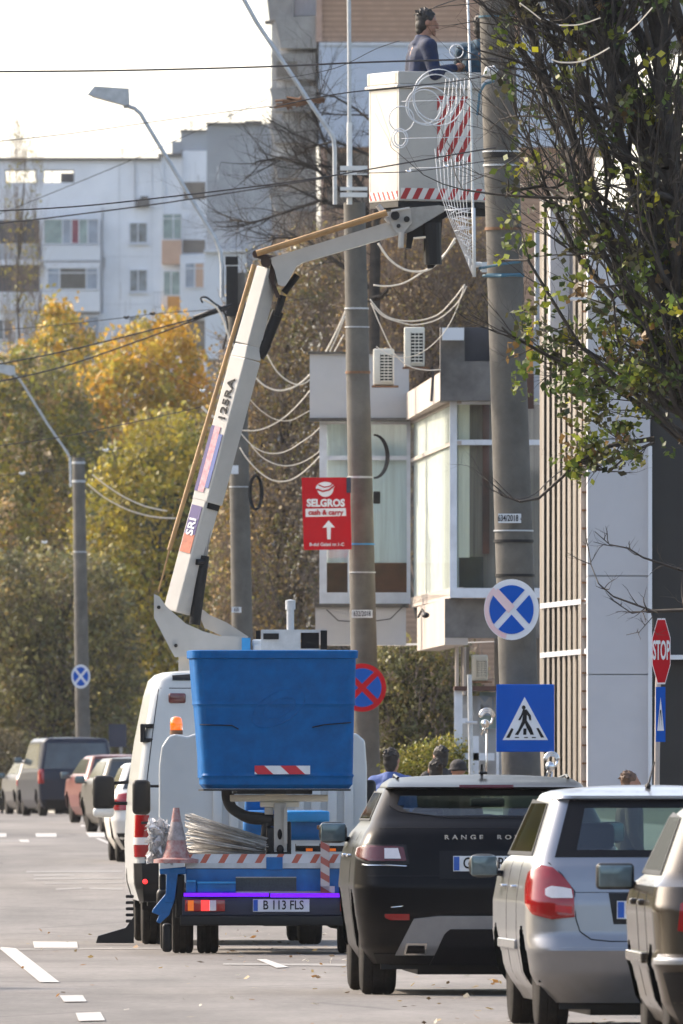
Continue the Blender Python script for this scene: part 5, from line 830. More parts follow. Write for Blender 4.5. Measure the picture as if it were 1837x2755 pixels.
m.build('door_handle', M['chrome'], T); c.patch('door_seam', 'ink', [(1.28, .35), (1.28, 1.2), (1.288, 1.2), (1.288, .35)], 'side', off=.002, nu=1, skirt=.002)
m = MB(); [m.tube([(sg*.63, 1.0, 1.598), (sg*.64, 1.5, 1.62), (sg*.62, 2.2, 1.60)], .010, 6) for sg in (-1, 1)]; m.build('roof_rail', pb, T, 2)
# ---- silver hatchback
ps = paint('silver_metallic', (.29, .30, .325), .30, .75, (.14, .12, .10), .7, .8, .3)
c = Car('parked_car', 'silver hatchback with large red tail lamp at the lower right', 'car', ((1772-CX)/430.0, 100, 0), R(3.2), [(.17, .20, 3.8, .66, .25, .4), (.33, .06, 3.92, .77, .26, .4), (.36, .035, 3.93, .785, .26, .4), (.50, -.015, 3.97, .81, .26, .5), (.54, .0, 3.98, .815, .26, .5), (.60, .035, 3.98, .82, .25, .5), (.80, .05, 3.98, .82, .24, .5), (.95, .09, 3.85, .80, .22, .5), (1.02, .12, 3.7, .785, .2, .5), (1.06, .15, 3.3, .77, .17, .3), (1.09, .17, 2.95, .755, .15, .3), (1.445, .37, 2.25, .635, .12, .25), (1.452, .33, 2.2, .632, .14, .25), (1.47, .33, 2.15, .625, .16, .25), (1.485, .42, 2.1, .61, .17, .25), (1.502, .80, 2.0, .56, .17, .2)], ps, bow=.09, wheels=(.62, 3.08), wr=.30, crown=.036)
GL = [(-.635, 1.085), (-.53, 1.445), (.53, 1.445), (.635, 1.085)]; c.holes = [[(-.55, 1.12), (-.47, 1.40), (.47, 1.40), (.55, 1.12)]]; c.sh = [[(.62, 1.10), (.80, 1.42), (2.1, 1.43), (2.75, 1.10)]]; c.fh = [[(-.62, 1.1), (-.53, 1.42), (.53, 1.42), (.62, 1.1)]]
c.body(); T = c.t; c.patch('rear_window', 'cglassd' if 0 else 'cglass', GL, nz=26, nu=40, border=(.10, .10, .10, .14), off=.005)
for sg in (-1, 1):
    c.patch('side_window', 'cglassd', [(.55, 1.09), (.72, 1.44), (2.2, 1.445), (2.85, 1.09)], 'side', sg=sg, nu=24, border=(.05, .03, .08, .08)); q = lambda pts: [(sg*x, z) for x, z in pts]
    tl = c.patch('tail_lamp', 'redlamp', q([(.52, .70), (.525, .87), (.56, .93), (.66, 1.025), (.73, 1.03), (.86, .99), (.905, .90), (.89, .80), (.80, .725), (.66, .695)]), off=.014, nz=22, nu=22); c.patch('reversing_lens', 'clearlamp', q([(.53, .825), (.54, .885), (.66, .90), (.70, .885), (.70, .84), (.66, .825)]), off=.019, nz=8, parent=tl); c.patch('fog_lens', 'red', q([(.535, .73), (.535, .775), (.64, .785), (.64, .735)]), off=.018, nz=5, parent=tl)
c.patch('windscreen', 'cglass', [(-.66, 1.09), (-.56, 1.45), (.56, 1.45), (.66, 1.09)], 'front'); c.seats(1.9, .5, 1.08); c.seats(1.0, .5, 1.10, n=2, dx=.32, w_=.6); m = MB(); m.rbox((-.58, .5, 1.02), (.58, .95, 1.06), .02); m.build('parcel_shelf', M['interior'], T)
S_ = [(-.50, .56), (-.53, .70), (-.535, .86)]; m = MB(); m.tube([c.pos(-x, z)+Vector((0, -.001, 0)) for x, z in [(0, .555), (.30, .558), (.42, .57), (.49, .62), (.515, .70), (.52, .87), (.60, .98), (.68, 1.05)]], .004, 5); m.tube([c.pos(x, z)+Vector((0, -.001, 0)) for x, z in [(0, .555), (.30, .558), (.42, .57), (.49, .62), (.515, .70), (.52, .87), (.60, .98), (.68, 1.05)]], .004, 5); m.build('tailgate_seam', M['ink'], T)
c.patch('tailgate_crease', 'ink', [(-.53, .862), (-.53, .866), (.53, .866), (.53, .862)], off=.001, nz=1, nu=20, skirt=.002); c.patch('plate_recess', 'blackplastic', [(-.28, .665), (-.31, .86), (.31, .86), (.28, .665)], off=.003, nz=5); plate(T, 0, c.pos(0, .75).y-.012, .755, 'GL 08 MZK')
c.patch('bumper_step', 'skid', [(-.60, .515), (-.62, .522), (.62, .522), (.60, .515)], off=.002, nz=1, nu=24, skirt=.002); c.patch('lower_bumper', 'blackplastic', [(-.60, .175), (-.66, .335), (.66, .335), (.60, .175)], off=.005, nz=8, nu=24) if False else None
c.wheels_all(wd=.19); c.mirror(2.7, 1.02, -1, .19, .15, 'blackplastic', 'mirrorg', .07); c.mirror(2.7, 1.02, 1, .19, .15)
m = MB(); m.tube([(0, .9, 1.53), (.02, .62, 1.68)], [.008, .005], 6).ball((0, .9, 1.53), (.02, .04, .02)); m.build('aerial', M['blackplastic'], T); m = MB()
for y in (1.28, 2.2): m.rbox((-c.row(.88)[2]-.035, y, .885), (-c.row(.88)[2]+.01, y+.17, .905), .01)
m.build('door_handle', M['chrome'], T); m = MB(); m.rbox((-.835, 1.1, .50), (-.80, 2.7, .56), .01); m.build('door_moulding', ps, T)
for y in (1.1, 2.05): c.patch('door_seam', 'ink', [(y, .3), (y, 1.08), (y+.008, 1.08), (y+.008, .3)], 'side', off=.002, nu=1, skirt=.002)
# ---- bronze car at the right edge
pz = paint('bronze_metallic', (.05, .040, .030), .26, .3, (.10, .08, .06), .6, .5, .4)
c = Car('parked_car', 'nearest car at the right edge, bronze coloured with a square mirror', 'car', ((2178-CX)/490.0, 87.8, 0), R(1.7), [(.20, .22, 3.9, .70, .25, .4), (.33, .06, 4.0, .79, .26, .4), (.50, .0, 4.05, .83, .26, .5), (.54, -.03, 4.05, .845, .26, .5), (.57, -.03, 4.05, .845, .26, .5), (.60, .02, 4.05, .835, .25, .5), (.85, .06, 4.0, .85, .24, .5), (.97, .12, 3.7, .83, .22, .4), (1.0, .20, 3.3, .80, .17, .3), (1.03, .26, 2.95, .78, .15, .3), (1.36, .62, 2.2, .65, .14, .25), (1.42, .72, 2.1, .58, .14, .2)], pz, bow=.09, wheels=(.75, 3.25), wr=.305, crown=.03)
c.holes = [[(-.58, 1.07), (-.50, 1.33), (.50, 1.33), (.58, 1.07)]]; c.sh = [[(.8, 1.04), (1.05, 1.33), (2.1, 1.36), (2.75, 1.04)]]; c.fh = [[(-.62, 1.1), (-.53, 1.35), (.53, 1.35), (.62, 1.1)]]; c.body(); T = c.t; c.patch('rear_window', 'cglass', [(-.64, 1.04), (-.54, 1.35), (.54, 1.35), (.64, 1.04)], nz=20, nu=30, border=(.1, .1, .1, .1))
for sg in (-1, 1): c.patch('side_window', 'cglassd', [(.72, 1.03), (1.0, 1.35), (2.2, 1.375), (2.85, 1.03)], 'side', sg=sg, nu=20, border=(.05, .05, .1, .1)); c.patch('tail_lamp', 'redlamp', [(sg*.48, .70), (sg*.48, .88), (sg*.62, .90), (sg*.70, .88), (sg*.72, .72)], off=.012, nz=14)
c.patch('bumper_strip', 'cream' if 0 else 'skid', [(-.95, .545), (-.95, .575), (.95, .575), (.95, .545)], off=.008, nz=3, nu=30); c.patch('lower_bumper', 'blackplastic', [(-.74, .21), (-.84, .50), (.84, .50), (.74, .21)], off=.006, nz=8, nu=28)
plate(T, 0, c.pos(0, .45).y-.012, .44, 'GL 31 TAP'); c.patch('windscreen', 'cglass', [(-.66, 1.04), (-.56, 1.38), (.56, 1.38), (.66, 1.04)], 'front'); c.seats(2.0, .5, 1.03); c.wheels_all(wd=.2); c.mirror(2.75, 1.015, -1, .215, .15, 'blackplastic', 'mirrorg', .025); c.mirror(2.75, 1.015, 1, .215, .15)
m = MB()
for y in (1.35, 2.25): m.rbox((-c.row(.86)[2]-.03, y, .86), (-c.row(.86)[2]+.01, y+.19, .895), .012)
m.build('door_handle', pz, T)
for y in (1.15, 2.1): c.patch('door_seam', 'ink', [(y, .3), (y, 1.0), (y+.008, 1.0), (y+.008, .3)], 'side', off=.002, nu=1, skirt=.002)
m = MB(); m.rbox((-.875, 1.1, .54), (-.83, 2.9, .60), .01); m.build('door_moulding', pz, T)
# ---- distant parked cars
G = 'cars parked along the far kerb'
def smallcar(label, pxl, d, yaw, col, hgt=1.45, hw=.84, L=4.1, kind='hatch', metal=.3, lampc='redlamp', pl=None):
    s = F/d; g = gz(d); z = hgt; pm = paint('far_paint', col, .4, 0, amt=.2, coat=.15)
    if kind == 'hatch': spec = [(.18, .2, L-.2, hw*.82, .25, .4), (.35, .05, L-.05, hw*.95, .25, .4), (.6, 0, L, hw, .25, .5), (.9, .06, L-.1, hw*.98, .22, .5), (z*.68, .12, L-.5, hw*.95, .2, .4), (z*.72, .18, L-1.1, hw*.91, .15, .3), (z*.95, .42, L-1.9, hw*.76, .12, .25), (z*.98, .42, L-2.0, hw*.70, .12, .2)]
    else: spec = [(.22, .12, L-.2, hw*.88, .15, .4), (.4, .0, L, hw*.98, .15, .4), (.9, .0, L, hw, .14, .5), (1.08, .02, L-.6, hw*.99, .12, .5), (1.15, .04, L-1.1, hw*.97, .1, .4), (z*.93, .16, L-1.7, hw*.86, .12, .3), (z*.97, .2, L-1.8, hw*.78, .12, .3)]
    c = Car('parked_car', label, 'car', ((pxl-CX)/s+hw, d, g), yaw, spec, pm, bow=.08, wheels=(.72, L-.9), wr=.31, group=G); wz0, wz1 = (z*.725, z*.935) if kind == 'hatch' else (1.17, z*.91)
    c.body(); a, b = c.row(wz0)[2], c.row(wz1)[2]; c.patch('rear_window', 'paned', [(-a*.88, wz0), (-b*.86, wz1), (b*.86, wz1), (a*.88, wz0)]); 
    for sg in (-1, 1): c.patch('side_window', 'paned', [(.5, wz0), (.75, wz1), (L-2.0, wz1), (L-1.35, wz0)], 'side', sg=sg); c.patch('tail_lamp', lampc, [(sg*hw*.68, .75), (sg*hw*.72, 1.0), (sg*hw*1.08, .97), (sg*hw*1.05, .75)] if kind == 'hatch' else [(sg*hw*.86, .80), (sg*hw*.86, 1.15), (sg*hw*1.1, 1.15), (sg*hw*1.1, .80)], off=.012)
    plate(c.t, 0, c.pos(0, .8).y-.012, .78, pl); c.patch('bumper', 'blackplastic', [(-hw*.8, .2), (-hw*.95, .42), (hw*.95, .42), (hw*.8, .2)], off=.006, nz=4); c.wheels_all(wd=.2); c.mirror(L-1.35, z*.7, -1, .2, .15); c.mirror(L-1.35, z*.7, 1, .2, .15); return c
smallcar('dark blue passenger van, tallest of the cars parked on the left', 104, 394, R(8.2), (.010, .014, .030), 1.97, .95, 4.9, 'van')
smallcar('red hatchback parked right of the dark blue van', 226, 338, R(8), (.17, .05, .045), 1.45, .84, 4.0)
smallcar('dark grey hatchback parked between the red one and the white lift van', 268, 300, R(7), (.10, .095, .085), 1.42, .84, 4.1)
smallcar('white hatchback mostly hidden behind the white lift van', 301, 232, R(3.2), (.72, .70, .66), 1.46, .84, 4.0)
smallcar('dark hatchback parked just left of the dark blue van', 45, 418, R(8), (.05, .05, .055), 1.45, .84, 4.1)
smallcar('white hatchback cut off by the left edge', -48, 430, R(6), (.70, .71, .72), 1.45, .84, 4.0)
t = thing('hedge_board', 'dark blue board standing beyond the red hatchback', 'board', P(308, 2000, 420), px=True); px_part(t, 'panel', 'navy', lambda m: m.pbox(292, 1948, 340, 2010, 420, .1), 0); px_part(t, 'post', 'steel', lambda m: m.tube([P(325, 2010, 420), P(325, 2170, 420)], .05, 6))
# ------------------------------------------------------------------ white lift van with its boom
DV = 156.0; SV = F/DV
c = Car('lift_van', 'white panel van carrying the raised white boom lift', 'van', ((630-CX)/SV, DV, 0), R(1.9), [(.42, .10, 5.7, .90, .10, .4), (.60, .02, 5.8, .955, .10, .4), (1.0, .0, 5.85, .97, .10, .5), (1.5, .02, 5.5, .95, .10, .5), (2.0, .06, 4.9, .89, .11, .4), (2.45, .12, 4.3, .81, .13, .4), (2.60, .16, 4.2, .765, .15, .4), (2.66, .22, 4.1, .70, .15, .3)], M['whitevan'], bow=.02, wheels=(1.05, 4.7), wr=.34, crown=.04)
c.body(nr=14, ns=36); T = c.t; VT = T
for sg in (-1, 1):
    q = lambda pts: [(sg*x, z) for x, z in pts]
    tl = c.patch('tail_lamp', 'redlamp', q([(.83, .86), (.83, 1.27), (1.02, 1.27), (1.04, .86)]), off=.012); c.patch('reversing_lens', 'clearlamp', q([(.84, .98), (.84, 1.05), (1.0, 1.05), (1.0, .98)]), off=.017, parent=tl, nz=4)
    c.patch('door_seam', 'ink', q([(.865, .6), (.86, 1.5), (.80, 2.0), (.735, 2.50), (.742, 2.50), (.808, 2.0), (.868, 1.5), (.873, .6)]), off=.002, nu=1, skirt=.002, nz=30)
    m = MB(); h0 = c.pos(sg*.87, 2.06); m.rbox((h0.x-.05, h0.y-.05, 1.98), (h0.x+.07, h0.y+.0, 2.02), .01).rbox((h0.x-.05, h0.y-.05, 2.12), (h0.x+.07, h0.y+.0, 2.16), .01).rbox((h0.x-.06, h0.y-.06, 1.98), (h0.x-.01, h0.y+.04, 2.16), .01); h0 = c.pos(sg*.87, 1.2); m.rbox((h0.x-.05, h0.y-.04, 1.35), (h0.x+.05, h0.y, 1.39), .01); m.build('door_hinge', M['blackplastic'], T)
c.patch('door_seam', 'ink', [(-.72, 2.505), (-.72, 2.512), (.72, 2.512), (.72, 2.505)], off=.002, nz=1, skirt=.002); c.patch('roof_lamp', 'blackplastic', [(-.60, 2.585), (-.60, 2.635), (-.40, 2.640), (-.40, 2.585)], off=.012, nz=4); c.patch('door_seam', 'ink', [(-.004, .6), (-.004, 2.5), (.004, 2.5), (.004, .6)], off=.002, nu=1, skirt=.002)
m = MB(); y0 = c.pos(-.56, 2.42).y; m.rbox((-.64, y0-.03, 2.36), (-.47, y0+.02, 2.46), .025); m.build('high_brake_lamp', mat('dark_red_lamp', (.12, .015, .015), .3, coat=1), T, 2); c.patch('rear_window', 'paned', [(.12, 1.55), (.12, 2.2), (.68, 2.2), (.72, 1.55)])
c.patch('bumper', 'blackplastic', [(-1.05, .43), (-1.08, .80), (1.08, .80), (1.05, .43)], off=.02, nu=24); m = MB(); y0 = c.pos(-.88, .62).y; m.ball((-.87, y0-.02, .62), (.025, .015, .025)); m.build('fog_lamp', M['lamplit'], T); c.wheels_all(wd=.22); c.wheel(1.05, -1, wd=.22, inset=.26)
for sg in (-1, 1):
    m = MB(); x = sg*1.12; m.rbox((x-.11+(-.07 if sg < 0 else .07), 4.55, 1.32), (x+.11+(-.07 if sg < 0 else .07), 4.68, 1.66), .05).tube([(sg*.9, 4.6, 1.6), (sg*1.1, 4.62, 1.58)], .02, 6).tube([(sg*.9, 4.6, 1.38), (sg*1.1, 4.62, 1.38)], .02, 6); o = m.build('mirror', M['blackplastic'], T, 2); m = MB(); m.rbox((x-.11+(-.07 if sg < 0 else .07), 4.56, 1.24), (x+.11+(-.07 if sg < 0 else .07), 4.66, 1.34), .04); m.build('lower_mirror', M['white'], o, 2)
m = MB(); m.prism([(-1.35, -.05, .02), (-.98, -.05, .02), (-.98, -.05, .28), (-1.06, -.05, .17), (-1.33, -.05, .09)], (0, .22, 0)); 
for k in range(5): m.rbox((-1.06, -.02, .22+k*.06), (-.98, .1, .25+k*.06), .01)
m.build('support_foot', M['blackplastic'], T)
M['darkrust'] = mat('dark_rust', (.05, .03, .022), .8, scale=9, var=.3)
# boom, built where it stands above the van's roof
BD = 160.0
bt = thing('boom_lift', 'white articulated boom raised above the van with sticker panels and an ochre rod', 'boom lift', P(520, 1760, BD), px=True); s = BD/F
px_part(bt, 'turret_side', 'offwhite', lambda m: (m.prism([P(x, y, BD-.35) for x, y in ((414, 1598), (428, 1604), (448, 1632), (470, 1652), (500, 1678), (545, 1698), (590, 1711), (654, 1713), (654, 1762), (470, 1768), (457, 1745), (414, 1662))], (0, .05, 0))), 0)
px_part(bt, 'turret_side', 'offwhite', lambda m: (m.prism([P(x, y, BD+.3) for x, y in ((530, 1640), (545, 1640), (565, 1655), (610, 1675), (668, 1713), (660, 1722), (600, 1712), (550, 1690))], (0, .05, 0))), 0)
px_part(bt, 'turret_base', 'offwhite', lambda m: (m.pbox(586, 1713, 656, 1764, BD-.34, .65), m.pbox(480, 1760, 700, 1830, BD-.2, .6)), 0); px_part(bt, 'pivot_pin', 'blackplastic', lambda m: [m.lathe([(5*s, 0), (5*s, -.06)], P(x, y, BD-.34), 'Y', 14) for x, y in ((427, 1634), (473, 1737))])
A0 = P(482, 1622, BD); A1 = P(722, 722, BD); u = (A1-A0).normalized()
def on(p, r): return A0+(A1-A0)*p
m = MB(); m.beam(A0-(A1-A0)*.028, A0+(A1-A0)*.36, .20, .20, R(44)); m.build('inner_boom', M['offwhite'], bt, bevel=.012); m = MB(); p0, p1, p2 = A0+(A1-A0)*.30, A0+(A1-A0)*.73, A1; off = Vector((.012, 0, 0)); m.beam(p0+off, p1+off, .222, .222, R(44)); m.build('boom_sleeve', M['offwhite'], bt, bevel=.012)
m = MB(); m.beam(p1+off*.9, A0+(A1-A0)*.77, .222, .222, R(44), a1=.19, b1=.19).beam(A0+(A1-A0)*.77, p2, .19, .19, R(44), a1=.17, b1=.17); m.build('outer_boom', M['offwhite'], bt, bevel=.010)
px_part(bt, 'boom_end_cap', 'blackplastic', lambda m: m.beam(p0+off*1.6-u*.06, p0+off*1.6+u*.01, .16, .2, R(44)), 0)
px_part(bt, 'ochre_rod', 'orangerod', lambda m: (m.tube([P(426, 1592, BD-.3), P(470, 1425, BD-.3)], .011, 6), m.tube([P(455, 1480, BD-.3), P(683, 712, BD-.3)], .022, 8), m.tube([P(690, 682, BD-.3), P(1040, 572, BD-.3)], .032, 8)))
px_part(bt, 'hydraulic_cylinder', 'blackplastic', lambda m: (m.tube([P(523, 1680, BD), P(548, 1495, BD)], .058, 14), m.tube([P(547, 1512, BD-.05), P(528, 1512, BD-.1)], .03, 8)))
px_part(bt, 'hydraulic_cylinder', 'blackplastic', lambda m: (m.tube([P(702, 952, BD+.05), P(748, 838, BD+.05)], .06, 14), m.tube([P(690, 958, BD+.06), P(712, 920, BD+.06)], .08, 12), m.tube([P(744, 850, BD), P(760, 795, BD)], .04, 10), m.tube([P(764, 788, BD), P(800, 740, BD)], .035, 10)))
px_part(bt, 'piston_rod', 'steel', lambda m: (m.tube([P(548, 1497, BD-.02), P(566, 1372, BD-.02)], .013, 8), m.tube([P(556, 1497, BD-.02), P(573, 1372, BD-.02)], .008, 6)))
px_part(bt, 'elbow_joint', 'darkrust', lambda m: (m.lathe([(.055, -.14), (.055, .14)], P(716, 705, BD), 'Y', 16), m.lathe([(.035, -.2), (.035, .2)], P(688, 684, BD), 'Y', 12), m.tube([P(690, 684, BD-.1), P(740, 700, BD-.1)], .035, 8), m.prism([P(x, y, BD-.1) for x, y in ((730, 700), (742, 700), (738, 760), (755, 800), (742, 800), (722, 745))], (0, .2, 0))))
px_part(bt, 'upper_boom', 'offwhite', lambda m: m.prism([P(x, y, BD-.14) for x, y in ((724, 695), (760, 684), (1045, 597), (1080, 592), (1088, 626), (1060, 634), (815, 706), (798, 715), (768, 768), (758, 770), (748, 765), (738, 725))], (0, .24, 0)), 0)
px_part(bt, 'head_bracket', 'offwhite', lambda m: (m.tube([P(1016, 552, BD-.16), P(1033, 574, BD-.16)], .028, 8), m.tube([P(1038, 585, BD-.16), P(1050, 600, BD-.16)], .024, 8), m.prism([P(x, y, BD-.18) for x, y in ((1042, 570), (1104, 560), (1108, 600), (1085, 628), (1066, 628), (1050, 600))], (0, .05, 0)), m.tube([P(1052, 568, BD-.22), P(1102, 560, BD-.22)], .016, 6), m.tube([P(1080, 625, BD-.18), P(1078, 665, BD-.18)], .03, 8), m.tube([P(1072, 664, BD-.18), P(1086, 662, BD-.18)], .02, 6)), 0)
px_part(bt, 'head_pin', 'blackplastic', lambda m: [m.lathe([(r, 0), (r, -.05)], P(x, y, BD-.18), 'Y', 14) for x, y, r in ((1063, 580, .045), (1094, 590, .03), (1072, 608, .02))])
px_part(bt, 'basket_support', 'steel', lambda m: m.prism([P(x, y, BD-.1) for x, y in ((1088, 560), (1180, 552), (1212, 558), (1110, 620), (1084, 630))], (0, .14, 0)), 0); px_part(bt, 'slewing_motor', 'blackplastic', lambda m: (m.prism([P(x, y, BD) for x, y in ((1095, 612), (1200, 566), (1230, 565), (1190, 590), (1182, 700), (1165, 720), (1150, 722), (1142, 640), (1112, 640), (1106, 668), (1092, 668))], (0, .2, 0)), m.tube([P(1162, 600, BD-.04), P(1165, 712, BD-.04)], .09, 14)), 0)
px_part(bt, 'motor_band', 'rope', lambda m: m.tube([P(1112, 641, BD-.1), P(1145, 638, BD-.1)], .012, 6)); px_part(bt, 'blue_bracket', 'lightblue', lambda m: (m.pbox(650, 1716, 673, 1756, BD-.4, .2), m.pbox(746, 1716, 768, 1734, BD-.4, .2)), 0); px_part(bt, 'white_hose_tray', 'white', lambda m: (m.rbox(P(678, 1740, BD-.3), P(736, 1721, BD), .02), m.rbox(P(680, 1756, BD-.35), P(768, 1735, BD), .02)), 0)
# stickers on the lit face of the boom
ax = u; fr = Matrix.Rotation(R(44), 3, ax); n0 = Vector((0, 1, 0)); n0 = (n0-ax*n0.dot(ax)).normalized(); uu = ax.cross(n0).normalized(); nn = fr @ n0; un = fr @ uu
cands = [nn, -nn, un, -un]; ln_ = min(cands, key=lambda v: v.x if v.y < .2 else 9)   # outward normal of the face turned to the left
tw = ax.cross(ln_).normalized(); tw = tw if tw.y < 0 else -tw     # across the face toward the camera
def face_quad(mb, c_, half, q0, q1, w0, w1, e=.004): mb.prism([c_(q0)+ln_*(half+e)+tw*w0, c_(q1)+ln_*(half+e)+tw*w0, c_(q1)+ln_*(half+e)+tw*w1, c_(q0)+ln_*(half+e)+tw*w1], ln_*.003)
cs = lambda q: A0+(A1-A0)*q+off; ci = lambda q: A0+(A1-A0)*q
M['purple'] = mat('purple_sticker', (.055, .035, .17), .5); M['pinks'] = mat('pink_sticker', (.55, .36, .38), .6, scale=22, var=.3, col2=(.38, .12, .16)); M['blues'] = mat('blue_sticker', (.05, .09, .30), .5); M['oranges'] = mat('orange_sticker', (.50, .13, .06), .5, scale=20, var=.2)
m = MB(); face_quad(m, cs, .111, .325, .52, -.105, -.055); m.build('purple_stripe', M['purple'], bt); m = MB(); face_quad(m, cs, .111, .325, .52, -.055, .03); m.build('pink_panel', M['pinks'], bt); m = MB(); face_quad(m, cs, .111, .34, .50, .03, .085); m.build('blue_stripe', M['blues'], bt)
m = MB(); face_quad(m, ci, .10, .145, .20, -.08, .075); m.build('orange_panel', M['oranges'], bt); m = MB(); face_quad(m, ci, .10, .20, .285, -.08, .075); m.build('blue_panel', M['purple'], bt)
def face_text(s_, q, w0, size, mm, half, c_, sx=1, bold=.003):
    Z = ln_; X = ax; Y = Z.cross(X).normalized(); rot = Matrix((X, Y, Z)).transposed().to_euler(); return text('lettering', s_, size, M[mm], bt, c_(q)+ln_*(half+.009)+tw*w0, rot=rot, sx=sx, bold=bold)
face_text('125RA', .60, .015, .13, 'ink', .111, cs, 1.25, .002); face_text('SRI', .222, .0, .14, 'signwhite', .10, ci, 1.0)
# grey housing with stub pipe on the van's roof
t = thing('roof_housing', 'grey metal housing with dark openings and a stub pipe above the blue basket', 'housing', P(780, 1750, 157.5), px=True); px_part(t, 'case', 'galv', lambda m: (m.pbox(702, 1694, 808, 1820, 157.5, .5), m.pbox(808, 1694, 878, 1702, 157.5, .5), m.pbox(808, 1745, 878, 1820, 157.5, .5)), 0); px_part(t, 'dark_opening', 'ink', lambda m: (m.pbox(708, 1704, 750, 1720, 157.48, .02), m.pbox(810, 1702, 858, 1745, 157.55, .3), m.pbox(862, 1696, 880, 1747, 157.45, .1), m.pbox(688, 1696, 700, 1720, 157.55, .1)), 0); px_part(t, 'stub_pipe', 'galv', lambda m: (m.tube([P(781, 1694, 157.7), P(781, 1640, 157.7)], .038, 14), m.lathe([(.05, 0), (.05, .09), (.001, .1)], P(781, 1640, 157.7), n=16)))
# ------------------------------------------------------------------ basket with workers
BK = 160.6; cor = P(1073, 540, BK-.35); yaw = R(24)
bk = thing('lift_basket', 'white fibreglass lift basket with red and white hatching holding the workers', 'basket', (cor.x, cor.y, cor.z), yaw); hh = P(0, 214, BK).z-cor.z; Wd, Dp = 1.14, .74
def shell(mb, x0, y0, x1, y1, z0, z1, t=.04):
    mb.box((x0, y0, z0), (x1, y0+t, z1)).box((x0, y1-t, z0), (x1, y1, z1)).box((x0, y0+t, z0), (x0+t, y1-t, z1)).box((x1-t, y0+t, z0), (x1, y1-t, z1))
m = MB(); shell(m, 0, 0, Wd, Dp, .0, hh-.10); m.build('side_panel', M['offwhite'], bk, bevel=.008); m = MB(); shell(m, -.035, -.035, Wd+.035, Dp+.035, hh-.10, hh-.06, .075); shell(m, -.015, -.015, Wd+.015, Dp+.015, hh-.06, hh+.07, .055); m.build('rim', M['offwhite'], bk, bevel=.012)
m = MB(); m.box((.02, .02, .0), (Wd-.02, Dp-.02, .05)); m.build('floor', M['steel'], bk); m = MB(); m.box((.0, .02, -.06), (Wd, Dp-.02, -.003)).box((.1, .1, -.14), (Wd-.1, Dp-.1, -.06)); m.build('base_tray', M['blackplastic'], bk)
M['hatch'] = stripes('hatching', (.40, .02, .02), (.62, .60, .56), .115, (.88, 0, -.47), .5); M['hatchs'] = stripes('side_hatching', (.50, .02, .02), (.72, .70, .66), .09, (0, -.8, .62), .45)
m = MB(); m.box((.42, -.004, .40), (.80, -.001, hh-.17)); m.build('hatched_panel', M['hatch'], bk); m = MB(); m.box((.02, -.005, .02), (Wd-.02, -.001, .13)); m.build('hatched_strip', M['hatch'], bk); m = MB(); m.box((-.005, .03, .02), (-.001, Dp-.03, .10)); m.build('hatched_strip', M['hatchs'], bk)
floorz = cor.z+.05
# ------------------------------------------------------------------ people
M['skin'] = mat('skin', (.34, .17, .11), .55, var=.08); M['hair'] = mat('dark_hair', (.012, .009, .008), .6, scale=40, var=.3); M['hairb'] = mat('brown_hair', (.14, .075, .04), .6, scale=40, var=.3); M['jacket'] = mat('navy_jacket', (.005, .018, .065), .8, scale=9, var=.3, bump=.3); M['jacketg'] = mat('teal_jacket', (.01, .06, .11), .8, scale=9, var=.3, bump=.3); M['trous'] = mat('dark_trousers', (.03, .035, .055), .85, scale=8, bump=.3); M['coatb'] = mat('blue_jacket', (.06, .11, .32), .8, scale=9, bump=.3); M['coatd'] = mat('dark_coat', (.03, .028, .03), .85, scale=9, bump=.3); M['coatbr'] = mat('brown_coat', (.09, .06, .05), .85, scale=9, bump=.3)
def cap(mb, p, q, a, b, n=12): mb.tube([p, q], [a, b], n).ball(p, a, n).ball(q, b, n)
def melt(mb, name, m, parent, vox, it=8, fac=.6):
    ob = mb.build(name, m, None, fixn=True); r = ob.modifiers.new('r', 'REMESH'); r.mode = 'VOXEL'; r.voxel_size = vox; s_ = ob.modifiers.new('s', 'SMOOTH'); s_.iterations = it; s_.factor = fac
    me = evalmesh(ob); old = ob.data; ob.modifiers.clear(); ob.data = me; bpy.data.meshes.remove(old); me.shade_smooth()
    if not me.materials: me.materials.append(m)
    ob.parent = parent; return ob
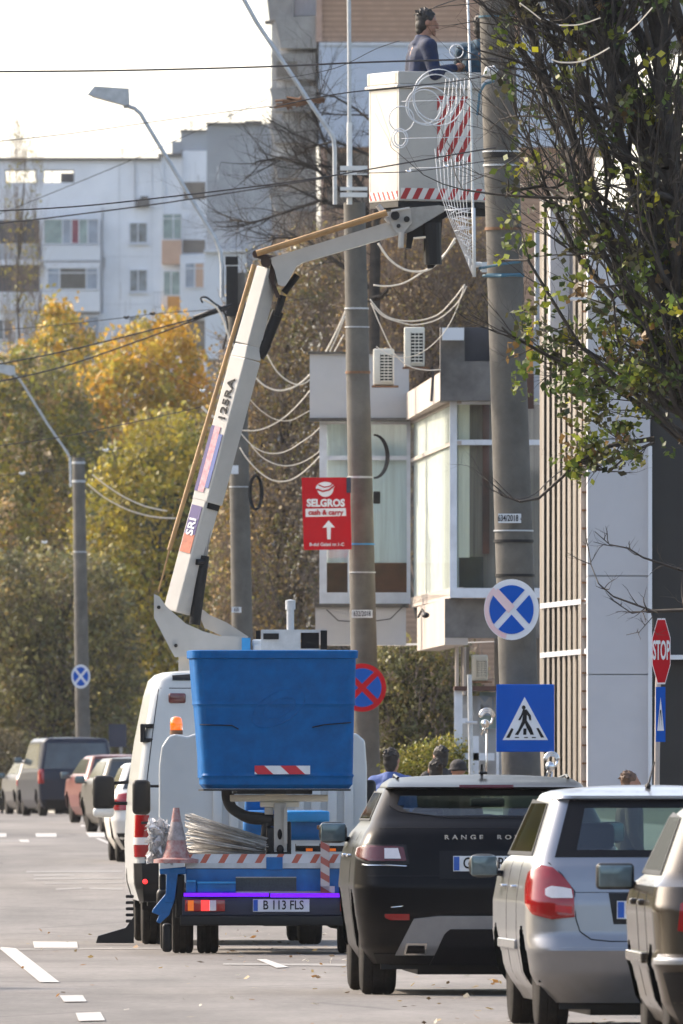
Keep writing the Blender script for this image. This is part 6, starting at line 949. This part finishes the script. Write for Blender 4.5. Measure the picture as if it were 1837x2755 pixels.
def person(label, loc, rotz, h=1.78, jacket='jacket', hair='hair', pose='stand', headturn=0, headtilt=0, hat=False, vox=.008, group='people'):
    t = thing('person', label, 'person', loc, rotz, group); k = h/1.78; V = lambda x, y, z: Vector((x*k, y*k, z*k))
    sh = {s: V(.185*s, 0, 1.43) for s in (-1, 1)}
    if pose == 'hold': el = {-1: V(-.27, .04, 1.19), 1: V(.26, .05, 1.18)}; wr = {-1: V(-.12, .30, 1.25), 1: V(.06, .32, 1.27)}
    elif pose == 'reach': el = {-1: V(-.26, .12, 1.25), 1: V(.24, .16, 1.28)}; wr = {-1: V(-.18, .38, 1.22), 1: V(.12, .4, 1.25)}
    else: el = {-1: V(-.24, -.04, 1.14), 1: V(.24, .0, 1.13)}; wr = {-1: V(-.24, .05, .90), 1: V(.24, .1, .91)}
    kn = {-1: V(-.10, .05, .50), 1: V(.10, .02, .50)}; an = {-1: V(-.11, .02, .09), 1: V(.11, -.04, .09)}; hp = {s: V(.095*s, 0, .93) for s in (-1, 1)}
    if pose == 'walk': kn[-1] = V(-.10, .16, .51); an[-1] = V(-.1, .22, .09); kn[1] = V(.10, .0, .49); an[1] = V(.1, -.25, .12)
    hd = Matrix.Rotation(headturn, 3, 'Z') @ Matrix.Rotation(headtilt, 3, 'X'); hc = V(0, .025, 1.66); H_ = lambda x, y, z: hc+hd @ (Vector((x, y, z))*k)
    b = MB(); cap(b, V(0, -.005, 1.42), V(0, .015, 1.58), .062*k, .055*k); b.ball(hc+hd @ Vector((0, -.01*k, .02*k)), (.074*k, .093*k, .098*k), 20, M=hd); b.ball(H_(0, .02, -.045), (.060*k, .070*k, .070*k), 16, M=hd)
    b.ball(H_(0, .085, -.092), (.022*k, .018*k, .018*k), 10); b.prism([H_(-.006, .085, .02), H_(.006, .085, .02), H_(.017, .095, -.03), H_(-.017, .095, -.03)], hd @ Vector((0, .022*k, -.004*k))); b.ball(H_(0, .108, -.028), (.013*k, .013*k, .011*k), 8); b.ball(H_(0, .088, -.062), (.026*k, .010*k, .009*k), 8)
    for s in (-1, 1): b.ball(H_(.077*s, -.005, -.005), (.012*k, .022*k, .032*k), 10, M=hd); b.ball(H_(.030*s, .078, .033), (.020*k, .012*k, .007*k), 8)
    cap(b, V(0, 0, .98), V(0, .01, 1.36), .125*k, .13*k); cap(b, sh[-1], sh[1], .065*k, .065*k)
    for s in (-1, 1):
        cap(b, sh[s], el[s], .052*k, .042*k); cap(b, el[s], wr[s], .041*k, .027*k); cap(b, hp[s], kn[s], .085*k, .052*k); cap(b, kn[s], an[s], .055*k, .036*k); cap(b, an[s]-V(0, .03, .04), an[s]+V(.01*s, .17, -.055), .04*k, .032*k)
        d = (wr[s]-el[s]).normalized(); side = d.cross(Vector((0, 0, 1))).normalized(); nrm = side.cross(d).normalized(); pc = wr[s]+d*.05*k; b.ball(pc, (.036*k, .036*k, .036*k), 12); cap(b, wr[s], wr[s]+d*.085*k, .027*k, .03*k)
        for f, (off_, ln) in enumerate(((-.03, .065), (-.01, .078), (.01, .074), (.03, .058))):
            p0 = wr[s]+d*.085*k+side*off_*k; p1 = p0+(d*.75-nrm*.45)*ln*.45*k; p2 = p1+(d*.3-nrm*.8)*ln*.35*k; p3 = p2+(-d*.3-nrm*.6)*ln*.3*k; b.tube([p0, p1, p2, p3], [.010*k, .0095*k, .009*k, .0075*k], 8)
        tp = wr[s]+d*.03*k+side*(-.03*s)*k; b.tube([tp, tp+(d*.5-side*.6*s)*.04*k, tp+(d*1.1-side*.5*s-nrm*.2)*.055*k], [.012*k, .011*k, .009*k], 8)
    melt(b, 'body', M['skin'], t, .0065 if vox < .01 else .011, 3, .5)
    m = MB()
    if hat: m.ball(H_(0, -.01, .05), (.098*k, .112*k, .085*k), 18, M=hd); m.ball(H_(0, .0, .01), (.14*k, .15*k, .012*k), 18, M=hd); melt(m, 'hat', M['coatd'], t, .012)
    else:
        m.ball(H_(0, -.024, .038), (.083*k, .094*k, .090*k), 20, M=hd); m.ball(H_(0, -.042, -.02), (.078*k, .066*k, .085*k), 18, M=hd); m.ball(H_(0, .012, .085), (.060*k, .050*k, .030*k), 12); m.ball(H_(0, -.050, -.075), (.060*k, .045*k, .050*k), 14)
        for _ in range(110):
            a = random.uniform(0, 6.28); e = random.uniform(.15, 1.5); q0 = Vector((.078*math.cos(a)*math.cos(e), -.024+.09*math.sin(a)*math.cos(e), .038+.085*math.sin(e)))
            if q0.y > .035 and q0.z < .115: continue
            q1 = q0*1.10+Vector((random.gauss(0, .008), -.012+random.gauss(0, .008), random.gauss(-.004, .008))); m.tube([H_(*q0), H_(*q1)], [.012*k, .005*k], 5)
        melt(m, 'hair', M[hair], t, .006, 1, .3)
    m = MB(); cap(m, V(-.05, 0, .90), V(-.06, 0, 1.33), .135*k, .135*k); cap(m, V(.05, 0, .90), V(.06, 0, 1.33), .135*k, .135*k); cap(m, V(0, .02, 1.0), V(0, .02, 1.36), .145*k, .14*k); cap(m, sh[-1], sh[1], .083*k, .083*k); m.tube([V(0, -.01, 1.44), V(0, .005, 1.535)], [.10*k, .078*k], 14); cap(m, sh[-1], V(0, 0, 1.49), .07*k, .07*k); cap(m, sh[1], V(0, 0, 1.49), .07*k, .07*k)
    for s in (-1, 1): cap(m, sh[s], el[s], .078*k, .062*k); q = el[s].lerp(wr[s], .93); m.ball(el[s], .066*k, 12); m.tube([el[s], el[s].lerp(q, .5), q], [.064*k, .056*k, .043*k], 12)
    melt(m, 'jacket', M[jacket], t, .012, 5, .5); m = MB()
    for s in (-1, 1): cap(m, hp[s], kn[s], .105*k, .072*k); cap(m, kn[s], an[s]+V(0, 0, .03), .072*k, .058*k)
    cap(m, hp[-1], hp[1], .105*k, .105*k); melt(m, 'trousers', M['trous'], t, .014, 4, .5); m = MB()
    for s in (-1, 1): cap(m, an[s]-V(0, .03, .045), an[s]+V(.01*s, .18, -.055), .047*k, .036*k)
    melt(m, 'shoes', M['coatd'], t, .012, 3, .5); return t
wk_ = person('dark haired worker in a navy jacket standing at the left of the basket', (P(1106, 0, BK).x, BK+.02, floorz-.04), R(-72), 1.93, 'jacket', pose='hold', headturn=R(-12), headtilt=R(-6), vox=.006, group='workers in the lift basket')
person('worker in a dark blue jacket almost hidden behind the thickest pole', (P(1296, 0, BK).x, BK+.22, floorz), R(-15), 1.84, 'jacketg', pose='reach', vox=.012, group='workers in the lift basket')
wk_.rotation_euler = (R(-4.5), 0, R(-72))
t = thing('wire_coil', 'small pale coil held in the hands of the navy jacketed worker', 'coil', P(1170, 180, BK-.2), px=True); px_part(t, 'coil', 'rope', lambda m: [m.tube([P(1172+(13-k)*math.cos(a), 180+(13-k)*math.sin(a), BK-.12-.01*k) for a in [math.pi*2*i/18 for i in range(19)]], .009, 6) for k in range(3)])
t = thing('flood_lamp', 'white curved lamp fitting between basket and pole', 'lamp', P(1320, 196, 158.2), px=True); px_part(t, 'shade', 'white', lambda m: m.tube([P(1302, 202, 158.2), P(1312, 192, 158.2), P(1326, 190, 158.2), P(1336, 196, 158.2)], [.01, .05, .055, .03], 12)); px_part(t, 'arm', 'galv', lambda m: (m.tube([P(1275, 212, 158.2), P(1302, 204, 158.2)], .012, 6), m.tube([P(1295, 232, 158.2), P(1310, 218, 158.2), P(1326, 214, 158.2)], .016, 6))); px_part(t, 'blue_strap', 'strap', lambda m: m.tube([P(1330, 218, 158.1), P(1304, 226, 158.1), P(1290, 250, 158.1), P(1284, 310, 158.1)], .014, 6))
def ped(label, x, ytop, d, rz, jk, **k):
    h = P(0, ytop, d).z-(gz(d)+.14); return person(label, ((x-CX)/F*d, d, gz(d)+.14), rz, h*1.78/1.775, jk, vox=.012, group='pedestrians behind the parked cars', **k)
ped('pedestrian with dark hair and blue jacket left of the black car roof', 1052, 2016, 166, R(-25), 'coatb', pose='walk'); ped('taller dark haired pedestrian in a dark coat above the black car roof', 1186, 2010, 178, R(35), 'coatd', pose='walk'); ped('pedestrian in a dark brimmed hat right of the taller dark haired one', 1234, 2046, 172, R(20), 'coatbr', pose='walk', hat=True); ped('brown haired pedestrian whose head shows above the silver car', 1691, 2078, 146, R(-80), 'coatbr', hair='hairb', pose='walk'); ped('shorter pedestrian in front of the taller dark haired one', 1172, 2046, 170, R(15), 'coatd', pose='walk')
# ------------------------------------------------------------------ flatbed lift truck with the blue basket
DT = 147.3; ST = F/DT
tk = thing('lift_truck', 'blue and white flatbed lift truck with hatched tail board and violet strip', 'truck', ((756-CX)/ST, DT, 0), R(.6))
def lx(px): return (px-756)/ST
def lz(py): return (2567-py)/ST
def tb(name, m, rects, parent=tk, y=0, t=.05, r=0, sm=False):
    mb = MB()
    for x0, y0, x1, y1 in rects:
        a = (lx(x0), y, lz(y1)); b = (lx(x1), y+t, lz(y0)); mb.rbox(a, b, r) if r else mb.box(a, b)
    return mb.build(name, M[m] if isinstance(m, str) else m, parent, 2 if r else False)
XR = 1022
tb('tail_panel', 'bluep', [(500, 2337, XR, 2402)], y=.0, t=.06, r=.006); tb('flat_bed', 'steel', [(498, 2322, XR-2, 2337)], y=.05, t=3.2); tb('chassis', 'ink', [(600, 2400, 640, 2460), (872, 2400, 912, 2460)], y=.1, t=5.0)
M['hatcht'] = stripes('tail_board_hatching', (.55, .57, .60), (.42, .10, .06), .145, (.86, 0, -.5), .66); tb('hatched_tail_board', 'hatcht', [(500, 2298, XR, 2322)], y=-.01, t=.05); tb('tail_board_edge', 'galv', [(500, 2322, XR, 2336)], y=-.012, t=.04)
tb('drawer', 'lightblue' if 0 else 'bluep', [(500, 2370, 528, 2401), (530, 2376, 634, 2401)], y=-.12, t=.12, r=.012); tb('drawer_lid', 'lightblue', [(502, 2368, 526, 2372), (530, 2372, 634, 2377)], y=-.13, t=.12, r=.004); tb('grille', mat('dark_mesh', (.03, .045, .045), .6, scale=60, var=.3), [(634, 2362, 797, 2398)], y=-.02, t=.02); tb('grille_rail', 'steel', [(634, 2398, 880, 2402), (634, 2359, 797, 2362)], y=-.025, t=.03)
M['violet'] = mat('violet_strip', (.13, .0, .8), .4, emit=((.16, .0, 1), .40), var=.02); tb('violet_glow_strip', 'violet', [(494, 2402, 723, 2412), (727, 2403, XR-4, 2414)], y=-.14, t=.02)  # violet line with no known lamp; glow added for its saturated tone
tb('rear_crossmember', 'navy', [(490, 2414, XR, 2463)], y=-.05, t=.12, r=.01); tb('bumper_bar', 'blackplastic', [(484, 2463, XR+4, 2490)], y=-.06, t=.12, r=.012)
for x0, sg in ((497, 1), (XR-108, -1)):
    l = tb('tail_lamp', 'redlamp', [(x0, 2420, x0+108, 2452)], y=-.085, t=.04, r=.008); o = (lambda a, b: (x0+a, 2422, x0+b, 2450) if sg > 0 else (x0+108-b, 2422, x0+108-a, 2450)); tb('indicator_lens', 'amber', [o(8, 24)], l, y=-.09, t=.02); tb('brake_lens', 'lamplit', [o(44, 66)], l, y=-.091, t=.02); tb('reversing_lens', 'clearlamp', [o(66, 84)], l, y=-.09, t=.02)
plate(tk, 0, -.065, lz(2436), 'B 113 FLS', .52, .115)
m = MB(); m.box((-.9, .15, .42), (.9, 2.2, .55)).rbox((-.25, .9, .25), (.25, 1.5, .5), .1).tube([(-.9, 1.0, .38), (.9, 1.0, .38)], .06, 10).ball((.55, 1.0, .36), (.2, .2, .14), 14).tube([(-.12, .2, .45), (-.12, .2, .26)], .025, 6).rbox((-.5, .15, .28), (-.2, .5, .45), .03); m.build('rear_axle', M['blackplastic'], tk, 2)
def truckwheel(x, y, w_=.20, r=.33):
    m = MB(); m.lathe([(r*.55, 0), (r*.85, -.0), (r*.96, w_*.05), (r, w_*.14), (r, w_*.32), (r*.975, w_*.33), (r*.975, w_*.38), (r, w_*.39), (r, w_*.61), (r*.975, w_*.62), (r*.975, w_*.67), (r, w_*.68), (r, w_*.86), (r*.96, w_*.95), (r*.85, w_), (r*.55, w_)], (x, y, r), 'X', 32); o = m.build('wheel', M['tyre'], tk, 2); m = MB(); m.lathe([(r*.56, w_*.05), (r*.5, w_*.4), (.08, w_*.45), (.001, w_*.45)], (x, y, r), 'X', 20); m.build('rim', M['rim'], o, 2)
for x in (lx(462), lx(530), lx(910)-.0, lx(974)): truckwheel(x, 1.0)
truckwheel(-1.12, 4.3); truckwheel(.72, 4.3)
m = MB(); m.rbox((-1.15, .7, .42), (lx(600)-.02, 1.55, .60), .05); m.rbox((lx(905), .7, .42), (lx(1024), 1.55, .60), .05); m.build('mudguard', M['blackplastic'], tk, 2)
# cab seen over the load bed
m = MB(); pts = [(-1.13, .5), (-1.13, 1.72), (-1.105, 1.92), (-1.04, 2.02), (-.98, 2.045), (-.86, 2.02), (-.78, 2.05), (.74, 2.05), (.82, 1.98), (.84, 1.72), (.84, .5)]; m.prism([(x, 4.0, z) for x, z in pts], (0, 1.7, 0)); m.build('cab', M['whitevan'], tk, bevel=.02)
m = MB()
for i in range(9): m.rbox((-.62+i*.155, 3.96, 1.05), (-.53+i*.155, 3.999, 1.6), .01)
m.build('cab_rear_ribs', M['whitevan'], tk, 2); m = MB(); m.rbox((-.70, 3.98, 1.62), (.7, 3.999, 1.66), .005); m.build('cab_rail', M['galv'], tk)
m = MB(); m.lathe([(.062, 0), (.062, .04)], (-.965, 4.3, 2.04), n=18); bo = m.build('beacon_base', M['rust'], tk, 2); m = MB(); m.lathe([(.058, .04), (.060, .10), (.054, .145), (.035, .165), (.001, .17)], (-.965, 4.3, 2.04), n=20); m.build('orange_beacon', mat('beacon_orange', (.95, .17, .01), .25, coat=1, emit=((1, .16, .0), .25)), tk, True)
for sg, x0, x1 in ((-1, 356, 405), (1, 972, 1012)):
    d_ = 4.9; s2 = F/(DT+d_); f_ = lambda px: (px-CX)/s2-tk.location.x+.05; m = MB(); m.rbox((f_(x0), d_, H-(2192-HY)/s2), (f_(x1), d_+.14, H-(2098-HY)/s2), .045); cx_ = sg*.9-.14; m.tube([(cx_, d_+.05, 1.2), ((f_(x0)+f_(x1))/2, d_+.07, 1.2)], .015, 6).tube([(cx_, d_+.05, 1.55), ((f_(x0)+f_(x1))/2, d_+.07, 1.55)], .015, 6); m.build('mirror', M['blackplastic'], tk, 2)
# stowed blue boom, column and load
m = MB(); m.rbox((lx(655), 1.2, lz(2262)), (lx(890), 1.6, lz(2180)), .07); m.rbox((lx(660), 1.4, lz(2240)), (lx(720), 1.9, lz(2150)), .03); m.build('blue_tank', M['bluep'], tk, 2); m = MB(); m.rbox((lx(772), 1.15, lz(2212)), (lx(890), 1.25, lz(2182)), .02); m.build('tank_lid', M['lightblue'], tk, 2)
m = MB(); m.rbox((lx(618), .3, lz(2157)), (lx(884), .42, lz(2138)), .01).rbox((lx(700), .28, lz(2172)), (lx(806), .44, lz(2157)), .01).rbox((lx(712), .25, lz(2139)), (lx(770), .35, lz(2128)), .01); m.build('basket_cradle', M['cream'], tk, 2)
m = MB(); m.rbox((lx(737), .25, lz(2290)), (lx(771), .36, lz(2160)), .01).rbox((lx(712), .3, lz(2192)), (lx(736), .4, lz(2172)), .008).box((lx(764), .2, lz(2270)), (lx(773), .36, lz(2172))); m.build('column', M['offwhite'], tk, 2); m = MB(); m.rbox((lx(716), .26, lz(2310)), (lx(738), .5, lz(2225)), .02).rbox((lx(772), .26, lz(2305)), (lx(784), .5, lz(2210)), .02).rbox((lx(730), .24, lz(2310)), (lx(778), .30, lz(2292)), .01); m.build('column_cheeks', M['blackplastic'], tk, 2)
m = MB(); m.ball((lx(753), .245, lz(2245)), (.022, .012, .05)).ball((lx(754), .24, lz(2286)), (.035, .012, .045)); m.build('column_slot', M['ink'], tk, True); tb('blue_pedestal', 'bluep', [(716, 2306, 760, 2340)], y=-.02, t=.3); m = MB()
hp_ = [(lx(x), .35, lz(y)) for x, y in spline([(610, 2126), (612, 2150), (625, 2175), (660, 2195), (700, 2200), (735, 2205)])]; m.tube(hp_, .052, 10).tube([(p[0]+.03, p[1]+.1, p[2]-.03) for p in hp_], .04, 8).tube([(lx(735), .35, lz(2205)), (lx(715), .35, lz(2222)), (lx(712), .35, lz(2260))], .04, 8); m.build('hydraulic_hose', M['black'], tk, True)
m = MB(); m.rbox((lx(795), .5, lz(2292)), (lx(930), .56, lz(2270)), .008); lb_ = m.build('marker_light_bar', M['blackplastic'], tk, 2); tb('bar_top', 'white', [(797, 2270, 860, 2276), (882, 2270, 928, 2276)], lb_, y=.49, t=.02); tb('amber_marker', 'amber', [(824, 2283, 842, 2291)], lb_, y=.49, t=.02); tb('amber_marker', 'amber', [(888, 2283, 905, 2291)], lb_, y=.49, t=.02)
M['postst'] = stripes('post_stripes', (.50, .44, .42), (.34, .09, .07), .12, (.5, 0, .86), .55); tb('striped_post', 'postst', [(862, 2222, 886, 2400)], y=-.1, t=.05); tb('striped_post_cap', 'rust', [(852, 2220, 900, 2232)], y=-.1, t=.06, r=.01); tb('post_foot', 'postst', [(862, 2384, 900, 2402)], y=-.1, t=.06)
m = MB(); m.prism([(lx(x), -.05, lz(y)) for x, y in ((428, 2338), (500, 2332), (500, 2352), (478, 2352), (470, 2420), (462, 2430), (445, 2428), (448, 2352), (430, 2352))], (0, .14, 0)); m.prism([(lx(x), -.04, lz(y)) for x, y in ((445, 2405), (470, 2420), (455, 2462), (430, 2485), (420, 2480), (428, 2462), (408, 2455), (412, 2445))], (0, .12, 0)); m.build('outrigger', M['bluep'], tk, bevel=.008)
tb('outrigger_side_box', 'blackplastic', [(472, 2352, 496, 2470), (428, 2352, 446, 2395)], y=.05, t=.3, r=.02); tb('outrigger_foot', 'blackplastic', [(436, 2485, 462, 2562)], y=.1, t=.3, r=.03)
# blue basket
bb = thing('work_basket', 'large blue fibreglass basket stowed at the back of the flatbed', 'basket', ((741-CX)/ST, DT-.1, 0), R(5)); m = MB(); z0, z1 = lz(2122), lz(1772); n = 56; rings = []
def rrect(hw, hd, r, z, cx=0, cy=0):
    out = []
    for sx, sy, a0 in ((1, 1, 0), (-1, 1, 90), (-1, -1, 180), (1, -1, 270)):
        for i in range(9): a = R(a0+i*90/8); out.append((cx+sx*(hw-r)+r*math.cos(a), cy+sy*(hd-r)+r*math.sin(a), z))
    return out
def loft(m, rings, close=True):
    k = len(rings[0]); vs = [p for r_ in rings for p in r_]; fs = [(i*k+j, i*k+(j+1) % k, (i+1)*k+(j+1) % k, (i+1)*k+j) for i in range(len(rings)-1) for j in range(k)]
    if close: fs.append(tuple(range(k)))
    m.add(vs, fs)
prof = [(z0, -.09), (z0+.015, -.06), (z0+.05, -.045)]+[(z0+.05+(z1-z0-.05)*i/10, -.045+.05*i/10) for i in range(1, 11)]; rings = []
def hwz(e): return .745+e
zr1, zr2 = lz(2084), lz(1890)
for i in range(0, 61):
    z = z0+(z1-z0)*i/60; u = i/60; e = -.055+.055*u; 
    if i < 2: e -= .03*(2-i)/2
    for zr in (zr1, zr2):
        if z < zr and z > zr-.03: e += .010
        elif z <= zr-.03: pass
    if z > zr2: e += .006
    rings.append(rrect(.745+e, .36+e, .09, z, cx=(1-u)*.035, cy=.36))
for dz, e in ((0, .0), (.004, .022), (.07, .026), (.078, .012), (.076, -.03), (-.2, -.05), (-1.1, -.07)): rings.append(rrect(.745+e, .36+e, .09, z1+dz, cy=.36))
loft(m, rings); m.build('basket_shell', M['blue'], bb, 2)
M['hatchb'] = stripes('basket_stripes', (.72, .74, .76), (.50, .015, .03), .205, (.70, 0, .75), .5); m = MB(); x0, x1 = -.19, .32; yb = .36-(.36-.05)-.002; m.box((x0, -.0, lz(2083)), (x1, .03, lz(2060))); m.build('striped_sticker', M['hatchb'], bb)
m = MB(); e_ = [(.03+.24*math.cos(a)*1.0+.05*math.sin(a), .008, lz(1905)+.17*math.sin(a)+.06*math.cos(a)) for a in [2*math.pi*i/30 for i in range(31)]]; m.tube(e_, .0035, 5).tube([(p[0]*.6+.02, .006, (p[2]-lz(1905))*.55+lz(1905)) for p in e_], .003, 5); m.build('embossed_oval', M['blue'], bb, True)
m = MB(); m.tube([(-.70, .014, lz(1950)), (-.40, .014, lz(1952)), (-.34, .012, lz(1962))], .006, 6).tube([(.34, .010, lz(1957)), (.45, .010, lz(1950)), (.70, .012, lz(1944))], .006, 6); m.build('moulded_step', M['ink'], bb, True); m = MB(); m.box((-.35, .1, z0-.05), (.35, .6, z0-.004)).box((-.66, .05, z0-.02), (.70, .66, z0-.003)); m.build('base_frame', M['blackplastic'], bb)
# load on the bed
cn = thing('traffic_cone', 'dirty red and white traffic cone on the left corner of the truck bed', 'traffic cone', (tk.location.x+lx(474), DT+.02, lz(2322)), 0); m = MB(); M['cone'] = mat('dirty_cone', (.22, .05, .045), .7, scale=18, var=.3, col2=(.38, .30, .29)); M['conew'] = mat('dirty_cone_sleeve', (.36, .31, .31), .7, scale=14, var=.3)
m.lathe([(.21, .0), (.21, .035), (.13, .05), (.10, .13), (.085, .21), (.048, .38), (.03, .49), (.028, .51), (.001, .51)], (0, 0, 0), n=24); m.build('cone_body', M['cone'], cn, 2); m = MB(); m.lathe([(.088, .21), (.051, .38)], (0, 0, 0), n=24); m.build('cone_sleeve', M['conew'], cn, 2)
rb = thing('rod_bundle', 'bundle of pale metal rods and wire lying across the truck bed', 'rods', (tk.location.x+lx(600), DT+.3, lz(2320)), 0); m = MB(); m2 = MB()
for i in range(130):
    v = random.random()**.8; y0 = random.uniform(-.25, .35); za = .03+v*.42; zb_ = .02+v*.20; a = (lx(508+random.uniform(-14, 16))-lx(600), y0, za); b_ = (lx(714+random.uniform(-30, 8))-lx(600), y0+random.uniform(-.1, .1), zb_); (m if i % 3 else m2).tube([a, ((a[0]+b_[0])/2, (a[1]+b_[1])/2, (a[2]+b_[2])/2+random.gauss(.0, .005)), b_], random.uniform(.004, .007), 5)
m.build('rods', mat('pale_rods', (.50, .48, .45), .5, .4, scale=10, var=.3), rb, True); m2.build('dark_rods', M['steel'], rb, True)
pf = thing('plastic_wrap', 'crumpled clear plastic sheet beside the traffic cone', 'plastic sheet', (tk.location.x+lx(425), DT+.12, lz(2325)), 0); m = MB(); k = 17; vs = []
for i in range(k):
    for j in range(k):
        u, v = i/(k-1), j/(k-1); vs.append((-.10+.27*u+random.gauss(0, .014), random.gauss(0, .06), .02+v*.42*(1-.35*abs(u-.4))+random.gauss(0, .016)))
m.add(vs, [(i*k+j, (i+1)*k+j, (i+1)*k+j+1, i*k+j+1) for i in range(k-1) for j in range(k-1)]); m.add([(x+random.gauss(0, .01), y+.06, z*.9) for x, y, z in vs], [(i*k+j, (i+1)*k+j, (i+1)*k+j+1, i*k+j+1) for i in range(k-1) for j in range(k-1)]); M['film'] = mat('plastic_film', (.80, .80, .82), .2, var=.2, scale=12); M['film'].node_tree.nodes['Principled BSDF'].inputs['Alpha'].default_value = .72; m.build('sheet', M['film'], pf, False, fixn=False)

# ------------------------------------------------------------------ hazy air
hm = bpy.data.materials.new('haze_air'); hm.use_nodes = True; hn = hm.node_tree; hn.nodes.remove(hn.nodes['Principled BSDF']); pv = hn.nodes.new('ShaderNodeVolumePrincipled')
pv.inputs['Color'].default_value = (.93, .95, 1.0, 1); pv.inputs['Density'].default_value = .00005; pv.inputs['Anisotropy'].default_value = .2; hn.links.new(pv.outputs[0], hn.nodes['Material Output'].inputs['Volume'])
mb = MB(); mb.box((-120, -30, -1.1), (120, 960, 70)); tag(mb.build('haze', hm), 'thin pale autumn haze filling the street air', 'haze', kind='stuff')
